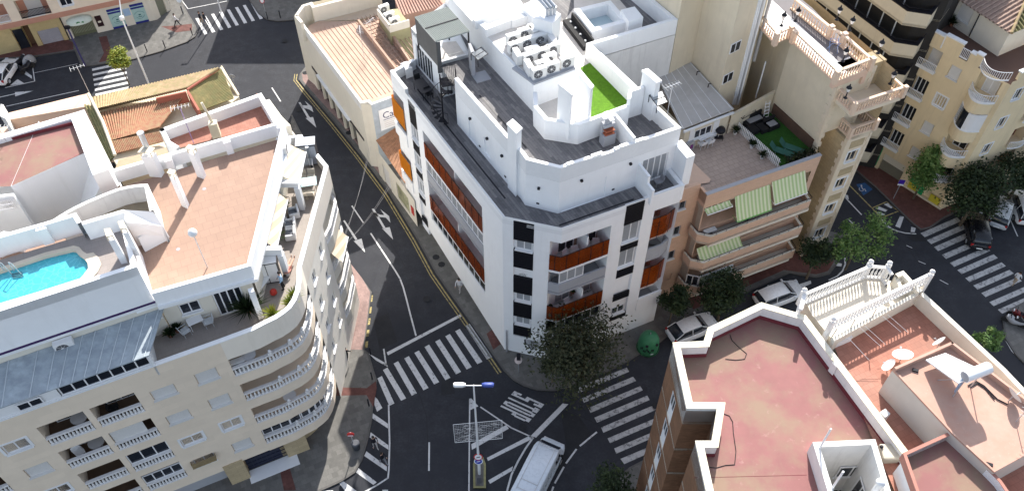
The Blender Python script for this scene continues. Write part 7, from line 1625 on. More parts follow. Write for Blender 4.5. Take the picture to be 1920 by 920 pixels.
# ---- trees
def tree(name,label,p,z0,h,r,fm,n=2600,trunk=.12,cl=9,leaf=.22,squash=.75,seed=1,th=None,clumps=None,group='street trees',leanx=0):
    random.seed(seed); q=Vector((*W(p,z0),z0)); o=root(name,label,'tree',tuple(q),group); th=th or h*.42
    m=MB(); top=q+Vector((leanx,0,th)); m.tube(q,q+(top-q)*.5,trunk,8,trunk*.85); m.tube(q+(top-q)*.5,top,trunk*.85,8,trunk*.7)
    C_=[]
    for i in range(cl):
        a=random.random()*6.28; rr=r*(.25+.55*random.random()); zz=th+(h-th)*(.15+.7*random.random()); k=1-.5*abs(zz-(h+th)/2)/(h-th)
        C_.append((q+Vector((leanx+rr*k*math.cos(a),rr*k*math.sin(a),zz)),r*(.28+.25*random.random())))
    if clumps: C_=[(q+Vector(c[:3]),c[3]) for c in clumps]
    for c,_ in C_: m.tube(top-Vector((0,0,.2)),c,trunk*.35,5,trunk*.12)
    m.build('trunk',M_trunk,o)
    f=MB(); tot=sum(x[1]**2 for x in C_)
    for c,cr in C_:
        for i in range(int(n*cr*cr/tot)):
            d=Vector((random.gauss(0,1),random.gauss(0,1),random.gauss(0,1))).normalized(); rad=cr*(random.random()**.45)*(1+.25*random.random()); rad*=(1+.5*random.random()**3); pp=c+Vector((d.x*rad,d.y*rad,d.z*rad*squash))
            l=leaf*(.6+.8*random.random()); a=Vector((random.gauss(0,1),random.gauss(0,1),random.gauss(0,1)*.6)).normalized(); b=a.cross((d+Vector((random.gauss(0,.5),random.gauss(0,.5),.7))).normalized())
            if b.length<.01: continue
            b=b.normalized(); f.add([pp-a*l*.5,pp+b*l*.28,pp+a*l*.5,pp-b*l*.28],[(0,1,2,3)])
    f.build('crown',fm,o); return o
tree('street_tree','big olive-brown tree in front of the white corner building',(1092,716),.11,6.9,3.6,F_olive,8200,.16,24,.25,seed=24,th=2.2)
tree('street_tree','small sparse tree left of the big olive-brown one at the graffiti corner',(1035,716),.11,4.2,1.05,F_olive,900,.06,5,.2,seed=9)
tree('street_tree','dark tree at the bottom edge beside the brick building',(1143,962),.11,4.6,1.75,F_dark,4200,.12,9,.2,seed=5)
tree('street_tree','dark tree between the bottle bank and the salmon building',(1252,616),.11,5.4,1.3,F_dark,2400,.1,7,.22,seed=6)
tree('street_tree','wide dark green tree over the two white cars below the balconies',(1345,600),.11,5.6,2.3,F_dark,5200,.14,11,.22,seed=7)
tree('street_tree','dark tree beside the stone tower base',(1512,522),.11,4.8,1.6,F_dark,3200,.12,8,.22,seed=8)
tree('street_tree','bright green clumpy tree right of the stone tower',(1585,505),.11,6.0,2.6,F_fresh,3000,.12,10,.24,seed=12,th=2.6,clumps=[(-1.0,.5,4.8,.7),(-1.3,-.3,4.0,.9),(.3,.2,4.3,.7),(1.3,.9,5.2,.85),(1.9,.2,4.4,.8),(1.4,-.8,3.7,.75),(-.3,-.9,3.6,.8),(-1.9,-.9,3.3,.7)])
tree('street_tree','upright light green tree in front of the yellow building shops',(1712,372),.11,6.0,1.15,F_fresh,5200,.1,7,.24,squash=1.25,seed=13,clumps=[(0,0,4.9,1.0),(.35,.2,4.1,1.15),(-.35,-.1,3.5,1.05),(.3,0,3.0,1.0),(-.1,0,5.5,.7)])
tree('street_tree','broad very dark tree hiding the corner of the yellow building',(1800,422),.11,6.4,3.0,F_dark,7200,.16,18,.26,seed=14)
tree('street_tree','dark tree above the silver and white cars at the right edge',(1885,382),.11,6.8,2.8,F_dark,5600,.15,13,.26,seed=15)
tree('street_tree','lime yellow young tree on the pavement by the upper-left crossing',(243,160),.11,4.3,1.35,F_lime,2600,.07,9,.22,seed=16)
tree('street_tree','light green treetop showing past the cream terrace wall on the right',(1822,672),.0,3.4,.9,F_fresh,1100,.07,8,.24,seed=17,th=1.8,clumps=[(0,0,2.9,.45),(.5,-.3,2.5,.5),(.9,.1,3.1,.35),(-.3,.4,2.4,.4),(.4,.5,3.3,.3)])
tree('street_tree','bright green small tree between the stone tower and the yellow building',(1622,282),.11,4.6,.9,F_mid,1500,.08,6,.22,seed=18)
def plant(label,p,z,h=.6,r=.35,fm=None,pot=True,n=140,seed=1,leaf=.22,group='potted plants',name='potted_plant',potm=None):
    random.seed(seed); q=Vector((*W(p,z),z)); o=root(name,label,'plant',tuple(q),group)
    if pot: m=MB(); m.lathe(q,[(.13,0),(.18,.28),(.2,.3)],8); m.build('pot',potm or mat('clay pot',(.30,.13,.08),.8),o)
    f=MB(); b=q+Vector((0,0,.28 if pot else 0))
    for i in range(n):
        a=random.random()*6.28; e=.3+random.random()*1.2; d=Vector((math.cos(a)*math.cos(e),math.sin(a)*math.cos(e),math.sin(e))); l=(h if random.random()<.6 else h*.6); t=d.cross(Vector((0,0,1))).normalized()*.03
        mid=b+d*l*.55; tip=b+d*l*r/.35+Vector((0,0,-.12*l)); f.add([b+t*.3,mid+t,tip,mid-t],[(0,1,2,3)])
    f.build('leaves',fm or F_mid,o); return o
# ---- air conditioners
acp=[]
def ac(label,pos,rot,group='air conditioner units',w_=.95,h_=.72):
    if not acp:
        o=root('air_conditioner','x','air conditioner',(0,0,0),group); local(o)
        m=MB(); m.box((0,0),1.04,.4,.06,.86); m.build('case',M_ac,o,bevel=.015); m=MB(); m.box((-.3,0),.06,.34,0,.06); m.box((.3,0),.06,.34,0,.06); m.build('feet',M_metal,o)
        m=MB(); m.tube((-.12,-.201,.46),(-.12,-.215,.46),.33,18,smooth=False); g_=m.build('fan_grille',M_acg,o); m=MB(); m.tube((-.12,-.216,.46),(-.12,-.225,.46),.08,8)
        for i in range(8): a=i*.785; m.tube((-.12,-.22,.46),(-.12+.32*math.cos(a),-.22,.46+.32*math.sin(a)),.008,3)
        m.build('fan_guard',M_ac,g_); acp.append(o); return place(o,True,pos,rot,label,group)
    o=place(acp[0],False,pos,rot,label,group); return o
acz=ZA+.04
def acq(x,y): return (940+x/8.364,50+y/8.364)
rows=[((185,190),0,'unit in the back left of the plant deck, louvred grille'),((365,105),0,'unit at the far back of the plant deck, louvred grille'),((490,90),2,'unit end-on at the back beside the silver ducts'),((215,320),0,'unit at the left edge of the second row'),((410,250),0,'second unit from the left in the second row'),((610,190),0,'shaded bluish unit below the silver ducts'),((790,230),1,'end-on unit right of the shaded bluish one'),((250,470),1,'end-on unit at the left edge, third row'),((475,400),3,'flat-seen unit in the centre of the deck'),((440,490),0,'unit left of centre in the third row'),((640,420),0,'unit in the centre of the third row'),((810,350),0,'unit on the right of the third row'),((750,510),3,'narrow unit behind the front row, right of centre'),((430,650),1,'end-on unit at the front left corner'),((640,610),3,'unit tucked behind the two front ones'),((585,720),0,'front row unit, left'),((790,640),0,'front row unit, middle'),((1030,550),0,'front row unit, apart on the right')]
for (x,y),k,l in rows:
    q=W(acq(x,y),acz+.45); ac('white air conditioner '+l,(q[0],q[1],acz),ANG_B+(0,R(85),R(95),R(2))[k],'air conditioners on the white building plant deck')
o=root('ventilation_duct','tall twin galvanised ducts bent over the stair head wall above the air conditioners','duct',(*W((1022,72),ZA),ZA))
q=Vector((*W((1024,70),ZA),ZA))
for i in range(3):
    m=MB(); b_=q+Vector((.27*i,.1*i,0)); m.tube(b_,b_+Vector((0,0,2.4)),.13,10); m.tube(b_+Vector((0,0,2.4)),b_+Vector((-.5,.5,2.75)),.13,10); m.tube(b_+Vector((-.5,.5,2.75)),b_+Vector((-.9,.9,2.7)),.13,10); m.build('duct_run',M_metal,o)
mb=MB(); random.seed(5)
for i in range(14):
    a=W3(acq(560+random.random()*350,250+random.random()*250),acz+.1); b=a+Vector((random.uniform(-.8,.9),random.uniform(-.8,.5),random.uniform(0,.4))); mb.path([a,(a+b)/2+Vector((0,0,.2)),b],.03,4)
thing('pipe_bundle',mb,M_metal,'tangle of insulated pipes among the air conditioners','pipes',W3(acq(800,450),acz))
# other units
for p,z,r,l in (('veranda',0,FL.rot(),'air conditioner hung above the ribbed blue-grey veranda roof'),((503,396),16.9,R(90)+FS.rot()*0,'air conditioner on the parapet above the middle of the side terrace'),((533,280),18.0,R(100),'air conditioner above the striped awning at the far end of the side terrace'),((477,482),16.9,R(95),'air conditioner near the front corner of the side terrace')):
    if p=='veranda':
        uv=FG.loc(t9(465,700)); q=FG.pt(uv[0],17.1,.25); ac(l,q,r); continue
    q=W(p,z+.3); ac(l,(q[0],q[1],z),r)
for (x,y),l in (((1000,125),'large air conditioner with a round fan on the tank room roof'),((1040,165),'small air conditioner on the near edge of the tank room roof'),((960,70),'air conditioner at the back of the tank room roof')):
    q=W(t2(x,y),9.0); ac(l,(q[0],q[1],8.6),ANG_B+R(8))
for u,z,l in ((.9,8.3,'air conditioner at the left end of the top salmon balcony'),(4.2,8.75,'air conditioner under the striped awning of the top salmon balcony')):
    q=FG2.pt(u,z,.3); ac(l,q,FG2.rot()+R(180)*0)
ac('air conditioner at the left end of the highest curved balcony',(*FL.xy(12.4,-.5),12.45),FL.rot())
# ---- furniture
def chair(name,label,pos,rot,m_,group=None,h=.85,arms=True):
    o=root(name,label,'chair',(0,0,0),group); local(o)
    m=MB(); m.box((0,0),.5,.5,.42,.47); m.build('seat',m_,o); m=MB(); m.add([(-.25,-.25,.47),(-.25,.25,.47),(-.33,.25,h),(-.33,-.25,h),(-.29,-.25,.47),(-.29,.25,.47),(-.37,.25,h),(-.37,-.25,h)],[(0,1,2,3),(7,6,5,4),(2,1,5,6),(3,2,6,7),(0,3,7,4)]); m.build('backrest',m_,o)
    for sx in (-.21,.21):
        for sy in (-.21,.21): m=MB(); m.tube((sx,sy,0),(sx,sy,.43),.02,5); m.build('leg',m_,o)
    if arms:
        for sy in (-.26,.26): m=MB(); m.tube((-.3,sy,.66),(.2,sy,.66),.022,5); m.tube((.2,sy,.66),(.21,sy*.9,.42),.02,5); m.build('armrest',m_,o)
    o.location=pos; o.rotation_euler=(0,0,rot); return o
def table(label,pos,rot,lx,ly,m_,h=.74,m2=None,group=None,name='table'):
    o=root(name,label,'table',(0,0,0),group); local(o); m=MB(); m.box((0,0),lx,ly,h-.04,h); m.build('tabletop',m_,o,bevel=.01)
    for sx in (-1,1):
        for sy in (-1,1): m=MB(); m.tube((sx*(lx/2-.08),sy*(ly/2-.08),0),(sx*(lx/2-.08),sy*(ly/2-.08),h-.04),.025,5); m.build('leg',m2 or m_,o)
    o.location=pos; o.rotation_euler=(0,0,rot); return o
def pz(p,z): q=W(p,z); return (q[0],q[1],z)
# white building terraces
sf=root('sofa','long black rattan sofa with white cushion dots beside the light well','sofa',(0,0,0)); local(sf)
m=MB(); m.box((0,0),3.6,.8,.0,.4); m.build('base',M_blackf,sf); m=MB(); m.box((0,.36),3.6,.14,.4,.85); m.build('backrest',M_blackf,sf)
for i in range(4): m=MB(); m.box((-1.3+i*.85,.02),.12,.12,.4,.5); m.build('cushion_ornament',M_cap,sf)
va=Vector(lq[0]);vb=Vector(lq[1]);dv=(vb-va).normalized(); nv=Vector((dv.y,-dv.x)); q=va+(vb-va)*.62+nv*.55; sf.location=(q.x,q.y,ZL+.02); sf.rotation_euler=(0,0,math.atan2(dv.y,dv.x))
bq=root('barbecue','brick barbecue with a white cross-shaped chimney cap on the upper terrace','barbecue',(0,0,0)); local(bq); m=MB(); m.box((0,0),.9,.6,0,.9); m.box((0,.2),.9,.2,.9,1.5); m.build('base',M_grey,bq); m=MB(); m.box((0,-.05),.7,.45,.92,1.0); m.box((0,-.05),.7,.45,1.2,1.26); m.build('brick_hearth',mat('red brick',(.4,.12,.06),.8),bq); m=MB(); m.box((0,.1),.8,.5,1.5,1.75); m.box((0,.1),.35,.35,1.75,2.2); m.build('hood',M_grey,bq); m=MB(); m.box((0,.1),.95,.3,2.2,2.3); m.box((0,.1),.3,.95,2.203,2.303); m.build('chimney_cap',M_cap,bq)
bq.location=pz(t7(712,150),ZD2); bq.rotation_euler=(0,0,ANG_B)
table('black patio table on the lowest left terrace',pz(t2(1255,700),ZD1),ANG_A,1.7,.9,M_iron)
for x,y,l in ((1225,640,'black patio chair above the black table'),(1300,735,'black patio chair right of the black table')): chair('patio_chair',l,pz(t2(x,y),ZD1),ANG_A,M_blackf,'black patio chairs')
m=root('clothes_rack','white clothes rack on the lowest left terrace','clothes rack',(0,0,0)); local(m); f_=MB(); f_.box((0,0),.9,.06,.9,.93); f_.box((-.42,0),.05,.6,0,.9); f_.box((.42,0),.05,.6,0,.9); f_.build('frame',M_wmetal,m); f_=MB(); 
for i in range(5): f_.box((-.35+i*.17,0),.12,.5,.35,.9)
f_.build('laundry',mat('pale grey laundry',(.6,.6,.62),.9),m); m.location=pz(t2(1135,560),ZD1); m.rotation_euler=(0,0,ANG_A)
# spiral stair
ss=root('spiral_staircase','black spiral staircase linking the left roof terraces of the white building','staircase',(0,0,0)); local(ss)
m=MB(); m.tube((0,0,0),(0,0,4.2),.06,10); m.build('central_pole',M_iron,ss)
for i in range(14):
    a=R(-60-i*27); z=.22*(i+1); m=MB(); a2=a-R(24); m.prism([(0.05*math.cos(a),.05*math.sin(a)),(.85*math.cos(a),.85*math.sin(a)),(.85*math.cos(a2),.85*math.sin(a2)),(.05*math.cos(a2),.05*math.sin(a2))],z,z+.04); m.build('tread',M_iron,ss)
m=MB(); P=[]
for i in range(15):
    a=R(-60-i*27); z=.22*(i+1); p_=(.85*math.cos(a),.85*math.sin(a)); m.tube((p_[0],p_[1],z),(p_[0],p_[1],z+.95),.016,4); P.append((p_[0],p_[1],z+.95))
m.path(P,.022,5); m.build('railing',M_iron,ss)
m=MB(); m.box((.5,.55),1.1,1.0,3.08,3.14,.3); m.build('landing',M_iron,ss); m=MB(); c_=[(.0,1.0),(1.0,1.2),(1.15,.3)]
for a,b in zip(c_[:-1],c_[1:]):
    for k in range(8): x=a[0]+(b[0]-a[0])*k/8; y=a[1]+(b[1]-a[1])*k/8; m.tube((x,y,3.1),(x,y,4.1),.014,4)
    m.tube((*a,4.1),(*b,4.1),.02,5)
m.build('landing_railing',M_iron,ss)
ss.location=pz(t2(1405,895),ZD1)
sc_=MB(); a=W3(t2(1215,850),ZD1); 
Fz=Fac(W(t2(1215,800),16.6),W(t2(1480,640),18.3)); m=MB(); qa=W3(t2(1222,855),ZD1);qb=W3(t2(1290,890),ZD1);
m.add([W3(t2(1215,765),17.0),W3(t2(1350,690),18.4),Vector((*W(t2(1350,690),18.4),ZD1)),Vector((*W(t2(1215,765),17.0),ZD1))],[(0,1,2,3)]); m.build('stair_side_wall',M_white,CB) if False else None
for u,z,l,r in ((1.0,11.5,'white folding chair behind the upper orange glass, left',-70),(1.6,11.5,'white folding chair behind the upper orange glass, second',-100),(2.7,11.5,'white folding chair behind the upper orange glass beyond the divider',-80),(3.2,11.5,'white folding chair behind the upper orange glass, rightmost',-120),(1.4,5.57,'pale chair behind the lower orange glass',-80)):
    chair('folding_chair',l,FB.pt(u,z,-.7),FB.rot()+R(r),M_wplas,'chairs in the corner loggias')
chair('striped_chair','dark striped chair in the long upper loggia facing the street',FA.pt(9.2,11.5,-.7),FA.rot()+R(-80),mat('striped cloth',(.25,.12,.12),.8,kind='stripe',ws=4,col3=(.6,.58,.58)),None)
plant('round green topiary ball plant in the lower right corner loggia',(1074,549),6.3,.4,.3,F_mid,True,160,3)
plant('dark bushy plant with a black pot in the lower left corner loggia',(1032,578),6.3,.3,.25,F_dark,True,120,4,potm=M_iron)
plant('row of small plants on the sill between black louvre panels',(982,512),9.95,.25,.7,F_dark,False,150,5)
chair('lounge_chair','grey lounge chair with a white frame on the small right-hand balcony terrace',pz(t7(1090,470),ZD1),R(200),mat('grey sling',(.28,.28,.30),.8),None)
table('low grey table left of the lounge chair on the small terrace',pz(t7(1000,500),ZD1),ANG_B+R(60),1.1,.55,mat('grey slab',(.34,.33,.33),.8),.4)
# salmon building terrace
TZ2=12.2
def tb(p): return pz(p,TZ2)
fe=MB(); fa=[Vector(W(c4(560,718),12.9)),Vector(W(c4(770,920+20),12.9))]; fa=[Vector(W(c4(562,740),12.4)),Vector(W(t7(1990,300) if False else (1461,312),12.4))]
d_=(fa[1]-fa[0]); n=int(d_.length/.17); fo=root('picket_fence','white picket fence across the brown tiled terrace','fence',(fa[0].x,fa[0].y,TZ2)); m=MB()
for i in range(n):
    p_=fa[0]+d_*i/n; m.box((p_.x,p_.y),.1,.025,TZ2,TZ2+.85,math.atan2(d_.y,d_.x))
m.build('pickets',M_wplas,fo); m=MB()
for z in (.25,.65): m.tube((*fa[0],TZ2+z),(*fa[1],TZ2+z),.025,4)
m.build('rail',M_wplas,fo)
m=MB(); m.poly([W(p,TZ2) for p in [c4(570,735),c4(745,645),c4(985,860),c4(930,900),(1500,300),(1463,312)]],TZ2+.02); ob=m.build('dark_lawn',M_grassd,GB)
m=MB(); Fbw=FW; FW.box(m,.2,FW.L-.3,12.25,13.2,.03,.12); m.build('brown_screen',mat('brown screen',(.12,.07,.05),.9,.15,6),GB)
for p,l,lx,ly in ((c4(650,705),'black outdoor sofa with a grey cushion against the terrace back wall',1.9,.8),(c4(750,730),'black outdoor armchair with a grey cushion by the brown screen',1.1,.9),(c4(640,760),'black footstool nearest the picket fence on the dark lawn',.9,.8),(c4(705,745),'black low lounge table with a white dot on the dark lawn',.9,.9)):
    o=root('outdoor_sofa' if 'sofa' in l else ('outdoor_armchair' if 'armchair' in l else ('footstool' if 'stool' in l else 'lounge_table')),l,'outdoor furniture',(0,0,0),'black terrace seating set'); local(o); m=MB(); m.box((0,0),lx,ly,0,.38); m.build('base',M_blackf,o)
    if 'table' not in l and 'stool' not in l: m=MB(); m.box((0,ly/2-.07),lx,.14,.38,.75); m.build('backrest',M_blackf,o); m=MB(); m.box((0,-.05),lx*.7,ly*.6,.38,.46); m.build('cushion',mat('grey cushion',(.3,.3,.31),.9),o,bevel=.03)
    o.location=tb(p); o.rotation_euler=(0,0,ANG_B+R(4))
for x,y,l in ((825,890,'green sun lounger on the dark lawn, left one'),(880,870,'green sun lounger on the dark lawn, right one')):
    o=root('sun_lounger',l,'sun lounger',(0,0,0),'green loungers'); local(o); m=MB(); m.box((0,0),.6,1.5,.25,.32); m.build('seat',mat('teal green cloth',(.04,.13,.10),.8),o); m=MB(); m.add([(-.3,.75,.3),(.3,.75,.3),(.3,1.2,.75),(-.3,1.2,.75)],[(0,1,2,3)]); m.build('backrest',MT['teal green cloth'],o)
    for sx in (-.25,.25):
        for sy in (-.6,.6): m=MB(); m.tube((sx,sy,0),(sx,sy,.25),.02,5); m.build('leg',M_metal,o)
    o.location=tb(c4(x,y)); o.rotation_euler=(0,0,R(60))
table('long white plastic table in front of the terrace room',tb(c4(375,805)),FSd.rot()+R(3),2.0,.95,M_wplas)
for x,y,l in ((350,850,'white plastic chair at the near side of the long table, left'),(392,838,'white plastic chair at the near side of the long table, right'),(365,765,'white plastic chair at the far side of the long table')):
    chair('plastic_chair',l,tb(c4(x,y)),FSd.rot()+R(90 if y>800 else -90),M_wplas,'white plastic chairs')
o=root('barbecue','black kettle barbecue cart beside the long white table','barbecue',(0,0,0)); local(o); m=MB(); m.lathe((0,0,.7),[(.1,0),(.35,.1),(.4,.25),(.34,.42),(.12,.52)],12); m.build('kettle',M_iron,o); m=MB(); 
for sx,sy in ((-.3,-.2),(.3,-.2),(0,.3)): m.tube((sx,sy,0),(sx*.6,sy*.6,.75),.02,5)
m.box((0,0),.7,.4,.2,.24); m.build('stand',M_iron,o); o.location=tb(c4(450,800))
o=root('stone_sink','grey stone sink cabinet with a violet cloth left of the long table','sink',(0,0,0)); local(o); m=MB(); m.box((0,0),1.0,.6,0,.85); m.build('cabinet',mat('grey stone',(.38,.37,.36),.8),o,bevel=.02); m=MB(); m.box((.1,0),.5,.35,.853,.86); m.build('basin',M_grey,o); m=MB(); m.box((.2,-.31),.25,.02,.3,.7); m.build('cloth',mat('violet cloth',(.2,.04,.2),.8),o); o.location=tb(c4(265,862)); o.rotation_euler=(0,0,FSd.rot())
o=root('ladder','white folding ladder leaning by the terrace back wall','ladder',(0,0,0)); local(o); m=MB()
for sx in (-.22,.22): m.tube((sx,0,0),(sx*.8,.35,1.7),.03,5)
m.build('rail',M_wplas,o)
for i in range(5): m=MB(); m.box((0,.06+.06*i),.44,.08,.25+.3*i,.28+.3*i); m.build('step',M_wplas,o)
o.location=tb(c4(722,690)); o.rotation_euler=(0,0,R(20))
for (x,y),l in (((545,770),'planter with leafy stems at the house end of the picket fence'),((640,850),'square planter halfway along the picket fence'),((700,910),'square planter at the near end of the picket fence')):
    plant(l,c4(x,y),TZ2,.6,.35,F_dark,True,110,x,potm=M_cap,group='planters along the picket fence')
mb=MB(); P=[W3(c4(x,y),13.2) for x,y in ((548,640),(640,600),(668,640),(590,685),(548,640))]; mb.path(P,.03,4); mb.path([P[0],P[2]],.02,4); mb.path([P[1],P[3]],.02,4); thing('drying_rack',mb,M_iron,'black wire drying rack fixed to the terrace back wall','drying rack',tuple(P[0]))
hg=MB(); random.seed(11); ha=W3((1475,310),12.4); hb=W3((1526,286),12.4)
for i in range(500):
    k=random.random(); c_=ha+(hb-ha)*k+Vector((random.gauss(0,.18),random.gauss(0,.18),random.random()*.7)); a=Vector((random.gauss(0,1),random.gauss(0,1),random.gauss(0,1))).normalized()*.12; b=a.cross(Vector((random.random(),.3,.7))); hg.add([c_-a,c_+b,c_+a,c_-b],[(0,1,2,3)])
thing('hedge',hg,F_olive,'thin climbing plant along the near corner edge of the dark lawn','plant',tuple(ha))
# awnings on the salmon building
Ms=mat('green striped awning',(.66,.70,.48),.8,.03,3,kind='stripe',ws=.95,col3=(.40,.52,.25),rot=-ANG_B)
Ms2=mat('beige striped awning',(.72,.64,.50),.8,.03,3,kind='stripe',ws=.8,col3=(.60,.47,.33),rot=R(15))
def awning(F,u0,u1,zt,zb_,o1,m_,par,name='awning',n=8,sag=.12,valance=None,o0=0.02):
    m=MB(); 
    def f(u,k): return F.pt(u,zt+(zb_-zt)*k-sag*4*k*(1-k)*.5,o0+(o1-o0)*k)
    for i in range(n): m.add([f(u0,i/n),f(u1,i/n),f(u1,(i+1)/n),f(u0,(i+1)/n)],[(0,1,2,3)],True)
    a=m.build(name,m_,par); m=MB(); m.tube(f(u0,1),f(u1,1),.04,5); m.tube(f(u0,1),F.pt(u0,zb_+.1,.3),.02,4); m.tube(f(u1,1),F.pt(u1,zb_+.1,.3),.02,4); m.build('awning_bar',valance or M_cap,a); return a
awning(FG2,2.7,5.85,11.75,9.9,1.0,Ms,GB,valance=mat('green valance',(.18,.45,.12),.8)); awning(FG2,5.95,9.0,11.95,10.4,1.0,Ms,GB); awning(FG2,0.1,2.3,11.55,11.35,.5,Ms,GB)
awning(FG2,.3,4.2,6.9,6.2,.9,Ms,GB)
# pool building terraces
TL15=15.3
def lt_(p): return pz(p,TL15)
o=table('white folding table between two sling chairs on the front terrace',lt_(c3(155,245)),FL.rot()+R(8),.9,.6,M_wplas)
chair('sling_chair','white sling chair left of the folding table on the front terrace',lt_(c3(112,278)),FL.rot()+R(20),mat('white sling',(.55,.57,.58),.7),'sling chairs on the front terrace')
chair('sling_chair','white sling chair right of the folding table on the front terrace',lt_(c3(205,240)),FL.rot()+R(180),MT['white sling'],'sling chairs on the front terrace')
table('long white table by the person in light blue on the corner terrace',lt_((493,541)),R(68),1.9,.75,M_wplas)
chair('patio_chair','dark chair behind the long white table on the corner terrace',lt_((482,520)),R(-20),M_blackf,'dark chairs'); 
o=MB(); q=lt_((514,551)); o.lathe((q[0],q[1],TL15),[(.12,0),(.22,.12),(.22,.3),(.12,.42)],10); thing('gas_bottle',o,mat('red orange bottle',(.5,.04,.03),.5),'round red object on the floor of the corner terrace','bottle',q)
m=MB(); FS2.box(m,2.0,2.9,TL15,17.2,.3,.9); pass
for x,y,l,s_ in ((445,192,'spiky plant nearest the curved parapet on the corner terrace',1),(520,150,'spiky plant at the upper bend of the curved parapet',2),(535,120,'spiky plant at the inner end of the curved parapet',3)):
    plant(l,(300+(x+20)/2.19,500+(y+15)/2.19),TL15+.0,.7,.4,F_lime,True,120,s_,group='spiky plants in pots on the corner terrace')
plant('large dark leafy plant beside the glazed doors on the front terrace',c3(365,185),TL15,1.2,.5,F_dark,True,320,7)
plant('small dark plant at the left end of the front terrace, nearer the house',c3(75,265),TL15,.7,.3,F_dark,True,140,8); plant('small dark plant at the left end of the front terrace, nearer the parapet',c3(45,285),TL15,.6,.3,F_dark,True,140,9)
plant('palm-like plant in a white pot on the side terrace between the white armchairs',t6(195,670),TL15,.9,.4,F_mid,True,200,10,potm=M_cap); plant('palm-like plant in a white pot at the near end of the side terrace',t6(150,880),TL15,.9,.4,F_mid,True,200,11,potm=M_cap)
def armchair(l,p,rot,group='white armchairs on the side terrace'):
    o=root('armchair',l,'armchair',(0,0,0),group); local(o); m=MB(); m.box((0,0),.7,.7,.05,.36); m.build('seat_base',M_wplas,o,bevel=.04); m=MB(); m.box((-.3,0),.14,.7,.36,.8); m.build('backrest',M_wplas,o,bevel=.04)
    for sy in (-.32,.32): m=MB(); m.box((.02,sy),.6,.12,.36,.58); m.build('armrest',M_wplas,o,bevel=.03)
    m=MB(); m.box((.06,0),.48,.46,.36,.44); m.build('cushion',mat('grey seat cushion',(.2,.21,.24),.8),o,bevel=.02); o.location=lt_(p); o.rotation_euler=(0,0,rot)
armchair('white armchair with a grey cushion nearest the bicycle',t6(290,700),R(200)); armchair('white armchair with a grey cushion against the awning wall',t6(195,760),R(10)); armchair('white armchair with a grey cushion by the parapet, middle',t6(265,790),R(190)); armchair('white armchair nearest the reclining person',t6(265,860),R(190))
table('pale blue glass dining table with crockery at the far end of the side terrace',lt_(t6(385,500)),R(12),1.5,.85,mat('pale blue glass',(.5,.68,.7),.3),m2=M_iron)
for x,y,l,r in ((355,440,'beige dining chair behind the blue glass table, left',-90),(420,435,'beige dining chair behind the blue glass table, right',-90),(365,565,'beige dining chair in front of the blue glass table, left',90),(420,560,'beige dining chair in front of the blue glass table, right',90)):
    chair('dining_chair',l,lt_(t6(x,y)),R(r),mat('beige canvas',(.58,.52,.43),.8),'beige dining chairs',arms=False)
m=MB(); q=Vector((*W(t6(380,475),16.05),16.05)); random.seed(2)
o=root('drying_rack','white folding clothes airer at the far end of the side terrace','drying rack',(0,0,0)); local(o); m=MB(); 
for i in range(7): m.tube((-.5,-.3+i*.1,1.0),(.5,-.3+i*.1,1.0),.012,4)
for sx in (-.5,.5): m.tube((sx,-.3,1.0),(sx,.3,1.0),.02,4); m.tube((sx,-.3,1.0),(sx,.3,0),.02,4); m.tube((sx,.3,1.0),(sx,-.3,0),.02,4)
m.build('frame',M_wmetal,o); o.location=lt_(t6(385,375)); o.rotation_euler=(0,0,R(10))
def cabinet(l,p,lx,ly,h,rot,m_):
    o=root('storage_cabinet',l,'cabinet',(0,0,0),None); local(o); m=MB(); m.box((0,0),lx,ly,0,h); m.build('case',M_iron,o); 
    for sx in (-1,1): m=MB(); m.box((sx*lx/4,-ly/2-.015),lx/2-.05,.03,.1,h-.1); m.build('door',m_,o)
    m=MB(); m.box((0,0),lx+.06,ly+.06,h+.003,h+.06); m.build('top',m_,o); o.location=lt_(p); o.rotation_euler=(0,0,rot)
cabinet('grey-topped black storage cabinet at the far corner of the side terrace',t6(405,290),1.3,.8,1.9,R(8),mat('grey blue panel',(.42,.44,.48),.5)); cabinet('tall black and white cupboard behind the person in light blue',t10(110,255),1.4,.6,1.9,R(12),M_wplas)
m=MB(); Fpt=Fac(W(t6(150,470),17.9),W(t6(300,470),17.9))
o=root('pergola_frame','white concrete frame dividing the side terrace','frame',(*W(t6(300,470),TL15),TL15)); m=MB(); a=Vector(W(t6(160,455),17.8)); b=Vector(W(t6(310,455),17.8)); m.strip([a,b],17.4,17.8,.35); m.build('beam',M_cap,o); m=MB(); m.box(tuple(b+Vector((-.12,.1))),.35,.4,TL15,17.4); m.build('column',M_cap,o)
o=root('pergola_frame','white concrete frame above the black cupboard near the corner','frame',(*W((515,470),TL15),TL15)); m=MB(); a=Vector(W((481,470),17.8)); b=Vector(W((526,468),17.8)); m.strip([a,b],17.3,17.8,.35); m.build('beam',M_cap,o); m=MB(); m.box(tuple(b+Vector((-.12,.1))),.35,.4,TL15,17.3); m.build('column',M_cap,o)
o=root('pergola_frame','white pillar and beam at the corner by the glazed doors','frame',(*W(c3(410,200),TL15),TL15)); m=MB(); q=W(c3(415,205),TL15); m.box(q,.32,.32,TL15,RZ-.4,FL.rot()); m.build('column',M_cap,o)
awning(FS,8.6,11.6,18.2,17.4,1.1,Ms2,LB,'striped_awning'); awning(FS,3.0,7.2,18.1,17.3,.55,Ms2,LB,'striped_awning')
FRo=Fac(FRt.xy(0,0),FRt.xy(FRt.L)); awning(FRt,5.2,7.6,11.4,10.3,.75,Ms2,LB,'striped_awning')
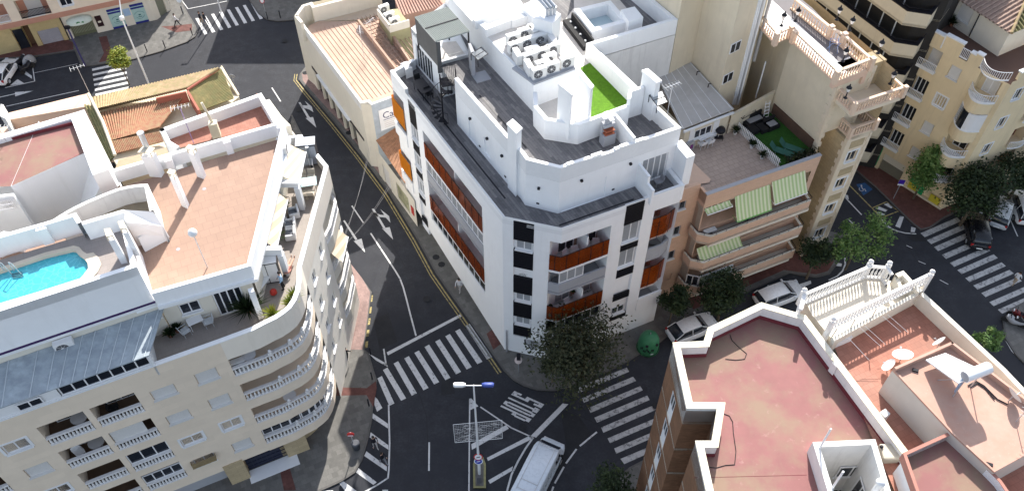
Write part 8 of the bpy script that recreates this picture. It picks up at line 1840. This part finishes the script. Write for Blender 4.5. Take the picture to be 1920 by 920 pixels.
# bicycle
o=root('bicycle','small red bicycle leaning on the side terrace wall','bicycle',(0,0,0)); local(o)
for x in (-.45,.45):
    m=MB(); pts=[(x+.28*math.cos(i*.52),0,.29+.28*math.sin(i*.52)) for i in range(13)]; m.path(pts,.02,4); m.build('wheel',M_rubber,o)
m=MB(); m.path([(-.45,0,.29),(-.15,0,.65),(.3,0,.7),(.45,0,.29)],.022,5); m.path([(-.15,0,.65),(-.05,0,.3),(.3,0,.7)],.022,5); m.build('frame',mat('bike red',(.4,.03,.05),.4),o); m=MB(); m.tube((.32,-.22,.85),(.32,.22,.85),.018,5); m.tube((.32,0,.7),(.32,0,.85),.018,5); m.build('handlebar',M_iron,o); m=MB(); m.box((-.17,0),.22,.1,.72,.77); m.build('saddle',M_iron,o)
o.location=lt_(t6(215,640)); o.rotation_euler=(0,0,R(70))
person('person in pink reclining at the near end of the side terrace',(552,486),TL15+.0,R(80),.0,mat('pink skin and swimwear',(.55,.25,.2),.7),M_skin,lie=True)
for u,z,l in ((13.2,12.5,'white round table on the highest curved balcony'),(14.6,6.5,'small white table on the third curved balcony')): 
    o=root('round_table',l,'table',FL.pt(u,z,-.7)); q=FL.pt(u,z,-.7); m=MB(); m.lathe((q[0],q[1],z),[(.2,0),(.04,.05),(.04,.7)],8); m.build('pedestal',M_wplas,o); m=MB(); m.lathe((q[0],q[1],z+.7),[(.45,0),(.45,.04)],16); m.build('tabletop',M_wplas,o)
# front balconies' contents
for u,z,l in ((3.1,12.44,'round grey table on the topmost left-hand balcony'),(3.0,9.44,'round glass table on the second left-hand balcony')):
    q=FL.pt(u,z,-.7); o=root('round_table',l,'table',q); m=MB(); m.lathe((q[0],q[1],z),[(.2,0),(.04,.05),(.04,.7)],8); m.build('pedestal',M_grey,o); m=MB(); m.lathe((q[0],q[1],z+.7),[(.5,0),(.5,.04)],16); m.build('tabletop',mat('pale grey top',(.45,.44,.43),.5),o)
chair('balcony_chair','white chair on the second left-hand balcony',FL.pt(1.9,9.44,-.6),FL.rot()+R(-60),M_wplas,None); chair('balcony_chair','dark chair on the topmost balcony right of the round table',FL.pt(5.0,12.44,-.7),FL.rot(),M_blackf,None)
# ---- roof antennas, dishes, solar heater
def yagi(label,p,z,h,rot,m_=M_metal,n=6,tilt=0):
    q=Vector((*W(p,z),z)); o=root('tv_antenna',label,'antenna',tuple(q)); m=MB(); t_=q+Vector((tilt,0,h)); m.tube(q,t_,.025,5); m.build('mast',m_,o); m=MB(); d=Vector((math.cos(rot),math.sin(rot),0)); e=Vector((-d.y,d.x,0))
    m.tube(t_-d*.6,t_+d*.6,.02,4)
    for i in range(n): c_=t_-d*.6+d*1.2*i/(n-1); l=.35-.03*i; m.tube(c_-e*l,c_+e*l,.012,4)
    m.build('elements',M_wmetal,o)
yagi('large tv antenna on a mast in front of the upper-left crossing',(168,175),6.6,3.0,R(30),n=5); yagi('purple-banded tv antenna mast on the salmon terrace',(363,268),15.6,3.4,R(20),mat('purple banded mast',(.35,.25,.5),.6)); yagi('tv antenna mast on the middle of the pink corrugated roof',(683,108),7.1,3.2,R(100)); yagi('tv antenna mast at the ridge of the pink corrugated roof',(700,85),7.1,2.8,R(60)); yagi('pale tv antenna above the right chimney canopy of the white building',(1251,215),18.5,2.6,R(30)); yagi('tv antenna at the right edge beyond the solar water heater',(1905,790),20.4,1.4,R(60)); yagi('tv antenna among the stair roof beams at the top of the white building',(905,50),ZA,2.2,R(10))
yagi('thin antenna mast by the left edge of the pool roof houses',(12,265),20,1.2,R(10))
def dish(label,p,z,r,az,el=40):
    q=Vector((*W(p,z),z)); o=root('satellite_dish',label,'satellite dish',tuple(q),'satellite dishes'); m=MB(); m.tube(q,q+Vector((0,0,.5)),.03,6); m.build('bracket',M_metal,o)
    c_=q+Vector((0,0,.55)); n=Vector((math.cos(az)*math.cos(R(el)),math.sin(az)*math.cos(R(el)),math.sin(R(el)))); t=n.to_track_quat('Z','Y'); m=MB(); rings=[]
    for rr,d in ((.02,0),(r*.5,.03),(r*.85,.09),(r,.13)): rings.append([tuple(c_+t@Vector((rr*math.cos(i*.449),rr*math.sin(i*.449),d))) for i in range(14)])
    loft(m,rings,caps=False); m.build('reflector',M_ac,o); m=MB(); m.tube(c_,c_+t@Vector((0,-r*.3,r*.9)),.015,4); m.tube(c_+t@Vector((0,-r*.3,r*.9)),c_+t@Vector((0,-r*.3,r*.75)),.05,6); m.build('feed_horn',M_metal,o)
dish('large pale satellite dish on the red tiled terrace above the block',t12(985,870),HZ,.55,R(110),62); dish('smaller tilted satellite dish left of the large one on the red terrace',t16(890,25),HZ,.42,R(150),35); dish('small edge-on satellite dish by the right terrace wall',t12(1265,770),HZ,.4,R(130),25); dish('small satellite dish at the right edge of the block roof',t16(1800,250),ZK,.45,R(20),30)
sh_=root('solar_water_heater','white solar water heater with a cylindrical tank on the block roof','solar heater',(*W(t16(1500,200),ZK),ZK))
pa_=W3(t12(1185,855),ZK+.45); pb2=W3(t12(1330,805),ZK+.45); pc=W3(t16(1640,30),ZK+1.75); pd2=W3(t16(1430,110),ZK+1.6)
m=MB(); dn_=Vector((0,0,-.09)); vs=[pa_,pb2,pc,pd2]; m.add([*vs,*[v+dn_ for v in vs]],[(0,1,2,3),(7,6,5,4),(0,4,5,1),(1,5,6,2),(2,6,7,3),(3,7,4,0)]); m.build('collector_panel',mat('panel cover white',(.75,.78,.8),.3),sh_)
ta=W3(t16(1475,65),ZK+1.85); tb2=W3(t16(1655,-5),ZK+1.85); m=MB(); m.tube(ta,tb2,.30,18); m.build('tank',M_tank,sh_); m=MB(); dd=(ta-tb2).normalized(); m.tube(ta,ta+dd*.04,.26,18,.1); m.build('tank_end',M_grey,sh_)
for a in (ta+Vector((.15,0,-.2)),tb2+Vector((-.15,0,-.2))):
    m=MB(); m.tube(a,Vector((a.x,a.y,ZK)),.03,5); m.tube(a,Vector((*((Vector(pa_[:2])+Vector(a[:2]))/2),ZK+.02)),.025,5); m.build('leg',M_metal,sh_)
m=MB(); m.tube(Vector((ta.x,ta.y,ZK+1.6)),W3(t16(1405,175),ZK+.1),.07,5); m.build('blue_strut',mat('pale blue strut',(.3,.42,.6),.5),sh_)
mb=MB(); mb.path([W3(p,ZK+.06) for p in [t16(1500,130),t16(1560,95),t16(1620,130),t16(1720,230),t16(1800,270)]],.035,5); mb.path([W3(p,ZK+.06) for p in [t16(1520,140),t16(1570,110),t16(1630,150),t16(1700,235)]],.03,5); thing('pipe_run',mb,M_iron,'dark insulated pipes trailing from the solar heater along the block roof','pipes',W3(t16(1500,130),ZK))
for i,(a,b) in enumerate(((t12(600,690),t12(760,860)),(t12(690,615),t12(850,760)),(t12(730,605),t12(880,740)),(t12(860,530),t12(1000,650)),(t12(900,520),t12(1050,650)))):
    mb=MB(); mb.tube(W3(a,19.9),W3(b,19.3),.012,4); thing('clothes_line',mb,M_wmetal,['leftmost clothes line over the red tiled terrace','second clothes line from the left over the red tiled terrace','middle clothes line over the red tiled terrace','fourth clothes line over the red tiled terrace','rightmost clothes line over the red tiled terrace'][i],'clothes line',W3(a,19.9),'clothes lines')
for i,(x,y,x2,y2) in enumerate(((470,700,520,620),(600,650,655,550),(750,590,815,470))):
    mb=MB(); mb.tube(W3(t12(x,y),HZ+.5),W3(t12(x2,y2),HZ+2.0),.03,5); thing('clothes_post',mb,M_metal,['leftmost grey post leaning on the white balustrade','middle grey post leaning on the white balustrade','rightmost grey post leaning on the white balustrade'][i],'post',W3(t12(x,y),HZ),'clothes line posts')
m=MB(); m.box(W(t12(550,705),HZ+.3),1.2,.35,HZ,HZ+.45,ANG_B); thing('trough',m,M_cap,'long pale trough at the foot of the white balustrade on the red terrace','trough',W3(t12(550,705),HZ))
# small pieces
for p,l in ((t16(1660,720),'dark broken roof tile lying at the near edge of the block roof'),(t16(1105,15),'dark block lying at the far left edge of the block roof')):
    m=MB(); m.box(W(p,ZK+.05),.3,.16,ZK+.015,ZK+.1,R(-20)); thing('loose_tile',m,M_iron,l,'tile',W3(p,ZK))
plant('dark rounded shrub in the corner of the yellow penthouse terrace',t4(1370,195),14.5,.7,.5,F_dark,True,200,21)
# exercise bike / airer on lantern terrace
o=root('clothes_airer','blue and white folding airer on the lanterned roof terrace','drying rack',(0,0,0)); local(o); m=MB()
for sx in (-.3,.3): m.tube((sx,-.3,0),(sx,.3,.9),.02,4); m.tube((sx,.3,0),(sx,-.3,.9),.02,4)
for i in range(4): m.tube((-.3,-.3+.2*i,.9),(.3,-.3+.2*i,.9),.015,4)
m.build('frame',mat('blue tube',(.15,.25,.5),.5),o); o.location=pz(t4(480,385),ZW+.02)

# ---- pieces that stand apart become parts of their own
def split_parts(base):
    for ob in [o for o in bpy.data.objects if o.type=='MESH' and o.name.split('.')[0]==base]:
        me=ob.data; n=len(me.vertices); par_=list(range(n))
        def fd(a):
            while par_[a]!=a: par_[a]=par_[par_[a]]; a=par_[a]
            return a
        for e in me.edges:
            a,b=fd(e.vertices[0]),fd(e.vertices[1])
            if a!=b: par_[a]=b
        comp={}
        for i in range(n): comp.setdefault(fd(i),[]).append(i)
        bx=[]
        for c,ids in comp.items():
            P=[me.vertices[i].co for i in ids]; bx.append([[min(p[k] for p in P)-.06 for k in range(3)],[max(p[k] for p in P)+.06 for k in range(3)],set([c])])
        ch=True
        while ch:
            ch=False
            for i in range(len(bx)):
                for j in range(i+1,len(bx)):
                    if all(bx[i][0][k]<=bx[j][1][k] and bx[j][0][k]<=bx[i][1][k] for k in range(3)):
                        bx[i]=[[min(bx[i][0][k],bx[j][0][k]) for k in range(3)],[max(bx[i][1][k],bx[j][1][k]) for k in range(3)],bx[i][2]|bx[j][2]]; bx.pop(j); ch=True; break
                if ch: break
        if len(bx)<2: continue
        V=[tuple(v.co) for v in me.vertices]; Fs=[(tuple(p.vertices),p.use_smooth) for p in me.polygons]; root_of=[fd(i) for i in range(n)]
        for k,b in enumerate(bx):
            mp={};vs=[];fs=[];sm=[]
            for f,s_ in Fs:
                if root_of[f[0]] in b[2]:
                    g_=[]
                    for i in f:
                        if i not in mp: mp[i]=len(vs); vs.append(V[i])
                        g_.append(mp[i])
                    fs.append(g_); sm.append(s_)
            m2=bpy.data.meshes.new(base); m2.from_pydata(vs,[],fs); m2.update(); 
            for p,s_ in zip(m2.polygons,sm): p.use_smooth=s_
            for mt in me.materials: m2.materials.append(mt)
            if k==0: ob.data=m2
            else:
                o2=bpy.data.objects.new(base,m2); SC.collection.objects.link(o2); o2.parent=ob.parent
for nm in ('dividing_wall','back_terrace_floor','stone_pier','rear_wall','loggia_divider','shower_tray','loggia_lining','stone_panel','quoins','yellow_patch','poster_band','pillars'): split_parts(nm)
